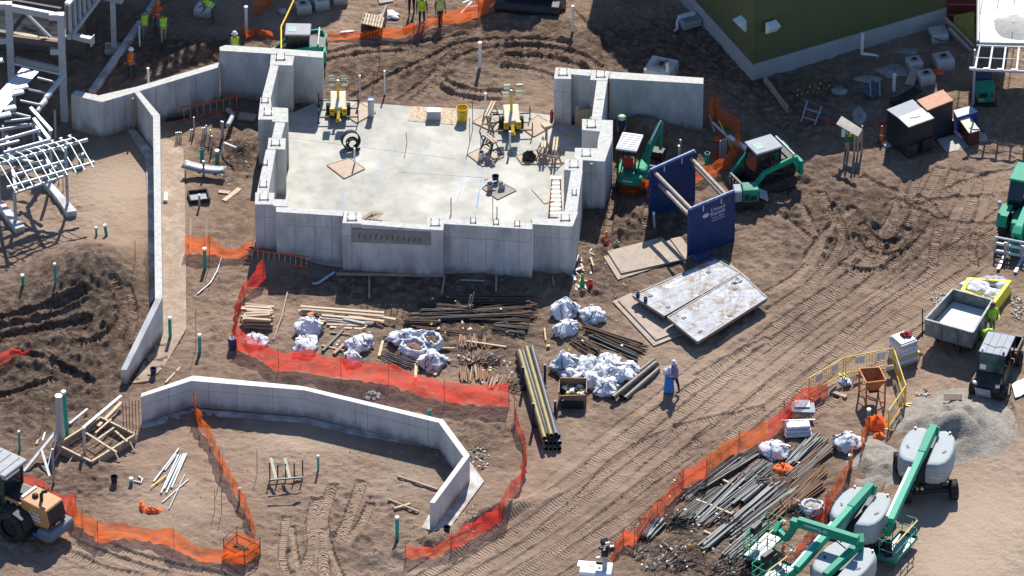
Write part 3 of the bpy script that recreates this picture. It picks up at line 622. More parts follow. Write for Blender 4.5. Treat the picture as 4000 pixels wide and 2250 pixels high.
for c, x, y, dx, dy in [('t10', 225, 845, .18, .05), ('t10', 160, 1105, .06, -.2), ('t11', 1395, 210, .2, .06), ('t11', 1740, 246, .14, 0), ('t20', 665, 748, .3, -.03), ('t20', 595, 888, .05, .14), ('t21', 155, 237, .03, .15), ('t20', 368, 525, .03, .2), ('t20', 700, 1060, .2, .04), ('t20', 600, 1235, .12, .05)]:
    q = V(c, x, y, H + .022); W('paint_mark', MB().bar((q.x - dx / 2, q.y - dy / 2, H + .027), (q.x + dx / 2, q.y + dy / 2, H + .027), .05, .006), mgp, SH)
# shuttering joints standing slightly proud on the front faces
mjt = mat('form_joint', (0.30, 0.30, 0.29), .9)
def fjoint(T, a, b, h, ts, zs, z0=0.0):
    d = (b - a); n_ = Vector((d.y, -d.x, 0)).normalized()
    for t in ts:
        q = a + d * t + n_ * .003; W('form_joint', MB().bar((q.x, q.y, z0), (q.x, q.y, h - .02), .022, .012, up=n_), mjt, T)
        for z in (h * .3, h * .62, h * .86):
            for e_ in (-.3, .3): q2 = q + d.normalized() * e_; W('tie_hole', MB().tube((q2.x, q2.y, z), (q2.x + n_.x * .006, q2.y + n_.y * .006, z), .018, 6), mjt, T)
    for z in zs:
        p, q = a + n_ * .003, b + n_ * .003; W('form_joint', MB().bar((p.x, p.y, z), (q.x, q.y, z), .012, .016), mjt, T)
for c, A_, B_, ts in [('t11', (150, 150), (655, 182), (.28, .58, .83, .95)), ('t11', (652, 236), (1412, 292), (.09, .58, .75, .88)), ('t11', (1416, 243), (2085, 284), (.06, .27, .48, .68, .85)), ('t21', (158, 243), (455, 262), (.45, .66)),
                      ('t11', (-8, 95), (130, 97), (.5,)), ('t10', (15, 905), (125, 905), (.45, .7)), ('t20', (535, 1212), (700, 1222), (.4,)), ('t20', (316, 595), (448, 598), (.55,))]:
    fjoint(SH, V(c, *A_, H), V(c, *B_, H), H, ts, (H - .72,))
# rebar mat left standing at the open end of the rear wall
for k in range(4):
    q = V('t20', 1452 + 12 * k, 600 + 2 * k, H); W('starter_bar', MB().tube((q.x, q.y, 0), (q.x, q.y, H - .05), .014, 5), M_RUST, SH)
for k in range(9):
    q = V('t20', 1450, 600, H); W('starter_bar', MB().tube((q.x - .05, q.y - .03, .25 + k * .28), (q.x + .36, q.y - .03, .25 + k * .28), .012, 5), M_RUST, SH)
for c, x, y in [('t20', 735, 600), ('t00', 1003, 705)]:
    q = V(c, x, y, H if c == 't20' else 2.0); z = H if c == 't20' else 2.0
    W('rust_stain', MB().box(q.x - .03, q.x + .03, q.y - .012, q.y + .05, .8, z - .08), mat('rust_streak', (0.42, 0.2, 0.09), .9), SH) if c == 't20' else None
RW = thing('retaining_wall', 'angled grey retaining wall with sunlit top running up to the building corner', 'wall', V('t00', 770, 770, 2.0) - Vector((0, 0, 2)))
walls(RW, 'wall_section', [('t00', [(535, 715), (570, 682), (705, 712), (685, 752)]), ('t00', [(685, 752), (705, 712), (738, 722), (1030, 655), (1655, 470), (1655, 508), (1040, 692), (770, 772)])], -.3, 2.0)
W('rust_streak', MB().box(*(lambda q: (q.x - .04, q.x + .04, q.y - .35, q.y - .2))(V('t00', 1003, 705, 2.0)), .1, 1.9), mat('rust_streak', (0.42, 0.2, 0.09), .9), RW)
fjoint(RW, V('t00', 770, 772, 2.0), V('t00', 1010, 702, 2.0), 2.0, (.35, .7), ()); fjoint(RW, V('t00', 1055, 690, 2.0), V('t00', 1655, 508, 2.0), 2.0, (.2, .45, .7), ())
SW = thing('spine_wall', 'long thin concrete wall with pitted top and a ramped end', 'wall', V('t01', 1200, 400, 2.0) - Vector((0, 0, 2)))
walls(SW, 'wall_section', [('t00', [(1015, 697), (1052, 688), (1207, 868), (1155, 884)]), ('t00', [(1155, 884), (1207, 868), ('t01', 1225, 800), ('t01', 1170, 812)])], -.3, 2.0, M_CONC2)
a, b = V('t01', 1170, 812, 2.0), V('t01', 1225, 800, 2.0); e0, e1 = V('t01', 912, 1342, .75), V('t01', 956, 1342, .75)
W('ramped_end', MB().hexa([(a.x, a.y, -.3), (e0.x, e0.y, -.3), (e1.x, e1.y, -.3), (b.x, b.y, -.3)], [(a.x, a.y, 1.996), (e0.x, e0.y, .75), (e1.x, e1.y, .75), (b.x, b.y, 1.996)]), M_CONC2, SW)
CW = thing('curved_wall', 'low white-topped wall bending round the empty plot', 'wall', V('t12', 365, 45, 1.5) - Vector((0, 0, 1.5)))
inner = [V('t02', 1062, 98, 1.5), V('o', 481, 958, 1.5), V('t12', 365, 47, 1.5), V('t12', 1380, 292, 1.5), V('t12', 1565, 548, 1.5), V('t12', 1310, 895, 1.5)]
outer = [V('o', 356, 990, 1.5), V('o', 486, 945, 1.5), V('t12', 350, 16, 1.5), V('t12', 1412, 268, 1.5), V('t12', 1614, 540, 1.5), V('t12', 1348, 898, 1.5)]
for k in range(5):
    pl = [inner[k], inner[k + 1], outer[k + 1], outer[k]]
    o = W('wall_section', MB().prism(pl, -.3, 1.5), M_CONC2, CW, .01)
    cx = sum(p.x for p in pl) / 4; cy = sum(p.y for p in pl) / 4
    W('top_face', MB().prism([(cx + (p.x - cx) * .99, cy + (p.y - cy) * .99) for p in pl], 1.49, 1.505), mat('float_finish', (0.68, 0.67, 0.65), .8, 0, .08, 6), o)
for k, ts in [(0, (.55,)), (1, (.15, .4, .72)), (2, (.38, .47, .78, .92)), (3, (.7,))]:
    fjoint(CW, inner[k], inner[k + 1], 1.5, ts, (1.0,) if k < 3 else ())
# ===== BUILDINGS
def gb_build():
    cn = V('t20', 1815, 612); lf = V('t20', 1262, 0); rt = V('t30', 1345, 180)
    ld = (lf - cn).normalized(); rd = (rt - cn).normalized()
    L, Rr = cn + ld * 16.0, rt.copy(); bk = Rr + ld * 16.0
    T = thing('green_building', 'tall olive green building with pale concrete base', 'building', cn)
    mg = mat('olive_siding', (0.098, 0.108, 0.045), .75, 0, .06, 1.5, .004, 30)
    cx = (cn + L + Rr + bk) / 4
    def ins(p, d): q = cx - p; q.z = 0; return p + q.normalized() * d
    W('concrete_base', MB().prism([cn, L, bk, Rr], -.3, .95), mat('base_concrete', (0.34, 0.35, 0.35), .85, 0, .12, 1.2), T)
    W('wall', MB().prism([ins(p, .05) for p in (cn, L, bk, Rr)], .9, 9.3), mg, T)
    W('roof', MB().prism([ins(p, .02) for p in (cn, L, bk, Rr)], 9.3, 9.5), M_GREY, T)
    W('downpipe', MB().tube(cn + ld * .02 + Vector((0, -.06, .95)), cn + ld * .02 + Vector((0, -.06, 9)), .03, 6), mg, T)
    for c, x, y, h, d, nm in [('t20', 1745, 530, 2.75, ld, 0), ('t30', 12, 592, 3.05, rd, 1), ][:2]:
        q = V(c, x, y); nrm = Vector((d.y, -d.x, 0)); nrm = nrm if nrm.y < 0 else -nrm
        a = q + d * .3; b = q - d * .3
        mb = MB().hexa([b + Vector((0, 0, h - .3)) , a + Vector((0, 0, h - .3)), a + nrm * .12 + Vector((0, 0, h - .3)), b + nrm * .12 + Vector((0, 0, h - .3))],
                       [b + Vector((0, 0, h + .3)), a + Vector((0, 0, h + .3)), a + nrm * .5 + Vector((0, 0, h + .2)), b + nrm * .5 + Vector((0, 0, h + .2))])
        W('wall_light', mb, M_WHITE, T, .01)
    for d, n_ in ((ld, 16), (rd, 22)):
        nm = Vector((d.y, -d.x, 0)); nm = nm if nm.y < 0 else -nm
        for k in range(1, n_): p_ = cn + d * k * .95 + nm * -.055; W('panel_joint', MB().bar(Vector((p_.x, p_.y, .97)), Vector((p_.x, p_.y, 9.2)), .02, .05), mg, T)
    # maroon neighbour with striped panels
    m0 = rt + rd * .05; mm = mat('maroon_panel', (0.10, 0.022, 0.022), .7, 0, .12, 2)
    T2 = thing('maroon_building', 'dark maroon striped wall section at the far corner of the green building', 'building', m0)
    e = m0 + Vector((3.2, -.1, 0))
    W('wall', MB().hexa([m0, e, e + Vector((0, 8, 0)), m0 + Vector((0, 8, 0))], [p + Vector((0, 0, 6)) for p in (m0, e, e + Vector((0, 8, 0)), m0 + Vector((0, 8, 0)))]), mm, T2)
    for k in range(7):
        z = .55 + k * .62
        W('stripe', MB().bar(m0 + Vector((-.0, -.03, z)), e + Vector((0, -.03, z)), .05, .05), mat('orange_trim', (0.45, 0.12, 0.05), .6), T2)
    q0, q1 = V('t30', 1400, 290), V('t30', 1555, 290)
    S('olive_board', MB().hexa([q0, q1, q1 + Vector((0, .06, 0)), q0 + Vector((0, .06, 0))], [q0 + Vector((0, .5, 1.0)), q1 + Vector((0, .5, 1.25)), q1 + Vector((0, .56, 1.25)), q0 + Vector((0, .56, 1.0))]), mat('olive_board', (0.20, 0.19, 0.03), .7), 'yellow olive board leaning below the maroon wall', 'board')
    for i, (a, b, za, zb) in enumerate([((1330, 130), (1545, 350), .9, .1), ((1365, 215), (1530, 385), .7, .1)]):
        S('timber_brace', MB().bar(V('t30', *a, za), V('t30', *b, zb), .14, .14), M_WOOD2, ['weathered timber brace leaning against the dark corner, longer one', 'weathered timber brace leaning against the dark corner, shorter lower one'][i], 'timber', 'timber braces')
gb_build()
def white_roof():
    z = 3.5
    c0 = V('t30', 1590, 320, z); T = thing('white_roof_shelter', 'white flat roof on steel posts with outrigger frame', 'shelter', (c0.x, c0.y, 0))
    bl = V('t30', 1592, -60, z); br = V('t30', 2300, -60, z); fr = V('t30', 2300, 330, z)
    W('roof_deck', MB().prism([c0, fr, br, bl], z - .15, z), mat('roof_membrane', (0.58, 0.60, 0.61), .5, 0, .06, .8, dirt=.2, dirtcol=(.5, .5, .5)), T)
    mb = MB(); pc = V('t30', 1850, 200, z); n_ = 26; rows = []
    for i in range(7):
        f = i / 6; row = []
        for k in range(n_):
            a = 2 * math.pi * k / n_; rr = (1 - f) * (.85 + .25 * mnoise.noise((math.cos(a) * 1.5, math.sin(a) * 1.5, 3)))
            row.append((pc.x + rr * 1.15 * math.cos(a), pc.y + rr * 1.25 * math.sin(a), z + .005 + .22 * math.sin(f * 1.5) + .03 * mnoise.noise((a * 2, f * 4, 1))))
        rows.append(row)
    mb.grid(rows, closed=True)
    S('sand_heap', mb, mat('grey_sand', (0.36, 0.36, 0.33), .95, 0, .2, 8, .02, 20), 'grey sand heap spread on the white roof', 'sand heap')
    ms = M_STEELP
    lo0, lo1 = V('t30', 1540, 525, 3.1), V('t30', 2300, 560, 3.1); up0, up1 = V('t30', 1575, 345, 3.45), V('t30', 2300, 375, 3.45)
    W('edge_tube', MB().tube(lo0, lo1, .07, 10), ms, T); W('edge_tube', MB().tube(up0, up1, .06, 10), ms, T)
    W('edge_tube', MB().tube(c0 + Vector((-.03, -.02, .05)), V('t30', 1588, -60, z + .05), .09, 10), ms, T)
    W('edge_tube', MB().tube(c0 + Vector((-.03, -.05, .02)), V('t30', 2300, 335, z + .02), .05, 10), ms, T)
    for k in range(8):
        f = .03 + k * .137; a = up0.lerp(up1, f); b = lo0.lerp(lo1, f)
        W('rung', MB().bar(a, b, .09, .09), ms, T)
        W('clamp_block', MB().obox(b + Vector((-.12, 0, .08)), (.3, .1, .1)), M_WHITE, T)
    m0 = up0.lerp(lo0, .5); m1 = up1.lerp(lo1, .5); W('mid_rail', MB().tube(m0, m1, .03, 8), ms, T)
    for x, y in [(1548, 790), (2150, 700)]:
        q = V('t30', x, y); W('post', MB().box(q.x - .06, q.x + .06, q.y - .06, q.y + .06, 0, 3.2), ms, T); W('base_plate', MB().box(q.x - .15, q.x + .15, q.y - .15, q.y + .15, 0, .03), ms, T)
    for x in (1592, 1840):
        q = V('t30', x, 330, z); W('guard_post', MB().tube(q, q + Vector((0, 0, .7)), .015, 6), M_DARK, T)
    W('guard_wire', MB().tube(V('t30', 1592, 330, z) + Vector((0, 0, .6)), V('t30', 2200, 345, z) + Vector((0, 0, .6)), .006, 4), M_DARK, T)
white_roof()
def steel_frame():
    B0 = V('f', 252, 471); T = thing('steel_frame_building', 'grey galvanised steel frame with plank deck and stud wall', 'building', B0)
    ms = M_STEELP
    def col(nm, q, w_, z1, z0=0.0): W(nm, MB().box(q.x - w_ / 2, q.x + w_ / 2, q.y - w_ / 2, q.y + w_ / 2, z0, z1), ms, T, .01)
    C1 = V('f', 50, 430); C2 = B0; z1 = HT('sA', C1, 0, 45); z2 = HT('sA', C2, 0, 215)
    col('column', C1, .34, z1); col('column', C2, .34, z2)
    dAB = (C2 - C1); fwd = Vector((dAB.y, -dAB.x, 0)).normalized(); far = -fwd
    for f, nm in [(C1, 0), (C2, 1)]:
        for z in ((z1 if nm == 0 else z2) - .12, (z1 if nm == 0 else z2) - 2.1):
            W('splice_plate', MB().obox((f.x - .34, f.y - .05, z), (.45, .26, .34)), ms, T, .01)
            for k in range(4): W('bolt', MB().tube((f.x - .5 + k * .1, f.y - .18, z + .15), (f.x - .5 + k * .1, f.y - .24, z + .15), .02, 5), M_GALV, T)
    za, zb = z1 - .25, z2 - .05
    W('beam', MB().bar((C1.x, C1.y, za), (C2.x, C2.y, zb - .15), .2, .34), ms, T); W('beam', MB().bar((C1.x, C1.y + .5, za + .1), (C2.x, C2.y + .5, zb), .14, .1), M_DARK, T)
    zl = z2 - 1.75; W('beam', MB().bar((C1.x, C1.y, z1 - 2.0), (C2.x, C2.y, zl), .2, .3), mat('brown_primer', (0.10, 0.07, 0.07), .6), T)
    W('beam', MB().bar((C1.x - 3.5, C1.y + .8, z1 - 1.7), (C1.x, C1.y, z1 - 1.85), .2, .3), mat('brown_primer', (0.10, 0.07, 0.07), .6), T)
    # plank deck behind the beams, boards one by one
    for k in range(6):
        o = far * (.25 + k * .31); z = zl - .05 + .012 * (k % 2); e = (k * 37 % 11) * .02
        for s_ in (0, 1):
            pa = Vector((C1.x, C1.y, z)) + o + dAB * (.05 + s_ * .48); pb = Vector((C1.x, C1.y, z)) + o + dAB * (.5 + s_ * .42 + e)
            W('plank', MB().bar(pa, pb, .27, .05), [M_WOOD, M_PLY, M_WOOD2][(k + s_) % 3], T)
        pa = Vector((C1.x, C1.y, z)) + o - dAB * .9; pb = Vector((C1.x, C1.y, z)) + o - dAB * .05
        W('plank', MB().bar(pa, pb, .27, .05), [M_PLY, M_WOOD][k % 2], T)
    W('brace', MB().bar(V('sA', 330, 130, z1 - .4), V('sA', 790, 585, zl + .1), .12, .12), M_GALV, T)
    for k in range(3): W('conduit', MB().tube(Vector((C1.x, C1.y, zl + .05)) + far * (.5 + .12 * k) + dAB * .15, Vector((C1.x, C1.y, zl + .04)) + far * .4 + dAB * (.55 + .05 * k), .02, 5), M_DARK, T)
    W('slab_deck', MB().prism([Vector((C1.x - 4, C1.y + 3.2, 0)), Vector((C2.x, C2.y + 2.4, 0)), Vector((C2.x + 2.5, C2.y + 8, 0)), Vector((C1.x - 4, C1.y + 9, 0))], z2 - .1, z2 + .02), mat('roof_gravel', (0.42, 0.41, 0.37), .9, 0, .25, 12), T)
    # stud wall running back from the near column
    g0 = V('sA', 1080, 590, zl); g1 = V('sA', 1520, 0, zl); gd = (g1 - g0).normalized()
    W('bottom_track', MB().bar(g0, g0 + gd * 7, .22, .26), ms, T); W('top_track', MB().bar(g0 + Vector((0, 0, 1.9)), g0 + gd * 7 + Vector((0, 0, 1.9)), .26, .14), M_WPAINT, T)
    for k in range(12):
        q = g0 + gd * (.25 + k * .58); W('stud', MB().bar(q + Vector((0, 0, .1)), q + Vector((0, 0, 1.85)), .1, .2, up=gd), ms, T)
    W('cladding', MB().bar(g0 + Vector((-.14, 0.1, 1)), g0 + gd * 7 + Vector((-.14, .1, 1)), .03, 1.9), mat('sheathing', (0.34, 0.31, 0.28), .85), T)
    p0, p1 = V('sA', 1150, 565, zl), V('sA', 1450, 640, zl); W('stub_beam', MB().bar(p0, p1, .24, .26), ms, T); W('end_plate', MB().bar(p1, p1 + (p1 - p0).normalized() * .03, .42, .5), ms, T); W('web_plate', MB().bar(p1 - (p1 - p0) * .3 + Vector((0, 0, .14)), p1 + Vector((0, 0, .14)), .26, .02), M_WPAINT, T)
    C3 = V('f', 446, 196); col('column', C3, .26, 3.2); W('cap_beam', MB().bar((C3.x - 1.2, C3.y + .5, 3.05), (C3.x + .5, C3.y - .2, 3.05), .3, .3), ms, T); W('plinth', MB().box(C3.x - .45, C3.x + .3, C3.y - .5, C3.y + .4, 0, .2), M_CONC, T)
    W('lower_beam', MB().bar(V('sA', 250, 930, 2.4), V('sA', 960, 1095, 2.4), .15, .28), ms, T)
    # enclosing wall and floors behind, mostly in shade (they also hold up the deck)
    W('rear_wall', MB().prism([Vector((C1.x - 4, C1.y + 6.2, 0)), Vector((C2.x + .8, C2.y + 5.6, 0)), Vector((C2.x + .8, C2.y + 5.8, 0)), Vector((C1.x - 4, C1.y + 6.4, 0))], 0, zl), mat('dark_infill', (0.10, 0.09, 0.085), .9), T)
    # slender pipe frame in front, with its bent bars
    F = thing('pipe_ladder_frame', 'galvanised pipe frame with bent ladder bars and thin posts', 'steel frame', V('sC', 700, 700))
    def pz(c, x, y, z): return V(c, x, y, z)
    PZ = 3.1
    for a, b, r, z0, z1_ in [(('sB', -120, 1045), ('sB', 640, 825), .085, 3.5, 3.5), (('sB', 60, 1195), ('sB', 790, 995), .095, 3.35, 3.35), (('sB', -60, 1385), ('sB', 1375, 990), .095, PZ, PZ), (('sB', -60, 1270), ('sB', 1120, 985), .07, 3.25, 3.25), (('sC', 255, 330), ('sC', 1040, 115), .085, 2.95, 2.95), (('sC', 110, 535), ('sC', 1480, 140), .085, 2.85, 2.85)]:
        W('pipe', MB().tube(V(*a, z0), V(*b, z1_), r, 10), M_GALV, F)
    mbar = mat('galvanised_bar', (0.50, 0.62, 0.58), .45, .5, .1, 6)
    for k in range(10):
        p0 = V('sB', 1080 - 138 * k, 940 + 40.5 * k, 3.3); p1 = V('sB', 1245 - 138 * k, 1030 + 40.5 * k, PZ + .1); p2 = V('sC', 1470 - 137 * k, 220 + 40.5 * k, 2.85)
        W('bent_bar', MB().path([p0, p0.lerp(p1, .5) + Vector((0, 0, .06)), p1, p1.lerp(p2, .5), p2], .035, 6), mbar, F)
        W('clip', MB().obox(p0 + Vector((.04, .04, 0)), (.16, .05, .1), .6), M_GALV, F)
    for c, x, y, ct, yt, r in [('sC', 1066, 890, 'sB', 1110, .075), ('sC', 250, 1140, 'sC', 590, .085), ('sC', 815, 480, 'sB', 850, .075), ('sC', -5, 760, 'sB', 900, .07)]:
        q = V(c, x, y); W('post', MB().tube(q, q + Vector((0, 0, HT(ct, q, 0, yt))), r, 10), M_STEELP, F)
    W('tape_band', MB().tube(V('sC', 1066, 890) + Vector((0, 0, 1.35)), V('sC', 1066, 890) + Vector((0, 0, 1.42)), .08, 10), M_RED, F)
    for a, b in [((480, 490), (810, 855)), ((530, 660), (770, 975))]:
        W('channel_bar', MB().bar(V('sB', *a, 3.6), V('sB', *b, 3.3), .15, .12), M_GALV, F)
    for a, b, z_, w_ in [(('sB', -150, 850), ('sB', 560, 740), 3.2, .14), (('sB', -150, 1120), ('sB', 300, 1010), 3.1, .12), (('sB', 560, 740), ('sC', 815, 330), 2.9, .14), (('sB', 100, 900), ('sC', 250, 560), 2.9, .14), (('sC', -100, 330), ('sC', 700, 110), 2.7, .1), (('sB', 60, 1250), ('sC', 1060, 250), 2.4, .12), (('sC', 240, 620), ('sC', 1070, 330), 2.2, .1)]: W('tie_beam', MB().bar(V(*a, z_), V(*b, z_ - .1), w_, w_), M_STEELP, F)
    q = V('f', 218, 549); S('steel_post', MB().tube(q, q + Vector((0, 0, HT('sB', q, 0, 525))), .055, 10), M_STEELP, 'lone thin steel post standing behind the pipe frame', 'post')
    q = V('f', 15, 600); S('steel_post', MB().tube(q, q + Vector((0, 0, HT('sB', q, 0, 770))), .06, 10), M_STEELP, 'thin steel post at the edge of the pipe frame', 'post')
    q = V('sB', 535, 1020); S('steel_post', MB().tube(q, q + Vector((0, 0, HT('sB', q, 0, 740))), .06, 10), M_STEELP, 'short steel post beneath the channel bars', 'post')
    # curved guide pipe with decking panel and rungs
    D = thing('deck_panel_frame', 'sloping corrugated deck panel with a thick guide pipe and rungs', 'steel frame', V('sB', 400, 700))
    zz = 3.4
    W('guide_pipe', MB().path([V('sA', 1010, 1170, zz + .3), V('sB', 750, 290, zz), V('sB', 590, 550, zz - .1)], .12, 10), M_STEELP, D)
    for a, b in [((790, 260), (720, 330)), ((720, 380), (630, 460))]: W('sleeve', MB().tube(V('sB', *a, zz + .02), V('sB', *b, zz), .13, 10), M_WPAINT, D)
    for a, b in [(('sA', 590, 1225), ('sA', 890, 1300)), (('sB', 450, 200), ('sB', 740, 262)), (('sB', 320, 375), ('sB', 620, 440)), (('sB', 190, 560), ('sB', 480, 632)), (('sA', 230, 1005), ('sA', 960, 1172)), (('sB', 70, 700), ('sB', 480, 655))]:
        W('rung', MB().tube(V(*a, zz), V(*b, zz), .06, 8), M_GALV, D)
    mdk = mat('deck_metal', (0.50, 0.53, 0.56), .4, .5, .08, 3)
    for k in range(10):
        f = k / 9; a0 = V('sA', 360 + 26 * k, 1075 + 6 * k, zz + .1); a1 = V('sB', -300 + 26 * k, 560 + 7 * k, zz + .0)
        W('deck_rib', MB().bar(a0, a1, .085, .05 if k % 2 else .03), mdk, D)
    for c, x, y, wd in [('sB', 330, 165, .7), ('sB', 285, 245, .55), ('sB', 155, 490, .6), ('sB', 60, 600, .7), ('sA', 5, 950, .3)]:
        q = V(c, x, y, zz + .2); W('sunlit_patch', MB().obox(q, (wd, .3, .12), .35), M_WPAINT, D, .02)  # white blocks stand in for the sunlit patches of the corrugated deck
    for z_, pts in [(.38, [(680, 440), (745, 400), (850, 490), (1205, 885), (1200, 900), (1045, 920), (880, 680)]), (.38, [(-60, 770), (60, 755), (385, 1125), (380, 1140), (250, 1185), (40, 900)])]:
        i = 0 if pts[0][0] > 0 else 1
        pl = [V('sC', x, y, z_) for x, y in pts]
        S('footing_beam', MB().prism(pl, -.1, z_), M_CONC2, ['pale concrete footing beam under the red-banded post', 'pale concrete footing beam cut by the picture edge under the pipe frame'][i], 'footing', bev=.02)
    S('timber_board', MB().bar(V('sC', 880, 840, .04), V('sC', 1000, 1010, .04), .22, .05), M_WOOD, 'flat board lying beside the footing beam', 'board')
    for i, (x, y0, y1) in enumerate([(995, 600, 380), (925, 500, 400)]):
        q = V('sC', x, y0); S('wooden_stake', MB().obox((q.x, q.y, HT('sC', q, 0, y1) / 2), (.05, .05, HT('sC', q, 0, y1))), M_WOOD, ['taller wooden stake behind the red-banded post', 'shorter wooden stake behind the red-banded post'][i], 'stake')
    # long grade beam lying across the shaded yard
    S('grade_beam', MB().bar(V('t00', 690, 705, .15), V('t00', 1230, -60, .15), .32, .32), M_CONC, 'long straight concrete grade beam in the shaded yard', 'concrete beam', bev=.015)
    # taller blocks just beyond the yard; their shade with the barred edge lies across the top of the picture
    O = thing('neighbour_block', 'tall unfinished concrete block beyond the yard with a balustraded parapet', 'building', V('f', 700, -500))
    front = [V('f', *p) for p in [(-500, -60), (250, -80), (627, -100), (692, -157), (940, -246), (1086, -321), (1286, -337), (1448, -407)]]
    W('wall', MB().prism(front + [V('f', 1448, -900), V('f', -500, -900)], 0, 10.2), M_CONC, O)
    for k in range(len(front) - 1):
        if k == 3:
            n_ = int((front[k + 1] - front[k]).length / .58)
            for i in range(n_ + 1):
                q_ = front[k].lerp(front[k + 1], i / n_); W('baluster', MB().box(q_.x - .13, q_.x + .13, q_.y, q_.y + .15, 10.2, 11.0), M_CONC, O)
            W('coping', MB().bar(up_(front[k], 11.15), up_(front[k + 1], 11.15), .25, .3), M_CONC, O)
        else: W('parapet', MB().bar(up_(front[k], 10.75), up_(front[k + 1], 10.75), .2, 1.1), M_CONC, O)
    for k in range(5):
        q_ = front[0].lerp(front[1], .15 + .18 * k); W('window', MB().box(q_.x - .6, q_.x + .6, q_.y - .03, q_.y + .05, 2, 3.6), M_GLASS, O)
    O2 = thing('neighbour_tower', 'narrow unfinished concrete tower beyond the far yard', 'building', V('f', 2100, -500))
    W('wall', MB().prism([V('f', *p) for p in [(1986, -307), (2166, -307), (2256, -367), (2276, -420), (2276, -700), (1900, -700)]], 0, 10.0), M_CONC, O2)
    W('roof', MB().prism([V('f', *p) for p in [(1996, -317), (2166, -317), (2246, -377), (2266, -430), (2266, -690), (1910, -690)]], 10.0, 10.1), M_GREY, O2)
def up_(p, z): return Vector((p.x, p.y, z))
steel_frame()
# ===== MACHINES
def wheel(T, c, r, wd, ax, rim=M_GREY, tread=0, n=20):
    """tyre with rim; ax = axle direction"""
    ax = Vector(ax).normalized(); c = Vector(c)
    mb = MB();
    prof = [(-.5, .62), (-.5, .86), (-.42, .97), (-.2, 1.0), (.2, 1.0), (.42, .97), (.5, .86), (.5, .62)]
    u = ax.cross(Vector((0, 0, 1))).normalized(); v = ax.cross(u)
    rows = [[c + ax * (t * wd) + (u * math.cos(2 * math.pi * k / n) + v * math.sin(2 * math.pi * k / n)) * r * f for k in range(n)] for t, f in prof]
    mb.grid(rows, closed=True)
    if tread:
        for k in range(tread):
            a = 2 * math.pi * k / tread; dd = u * math.cos(a) + v * math.sin(a)
            for sgn in (-1, 1):
                mb.bar(c + dd * r * 1.0 + ax * sgn * wd * .05, c + (u * math.cos(a + .16) + v * math.sin(a + .16)) * r * 1.0 + ax * sgn * wd * .46, .05 * r + .02, .07 * r, up=dd)
    o = W('tyre', mb, M_BLACK, T)
    W('rim', MB().tube(c - ax * wd * .3, c + ax * wd * .3, r * .63, 16), rim, o)
    W('hub', MB().tube(c - ax * wd * .36, c + ax * wd * .36, r * .25, 10), M_DARK, o)
    return o
def basket(T, c, rz, L=2.2, D=.9, z0=.35):
    """work platform: floor, toe rail, posts, rails, control box"""
    def X(mb): return mb.xf(c, rz)
    W('platform_floor', X(MB().box(-L / 2, L / 2, -D / 2, D / 2, z0, z0 + .05)), mat('platform_grating', (0.34, 0.36, 0.36), .6, .4, .2, 14), T)
    W('toe_board', X(MB().box(-L / 2, L / 2, -D / 2 - .02, -D / 2, z0, z0 + .16).box(-L / 2, L / 2, D / 2, D / 2 + .02, z0, z0 + .16).box(-L / 2 - .02, -L / 2, -D / 2, D / 2, z0, z0 + .16).box(L / 2, L / 2 + .02, -D / 2, D / 2, z0, z0 + .16)), M_GREEN, T)
    for zr in (.58, 1.1):
        pts = [(-L / 2, -D / 2 + .1), (-L / 2 + .1, -D / 2), (L / 2 - .1, -D / 2), (L / 2, -D / 2 + .1), (L / 2, D / 2 - .1), (L / 2 - .1, D / 2), (-L / 2 + .1, D / 2), (-L / 2, D / 2 - .1), (-L / 2, -D / 2 + .1)]
        W('rail', X(MB().path([(x, y, z0 + zr) for x, y in pts], .024, 6)), M_LGREEN, T)
    for x, y in [(-L / 2, -D / 2 + .1), (-L / 6, -D / 2), (L / 6, -D / 2), (L / 2, -D / 2 + .1), (L / 2, D / 2 - .1), (L / 6, D / 2), (-L / 6, D / 2), (-L / 2, D / 2 - .1)]:
        W('post', X(MB().tube((x, y, z0), (x, y, z0 + 1.1), .022, 6)), M_LGREEN, T)
    W('control_box', X(MB().box(-.35, .35, D / 2 - .2, D / 2 + .06, z0 + .8, z0 + 1.15)), M_DARK, T, .02)
    W('rail_pad', X(MB().path([(-L / 2 + .1, -D / 2 - .002, z0 + 1.105), (L / 2 - .1, -D / 2 - .002, z0 + 1.105)], .035, 6)), mat('pale_yellow', (0.72, 0.62, 0.25), .6), T)
    return X
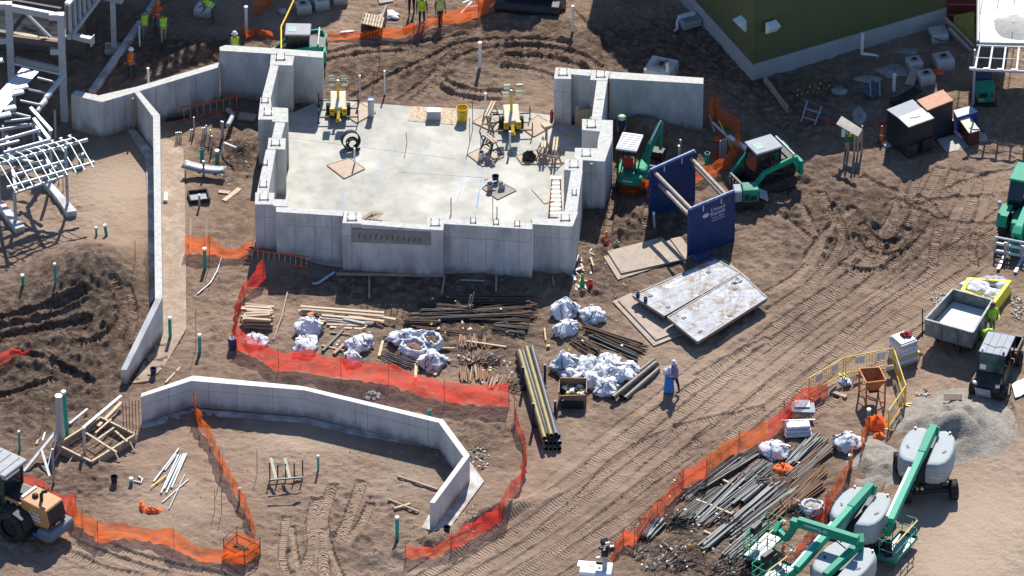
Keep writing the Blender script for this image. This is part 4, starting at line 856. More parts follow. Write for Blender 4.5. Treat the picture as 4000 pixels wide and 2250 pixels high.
def lift(name, label, hc, rz, crz, boom, jib, bk, brz, text=None, z=1.15, wheels=True, arm=None):
    g = Vector((hc.x, hc.y, 0)); T = thing('boom_lift', label, 'boom lift', g, 0, 'green and grey boom lifts')
    def X(mb): return mb.xf(g, rz)
    def C_(mb): return mb.xf(g, crz)
    # hood halves: rounded plan, slightly domed lid
    for s in (-1, 1):
        pl = []
        for px, py in [(.22, -1.5), (.5, -1.62), (.8, -1.5), (1.05, -1.2), (1.2, -.7), (1.26, 0), (1.22, .6), (1.08, 1.05), (.82, 1.3), (.45, 1.37), (.22, 1.37)]: pl.append((s * px, py))
        mb = MB(); n_ = len(pl); cx = s * .7
        lv = [(z - .15, .93), (z + .0, 1.0), (z + .62, 1.0), (z + .8, .965), (z + .9, .9), (z + .93, .78)]
        rows = [[(cx + (x - cx) * f, y * f, zz) for x, y in pl] for zz, f in lv]
        if s < 0: rows = [r[::-1] for r in rows]
        mb.grid(rows, closed=True); mb.add([p for p in rows[-1]], [tuple(range(n_))], True); mb.add(rows[0], [tuple(range(n_))[::-1]])
        o = W('hood', X(mb), mat('hood_grey', (.34, .375, .39), .65, 0, .06, 3, spec=.25, dirt=.05), T); md = o.modifiers.new('edge', 'BEVEL'); md.width = .03; md.segments = 2; md.angle_limit = R(25)
        W('logo_disc', X(MB().tube((s * .62, 1.355, z + .42), (s * .62, 1.372, z + .42), .07, 12)), M_YEL, o)
        W('decal', X(MB().box(s * .62 - .25, s * .62 + .25, 1.352, 1.362, z + .24, z + .3)), M_WHITE, o)
        W('beacon', X(MB().tube((s * .8, -1.25, z + .9), (s * .8, -1.25, z + 1.02), .05, 8)), mat('amber_lens', (0.75, 0.18, 0.02), .3), T)
        W('louvre', X(MB().obox((s * .85, .2, z + .945), (.1, .22, .02), .5 * s)), M_DARK, T)
    W('turntable', X(MB().box(-1.0, 1.0, -1.2, 1.2, z - .28, z - .12)), M_DARK, T); W('centre_well', X(MB().box(-.21, .21, -1.4, 1.3, z - .1, z + .5)), M_DARK, T)
    W('chassis', C_(MB().box(-.55, .55, -1.25, 1.25, .45, .85)), M_DARK, T, .04)
    for y in (1.05, -1.3): W('axle', C_(MB().box(-1.0, 1.0, y, y + .25, .38, .6)), M_DARK, T)
    ax = Vector((math.cos(crz), math.sin(crz), 0))
    for x, y in [(-1.08, 1.2), (1.08, 1.2), (-1.08, -1.2), (1.08, -1.2)]:
        q = Vector((x, y, .46)); q = Matrix.Rotation(crz, 4, 'Z') @ q + g; wheel(T, q, .46, .36, ax, M_GREY, 18)
    # boom
    zb = z + .95
    for i, (a, b, wd, ht, m) in enumerate(boom):
        W('boom', MB().bar(a, b, wd, ht), m, T, .02)
    for a, b, wd, ht, m, nm in jib: W(nm, MB().bar(a, b, wd, ht), m, T, .015)
    if bk is not None: basket(T, bk, brz)
    return T
def up(p, dz): return p + Vector((0, 0, dz))
# first lift
h1 = V('t32', 1200, 475, 2.08); a1 = V('t32', 1245, 345, 2.45); e1 = V('t32', 925, 1040, 2.15)
b1 = V('t32', 975, 1290); b1 = Vector((b1.x, b1.y, 0))
bd = (e1 - a1).normalized()
L1 = lift('boom_lift', 'boom lift parked beside the gravel heap with its basket folded forward', h1, math.pi - .25, .12,
     [(a1 - bd * .15, a1 + bd * 1.9, .36, .42, M_GREEN), (a1 + bd * 1.5, e1, .3, .36, M_LGREEN), (a1 + bd * 1.6 + Vector((-.02, 0, -.32)), a1 + bd * 3.6 + Vector((-.02, 0, -.36)), .16, .16, M_DARK)],
     [(up(e1, -.1), V('t32', 905, 1140, 1.35), .2, .26, M_GREEN, 'jib'), (up(e1, .05) + bd * -4.0 + Vector((-.24, 0, .02)), up(e1, .05) + Vector((-.24, 0, .02)) + bd * -.3, .14, .06, M_WPAINT, 'hose_tray'),
      (V('t32', 880, 1080, 1.5), V('t32', 870, 1165, .75), .09, .09, M_WHITE, 'cylinder'), (up(a1, -.3), up(a1, .05) - bd * .2, .5, .3, M_GREEN, 'pivot_head')], b1, R(60))
q = V('t32', 1130, 800, .75)
for k, m_ in enumerate([M_BLUEP, M_YEL, M_WHITE]): W('hose_tag', MB().obox(q + Vector((-.25 + k * .22, .1, 0)), (.1, .1, .1), .4), m_, L1)
h2 = V('t32', 700, 930, 2.05); a2 = V('t32', 765, 785, 2.45); e2 = V('t32', 215, 1400, 2.0); bd2 = (e2 - a2).normalized(); b2 = V('t32', 40, 1500); b2 = Vector((b2.x, b2.y, 0))
lift('boom_lift', 'middle boom lift whose pale green boom reaches the bottom edge', h2, math.pi - .42, .1,
     [(a2 - bd2 * .15, a2 + bd2 * 1.7, .36, .42, M_GREEN), (a2 + bd2 * 1.3, e2, .3, .36, M_LGREEN)],
     [(up(e2, -.1), V('t32', 120, 1480, 1.2), .2, .26, M_GREEN, 'jib'), (e2 + bd2 * -3.6 + Vector((-.22, .0, .12)), e2 + Vector((-.22, 0, .12)), .14, .06, M_WPAINT, 'hose_tray'), (up(a2, -.3), up(a2, .05) - bd2 * .2, .5, .3, M_GREEN, 'pivot_head')], b2, R(50))
h3 = V('t32', 570, 1345, 2.0); a3 = V('t32', 690, 1195, 2.6); e3 = V('bl', 1010, 620, 2.9)
bd3 = (e3 - V('bl', 1900, 900, 2.9)).normalized(); r3 = V('bl', 1900, 900, 2.9); b3 = V('bl', 470, 1010, .55)
lift('boom_lift', 'lowest boom lift with its arm swung across to the basket', h3, math.pi - .52, .1,
     [(V('t32', 430, 1449, 2.1), V('t32', 690, 1210, 2.3), .3, .36, M_GREEN), (r3 - bd3 * .1, e3, .28, .46, M_GREEN)],
     [(V('t32', 690, 1240, 2.0), V('t32', 695, 1160, 2.75), .36, .5, M_GREEN, 'riser'), (e3 + bd3 * .02, V('bl', 830, 880, 1.5), .2, .3, M_GREEN, 'jib'), (up(e3, -.1) + bd3 * -.1, up(e3, -.1) + bd3 * .35, .32, .34, M_GREEN, 'knuckle'), (V('bl', 720, 640, 1.7), V('bl', 640, 800, 1.5), .26, .3, M_GREEN, 'rotator'),
      (V('bl', 830, 880, 1.5), V('bl', 700, 760, 1.5), .2, .3, M_GREEN, 'rotator_arm'), (V('bl', 1560, 890, 2.75), V('bl', 1740, 1030, 2.3), .05, .05, M_DARK, 'cylinder')], Vector((b3.x, b3.y, .2)), R(58))
# lettering on the arm of the third lift
tdir = (r3 - e3).normalized(); nrm = Vector((tdir.y, -tdir.x, 0)).normalized(); nrm = nrm if nrm.y < 0 else -nrm
LT3 = [o for o in COL.objects if o.get('label', '').startswith('lowest boom')][0]
def place_text(body, size, pos, xdir, ndir, m, T):
    x_ = xdir.normalized(); z_ = ndir.normalized(); y_ = z_.cross(x_)
    Mx = Matrix(((x_.x, y_.x, z_.x, pos.x - T.location.x), (x_.y, y_.y, z_.y, pos.y - T.location.y), (x_.z, y_.z, z_.z, pos.z - T.location.z), (0, 0, 0, 1)))
    return text_part('lettering', body, size, Mx, m, T)
place_text('S-45', .26, e3.lerp(r3, .45) + nrm * .145, tdir, nrm, M_WHITE, LT3)
W('sticker_strip', MB().bar(e3.lerp(r3, .12) + nrm * .143 + Vector((0, 0, .04)), e3.lerp(r3, .36) + nrm * .143 + Vector((0, 0, .04)), .006, .09), mat('pale_decal', (.45, .5, .5), .6), LT3)
S('orange_strap', MB().path([V('bl', 800, 970, 1.0), V('bl', 770, 1060, .5), V('bl', 790, 1120, .3), V('bl', 770, 1190, .05)], .07, 6), M_ORANGE, 'orange cloth strap hanging from the lowest lift basket', 'strap')
def tracked_loader(label, g, rz, sc=1.0, bucket=False):
    T = thing('track_loader', label, 'loader', g)
    def X(mb):
        mb.v = [(x * sc, y * sc, z * sc) for x, y, z in mb.v]; return mb.xf(g, rz)
    for s in (-1, 1):
        x0, x1 = s * .55, s * .93; lo_, hi_ = min(x0, x1), max(x0, x1)
        W('track', X(MB().ext([(-.95, .05), (.75, .0), (1.0, .18), (1.02, .35), (.8, .5), (-.85, .62), (-1.12, .45), (-1.12, .2)], lo_, hi_)), M_BLACK, T, .04)
        for k in range(11): W('track_lug', X(MB().box(lo_ - .01, hi_ + .01, -.95 + k * .17, -.87 + k * .17, -.02, .03)), M_BLACK, T)
        # lift arm: long bent plate
        prof = [(-1.3, 1.0), (-1.15, 1.5), (-.85, 1.55), (.5, 1.25), (1.15, .55), (1.35, .25), (1.22, .2), (.95, .5), (.4, 1.05), (-.9, 1.3), (-1.1, .95)]
        W('lift_arm', X(MB().ext(prof, s * .78 - .07, s * .78 + .07)), M_GREEN, T, .02)
        W('arm_link', X(MB().bar((s * .78, -1.2, .8), (s * .78, -1.05, 1.5), .12, .2)), M_GREEN, T)
        W('arm_cylinder', X(MB().tube((s * .7, -.6, .75), (s * .72, .35, 1.05), .05, 8)), M_DARK, T)
        W('rear_panel', X(MB().box(s * .62 - .28, s * .62 + .28, -1.42, -1.25, .55, 1.25)), M_GREEN, T, .03)
        W('tail_lamp', X(MB().box(s * .62 - .18, s * .62 + .18, -1.44, -1.42, .8, 1.0)), M_RED, T)
    W('body', X(MB().box(-.52, .52, -1.25, .7, .35, .95)), M_DARK, T, .03); W('engine_hood', X(MB().ext([(-1.38, .6), (-1.38, 1.25), (-.5, 1.38), (-.5, .6)], -.5, .5)), M_DARK, T, .03)
    W('cab', X(MB().ext([(-.5, .9), (-.5, 1.95), (.55, 1.95), (.72, 1.0), (.72, .9)], -.46, .46)), M_GLASS, T)
    for s in (-1, 1):
        for p, q in [((s * .46, -.5, .9), (s * .46, -.5, 1.95)), ((s * .46, .72, .95), (s * .46, .55, 1.95)), ((s * .46, 0, .9), (s * .46, 0, 1.95))]: W('cab_post', X(MB().bar(p, q, .07, .07)), M_DARK, T)
    W('cab_roof', X(MB().box(-.55, .55, -.6, .72, 1.95, 2.06)), M_GREY, T, .05); W('roof_hatch', X(MB().box(-.28, .2, .15, .55, 2.06, 2.075)), mat('pale_glass', (.22, .36, .31), .6), T)
    W('cross_tube', X(MB().tube((-.8, -1.0, 1.62), (.8, -1.0, 1.62), .055, 8)), M_STEELP, T)
    W('quick_coupler', X(MB().box(-.62, .62, 1.25, 1.38, .08, .62)), M_DARK, T, .02)
    for k in range(5): W('coupler_rib', X(MB().box(-.55 + k * .25, -.5 + k * .25, 1.36, 1.42, .12, .55)), M_GALV, T)
    if bucket: W('bucket', X(MB().ext([(1.4, .1), (1.45, .62), (1.5, .62), (1.52, .16), (2.05, .04), (2.05, 0), (1.45, .02)], -.85, .85)), M_RUST, T, .01)
    return T
tl = V('sk', 905, 870); fw = Vector((-2.5, -1.35, 0))
TL = tracked_loader('green compact track loader with grey cab roof by the blue trench box', tl, math.atan2(-fw.x, fw.y), 1.12)
tl2 = V('t10', 330, 470); tracked_loader('green track loader half hidden behind the rear wall corner', tl2, R(88), .95, True)
# mini excavator in the shaded pit
def excavator(label, g, rz, pts):
    T = thing('mini_excavator', label, 'excavator', g)
    def X(mb): return mb.xf(g, rz)
    for s in (-1, 1):
        W('track', X(MB().ext([(-.95, .1), (-.8, 0), (.8, 0), (.98, .12), (.98, .32), (.8, .44), (-.8, .44), (-.98, .32)], s * .68 - .16, s * .68 + .16)), M_BLACK, T, .04)
    W('undercarriage', X(MB().box(-.5, .5, -.5, .5, .2, .5)), M_DARK, T)
    W('blade', X(MB().box(-.85, .85, 1.05, 1.15, .05, .45)), M_DARK, T)
    pl = [(-.72, .5), (-.76, -.3), (-.6, -.85), (-.25, -1.05), (.25, -1.05), (.6, -.85), (.76, -.3), (.72, .5)]
    o = W('house', X(MB().prism(pl, .52, 1.0)), M_GREEN, T, .1); W('counterweight', X(MB().prism([(x * .98, y * .98) for x, y in pl if y < 0] , .5, .75)), M_DARK, T, .05)
    W('hood_side', X(MB().box(.2, .74, -.5, .5, .95, 1.22)), M_GREEN, T, .12)
    W('seat', X(MB().box(-.45, .1, -.35, .15, 1.0, 1.35)), M_RED, T, .08); W('seat_back', X(MB().box(-.45, .1, -.45, -.32, 1.2, 1.75)), M_RED, T, .06)
    for x, y in [(-.62, -.55), (.22, -.55), (-.62, .55), (.22, .55)]: W('canopy_post', X(MB().bar((x, y, 1.0), (x, y, 2.3), .07, .07)), M_DARK, T)
    W('canopy_roof', X(MB().box(-.72, .32, -.72, .75, 2.3, 2.42)), M_WPAINT, T, .05)
    for k in range(7): W('roof_rib', X(MB().box(-.66, .26, -.62 + k * .19, -.58 + k * .19, 2.42, 2.435)), M_GREY, T)
    W('decal', X(MB().box(-.3, .2, -1.065, -1.055, .8, .86)), M_WHITE, T)
    f0, f1, f2, f3 = pts
    mid = f0.lerp(f1, .45) + Vector((0, -.05, .22))
    W('boom', MB().bar(f0, mid, .24, .34), M_GREEN, T, .03); W('boom', MB().bar(mid - (f1 - mid).normalized() * .12, f1, .22, .3), M_GREEN, T, .03)
    W('stick', MB().bar(f1 + Vector((0, 0, .1)), f2, .17, .24), M_GREEN, T, .03)
    W('boom_cylinder', MB().tube(mid + Vector((0, -.1, .22)), f1 + Vector((0, -.05, .22)), .05, 8), M_GALV, T); W('hose', MB().path([f0 + Vector((.1, 0, .2)), mid + Vector((.1, -.05, .25)), f1 + Vector((.1, 0, .25))], .03, 5), M_BLACK, T)
    W('swing_post', MB().tube(Vector((f0.x, f0.y, .35)), f0 + Vector((0, 0, .15)), .14, 10), M_DARK, T)
    d = (f3 - f0); a = math.atan2(-d.x, d.y)
    W('bucket', MB().ext([(-.3, .5), (.15, .55), (.3, .1), (.2, -.05), (-.25, .0), (-.35, .25)], -.32, .32).xf(Vector((f3.x, f3.y, gz(f3.x, f3.y) + .02)), a), M_DARK, T, .02)
    for k in range(4): W('bucket_tooth', MB().box(-.28 + k * .18, -.22 + k * .18, .18, .4, -.03, .03).xf(Vector((f3.x, f3.y, gz(f3.x, f3.y) + .04)), a), M_GALV, T)
    return T
xg = V('ex', 375, 1120)
excavator('green mini excavator with ribbed white canopy in the pit', xg, R(-14), [V('ex', 535, 830, .9), V('ex', 815, 175, 2.55), V('ex', 805, 560, .75), V('ex', 770, 730)])
# trench roller
def roller():
    g = V('sk', 640, 1225); T = thing('trench_roller', 'green trench roller with grey hood behind the blue panel', 'roller', g)
    rz = .1
    def X(mb): return mb.xf(g, rz)
    W('drum_frame', X(MB().box(-.3, .5, -.42, .42, .3, .55)), M_DARK, T); W('front_hood', X(MB().ext([(-.42, .5), (-.42, 1.0), (-.3, 1.1), (.3, 1.1), (.42, 1.0), (.42, .5)], -.68, -.3)), M_GREY, T, .06)
    W('engine_cover', X(MB().ext([(-.43, .5), (-.43, 1.05), (-.33, 1.15), (.33, 1.15), (.43, 1.05), (.43, .5)], -.26, .5)), M_GREEN, T, .04)
    for k in range(4): W('vent_slot', X(MB().box(-.2 + k * .12, -.13 + k * .12, -.25, .2, 1.15, 1.165)), M_DARK, T)
    W('side_door', X(MB().box(-.2, .05, -.45, -.43, .6, .95).box(.1, .4, -.45, -.43, .6, .85)), M_DARK, T); W('rear_bumper', X(MB().obox((.75, 0, .62), (.45, .7, .1), 0, 0, .5)), M_GREY, T); W('bumper_edge', X(MB().box(.86, .94, -.36, .36, .46, .54)), M_WOOD, T)
    for x in (-.45, .5):
        for s in (-1, 1): W('drum', X(MB().tube((x, s * .06, .28), (x, s * .43, .28), .28, 14)), M_DARK, T)
roller()
# telehandler entering from the side
def telehandler():
    fwd = Vector((-.32, -.95, 0)).normalized(); rt = Vector((-fwd.y, fwd.x, 0)) * -1
    ca = V('th', 600, 860); g = ca + Vector((.3, -.9, 0)); g.z = 0
    T = thing('telehandler', 'green telehandler with forks lowered, cut by the picture edge', 'telehandler', g)
    rz = math.atan2(-fwd.x, fwd.y)
    def X(mb): return mb.xf(g, rz)
    W('chassis', X(MB().box(-.55, .55, -4.2, .3, .55, 1.1)), M_GREEN, T, .06); W('engine_bay', X(MB().box(-1.15, -.5, -3.4, -1.0, .7, 1.5)), M_GREEN, T, .08); W('cab', X(MB().ext([(-2.8, .9), (-2.8, 2.3), (-1.5, 2.35), (-1.0, 1.5), (-1.0, .9)], .35, 1.1)), M_GLASS, T, .03); W('cab_roof', X(MB().box(.3, 1.15, -2.9, -1.35, 2.33, 2.45)), M_GREEN, T, .05)
    ax = rt
    for x, y in [(-1.0, -.35), (1.0, -.35), (-1.0, -3.4), (1.0, -3.4)]:
        q = Matrix.Rotation(rz, 4, 'Z') @ Vector((x, y, .62)) + g; wheel(T, q, .62, .42, ax, M_GREY, 20)
        W('fender', X(MB().ext([(y - .7, .9), (y - .5, 1.32), (y + .5, 1.32), (y + .72, .8), (y + .66, .75), (y + .45, 1.26), (y - .45, 1.26), (y - .64, .85)], x - .25, x + .25)), M_GREEN, T)
    W('boom', X(MB().bar((0, -4.2, 1.9), (0, .9, 1.15), .36, .42)), M_LGREEN, T, .03); W('boom_head', X(MB().ext([(.8, 1.4), (1.25, 1.2), (1.35, .25), (1.05, .2), (.8, .9)], -.24, .24)), M_GREEN, T, .03); W('head_window', X(MB().box(-.08, .08, 1.3, 1.33, .8, 1.05)), M_DARK, T)
    W('mirror', X(MB().tube((1.25, -.2, 1.6), (1.25, -.2, 1.85), .09, 8)), M_GREY, T)
    for z_ in (.12, .55): W('carriage_bar', X(MB().box(-.95, .95, 1.42, 1.5, z_, z_ + .12)), M_WPAINT, T)
    for x in (-.93, -.3, .3, .93): W('carriage_post', X(MB().box(x - .04, x + .04, 1.43, 1.49, .1, .95)), M_STEELP, T)
    W('carriage_bar', X(MB().tube((-.95, 1.46, .95), (.95, 1.46, .95), .05, 8)), M_WPAINT, T)
    for x in (-.42, .42): W('fork', X(MB().box(x - .07, x + .07, 1.5, 2.75, .05, .1).box(x - .07, x + .07, 1.5, 1.56, .05, .8)), M_GALV, T)
telehandler()
# wheel loader, rear end
def wheel_loader():
    g = V('ld', 790, 800, 2.1); g.z = 0; rz = R(53.6)
    T = thing('wheel_loader', 'tan wheel loader seen from behind, cut by the picture edge', 'loader', g)
    mt = mat('loader_tan', (0.50, 0.26, 0.11), .6, 0, .08, 3, spec=.25)
    def X(mb): return mb.xf(g, rz)
    W('engine_hood', X(MB().ext([(0.02, 1.05), (-.06, 1.3), (.1, 2.02), (1.55, 2.1), (1.55, 1.0), (.7, .95)], -.62, .62)), mt, T, .06)
    W('grille', X(MB().ext([(-.01, 1.1), (-.1, 1.3), (.06, 1.96), (.1, 1.95), (.0, 1.1)], -.55, .55)), M_DARK, T); W('radiator_deck', X(MB().box(-.5, .5, 1.56, 2.5, 1.1, 1.98)), M_DARK, T)
    W('side_rail', X(MB().box(-.66, -.56, 1.5, 3.0, 1.75, 1.87).box(-.66, -.56, 1.5, 3.0, 1.0, 1.12).box(.56, .66, 1.5, 3.0, 1.75, 1.87)), mt, T)
    for k in range(3): W('louvre_bar', X(MB().box(-.65, -.57, 1.7 + k * .35, 1.8 + k * .35, 1.1, 1.76)), mt, T)
    W('white_panel', X(MB().box(-.5, .5, 1.48, 1.62, 2.09, 2.16)), M_WPAINT, T)
    W('counterweight', X(MB().ext([(-.35, .55), (-.4, .8), (-.3, 1.05), (.5, 1.0), (.6, .5), (.0, .42)], -.85, .85)), mat('counterweight_grey', (.13, .16, .19), .6), T, .12)
    W('exhaust', X(MB().path([(-.1, .75, 2.05), (-.1, .75, 2.4), (-.08, .68, 2.55), (.0, .5, 2.62)], .085, 8)), M_DARK, T); W('air_cap', X(MB().lathe([(.0, .14), (.14, .12), (.16, 0)], (-.05, 1.15, 2.07), 10)), M_DARK, T)
    for x in (-.45, .45): W('tail_lamp', X(MB().box(x - .05, x + .05, -.13, -.1, 1.12, 1.22)), M_RED, T)
    W('number_plate', X(MB().box(-.2, .1, -.13, -.1, 1.1, 1.2)), M_YEL, T); W('lamp_cluster', X(MB().box(-.9, -.84, .35, .65, .62, .75)), M_BLUEP, T)
    ax = Vector((math.cos(rz), math.sin(rz), 0))
    for x, y in [(-1.0, 1.75), (1.0, 1.75), (-1.0, 4.9), (1.0, 4.9)]:
        q = Matrix.Rotation(rz, 4, 'Z') @ Vector((x, y, .78)) + g; wheel(T, q, .78, .55, ax, M_DARK, 22, 24)
    W('rear_fender', X(MB().ext([(.75, 1.0), (1.0, 1.5), (1.6, 1.68), (2.3, 1.6), (2.7, 1.15), (2.6, 1.1), (2.2, 1.52), (1.6, 1.6), (1.05, 1.42), (.85, 1.0)], -1.25, -.62)), M_DARK, T)
    W('chassis', X(MB().box(-.5, .5, .4, 5.4, .6, 1.05)), M_DARK, T); W('cab', X(MB().ext([(2.5, 1.3), (2.5, 3.0), (3.9, 3.0), (4.1, 1.3)], -.68, .68)), M_GLASS, T)
    for x in (-.68, .68):
        for y in (2.5, 3.95): W('cab_post', X(MB().bar((x, y, 1.3), (x, y, 3.0), .09, .09)), mat('cab_green', (.02, .07, .045), .5), T)
    W('cab_roof', X(MB().box(-.85, .85, 2.25, 4.2, 3.0, 3.16)), mat('cab_roof_grey', (.28, .29, .30), .6, 0, .1, 3), T, .08)
    for k in range(3): W('roof_rib', X(MB().box(-.7, .7, 2.6 + k * .5, 2.66 + k * .5, 3.16, 3.19)), M_GREY, T)
    W('roof_wrap', X(MB().box(-.8, .2, 2.2, 2.5, 2.92, 3.03)), M_GALV, T, .03)
    n_ = Vector((-math.cos(rz), -math.sin(rz), 0)); xd = Vector((math.sin(rz), -math.cos(rz), 0))
    pos = Vector(X(MB().add([(-.635, .75, 1.62)], [])).v[0]); place_text('CASE', .26, pos, xd, n_, M_WHITE, T)
    W('decal', X(MB().box(-.632, -.622, .45, 1.05, 1.38, 1.46)), M_WHITE, T); W('decal', X(MB().box(-.632, -.622, .4, .9, 1.24, 1.31)), M_WHITE, T)
    W('decal', X(MB().box(-.632, -.622, .7, 1.0, 1.78, 1.86)), M_YEL, T)
wheel_loader()
# utility vehicle
def utv():
    c = V('dt', 1010, 800, 1.95); g = Vector((c.x, c.y, 0)); rz = math.pi - .31
    T = thing('utility_vehicle', 'grey roofed side-by-side utility vehicle with black windscreen', 'utility vehicle', g)
    def X(mb): return mb.xf(g, rz)
    W('roof', X(MB().box(-.66, .66, -.85, .85, 1.93, 2.0)), M_GREY, T, .05)
    for x in (-.33, 0, .33): W('roof_rib', X(MB().box(x - .01, x + .01, -.8, .8, 2.0, 2.012)), M_DARK, T)
    W('tie_strap', X(MB().path([(-.67, .25, 1.99), (-.3, .2, 2.02), (0, .35, 2.02), (.3, .25, 2.02), (.67, .15, 1.99)], .012, 4)), M_BLACK, T)
    W('windscreen', X(MB().hexa([(-.6, 1.15, 1.15), (.6, 1.15, 1.15), (.6, 1.12, 1.12), (-.6, 1.12, 1.12)][::-1], [(-.58, .86, 1.92), (.58, .86, 1.92), (.58, .83, 1.9), (-.58, .83, 1.9)][::-1])), M_GLASS, T)
    for x in (-.62, .62):
        for p, q in [((x, .85, 1.95), (x, 1.18, 1.12)), ((x, -.05, 1.95), (x, -.1, .6)), ((x, -.82, 1.95), (x, -.85, .9)), ((x, 1.18, 1.12), (x, 1.1, .5))]: W('roll_bar', X(MB().tube(p, q, .035, 6)), M_DARK, T)
        W('door', X(MB().box(x - .03, x + .03, -.05, 1.0, .5, 1.1)), M_DARK, T); W('head_lamp', X(MB().obox((x * .86, 1.78, .88), (.2, .1, .12), .3 if x < 0 else -.3)), M_WHITE, T)
    W('hood', X(MB().ext([(1.1, .6), (1.1, 1.14), (1.6, 1.02), (1.85, .8), (1.88, .5)], -.62, .62)), M_DARK, T, .06); W('hood_scoop', X(MB().ext([(1.15, 1.1), (1.3, 1.14), (1.7, .98), (1.6, .95)], -.25, .25)), M_BLACK, T)
    W('skid_plate', X(MB().obox((0.1, 1.95, .5), (.72, .08, .55), 0, -.35)), M_GREY, T, .02)
    pos = Vector(X(MB().add([(.1, 2.0, .52)], [])).v[0]); place_text('Bobcat', .13, pos + Vector((0, -.03, .03)), Vector((-math.cos(rz), -math.sin(rz), 0)), Vector((-math.sin(rz), math.cos(rz), .35)), M_WHITE, T)
    W('notice_card', X(MB().hexa([(.22, 1.135, 1.24), (.5, 1.135, 1.24), (.5, 1.128, 1.24), (.22, 1.128, 1.24)][::-1], [(.22, 1.05, 1.45), (.5, 1.05, 1.45), (.5, 1.042, 1.45), (.22, 1.042, 1.45)][::-1])), M_WHITE, T)
    W('floor_pan', X(MB().box(-.6, .6, -1.0, 1.2, .4, .55)), M_DARK, T); W('seat', X(MB().box(-.55, .55, -.6, 0, .6, .8).box(-.55, .55, -.7, -.55, .8, 1.3)), M_BLACK, T, .05)
    W('cargo_bed', X(MB().box(-.75, .75, -2.15, -.95, .65, .7).box(-.75, .75, -.98, -.92, .7, 1.1).box(-.75, .75, -2.15, -2.08, .7, 1.1).box(-.75, -.69, -2.15, -.95, .7, 1.1).box(.69, .75, -2.15, -.95, .7, 1.1)), M_DARK, T)
    ax = Vector((math.cos(rz), math.sin(rz), 0))
    for x, y in [(-.72, 1.4), (.72, 1.4), (-.72, -1.45), (.72, -1.45)]: wheel(T, Matrix.Rotation(rz, 4, 'Z') @ Vector((x, y, .34)) + g, .34, .27, ax, M_DARK, 16, 16)
    W('beacon', X(MB().tube((.5, .7, 2.0), (.5, .7, 2.12), .04, 8)), M_WHITE, T); W('beacon', X(MB().tube((-.5, .7, 2.0), (-.5, .7, 2.1), .06, 8)), M_DARK, T)
    W('orange_lamp', X(MB().obox((-.7, -.9, 1.0), (.1, .1, .1))), M_ORANGE, T)
utv()
def trailer():
    zt, zb = 1.6, .72
    cs = [V('dt', 490, 155, zt), V('dt', 958, 285, zt), V('dt', 722, 668, zt), V('dt', 162, 510, zt)]
    ctr = sum(cs, Vector()) / 4; T = thing('dump_trailer', 'grey steel dump trailer half full of pale slurry', 'trailer', Vector((ctr.x, ctr.y, 0)))
    mg = mat('trailer_grey', (0.15, 0.165, 0.17), .6, .2, .2, 3, dirt=.35, dirtcol=(.3, .29, .27))
    inn = [ctr + (p - ctr) * .955 for p in cs]
    for i in range(4):
        j = (i + 1) % 4; a, b, c, d = cs[i], cs[j], inn[j], inn[i]
        W('side_panel', MB().hexa([(p.x, p.y, zb) for p in (a, b, c, d)][::-1], [(p.x, p.y, zt) for p in (a, b, c, d)][::-1]), mg, T)
        W('top_rail', MB().bar(up(a, .02), up(b, .02), .1, .07), mg, T)
        if i in (2, 1, 3):
            for f in (.33, .66): q = a.lerp(b, f); n_ = (q - ctr); n_.z = 0; n_.normalize(); W('rib', MB().bar((q.x + n_.x * .03, q.y + n_.y * .03, zb), (q.x + n_.x * .03, q.y + n_.y * .03, zt - .04), .08, .08), mg, T)
    W('bed_floor', MB().prism(inn, zb - .05, zb + .03), mg, T)
    W('slurry', MB().prism([ctr + (p - ctr) * .93 for p in cs], zb + .03, zb + .3), mat('pale_slurry', (0.62, 0.61, 0.55), .6, 0, .15, 2.5, .02, 8), T)
    W('tailgate_bar', MB().tube(V('dt', 130, 720, .5), V('dt', 130, 420, 1.6) + Vector((0, 0, .2)), .03, 6), M_DARK, T); W('hitch', MB().bar(V('dt', 160, 640, .8), V('dt', 60, 740, .5), .1, .1), M_DARK, T)
    ld = (cs[3] - cs[0]).normalized(); sd = (cs[1] - cs[0]).normalized()
    for s in (-.9, .9):
        for t in (-.45, .45):
            q = Vector((ctr.x, ctr.y, .36)) + sd * s * .95 + ld * t; q.z = .36; wheel(T, q, .36, .24, Vector((sd.x, sd.y, 0)), M_GREY, 0, 16)
    W('frame_rail', MB().bar(Vector((ctr.x, ctr.y, .6)) - ld * 1.5 + sd * .4, Vector((ctr.x, ctr.y, .6)) + ld * 1.5 + sd * .4, .1, .16).bar(Vector((ctr.x, ctr.y, .6)) - ld * 1.5 - sd * .4, Vector((ctr.x, ctr.y, .6)) + ld * 1.5 - sd * .4, .1, .16), M_DARK, T)
    q = V('dt', 580, 880); W('jack_stand', MB().tube((q.x, q.y, 0), (q.x, q.y, .75), .07, 8), M_DARK, T)
trailer()
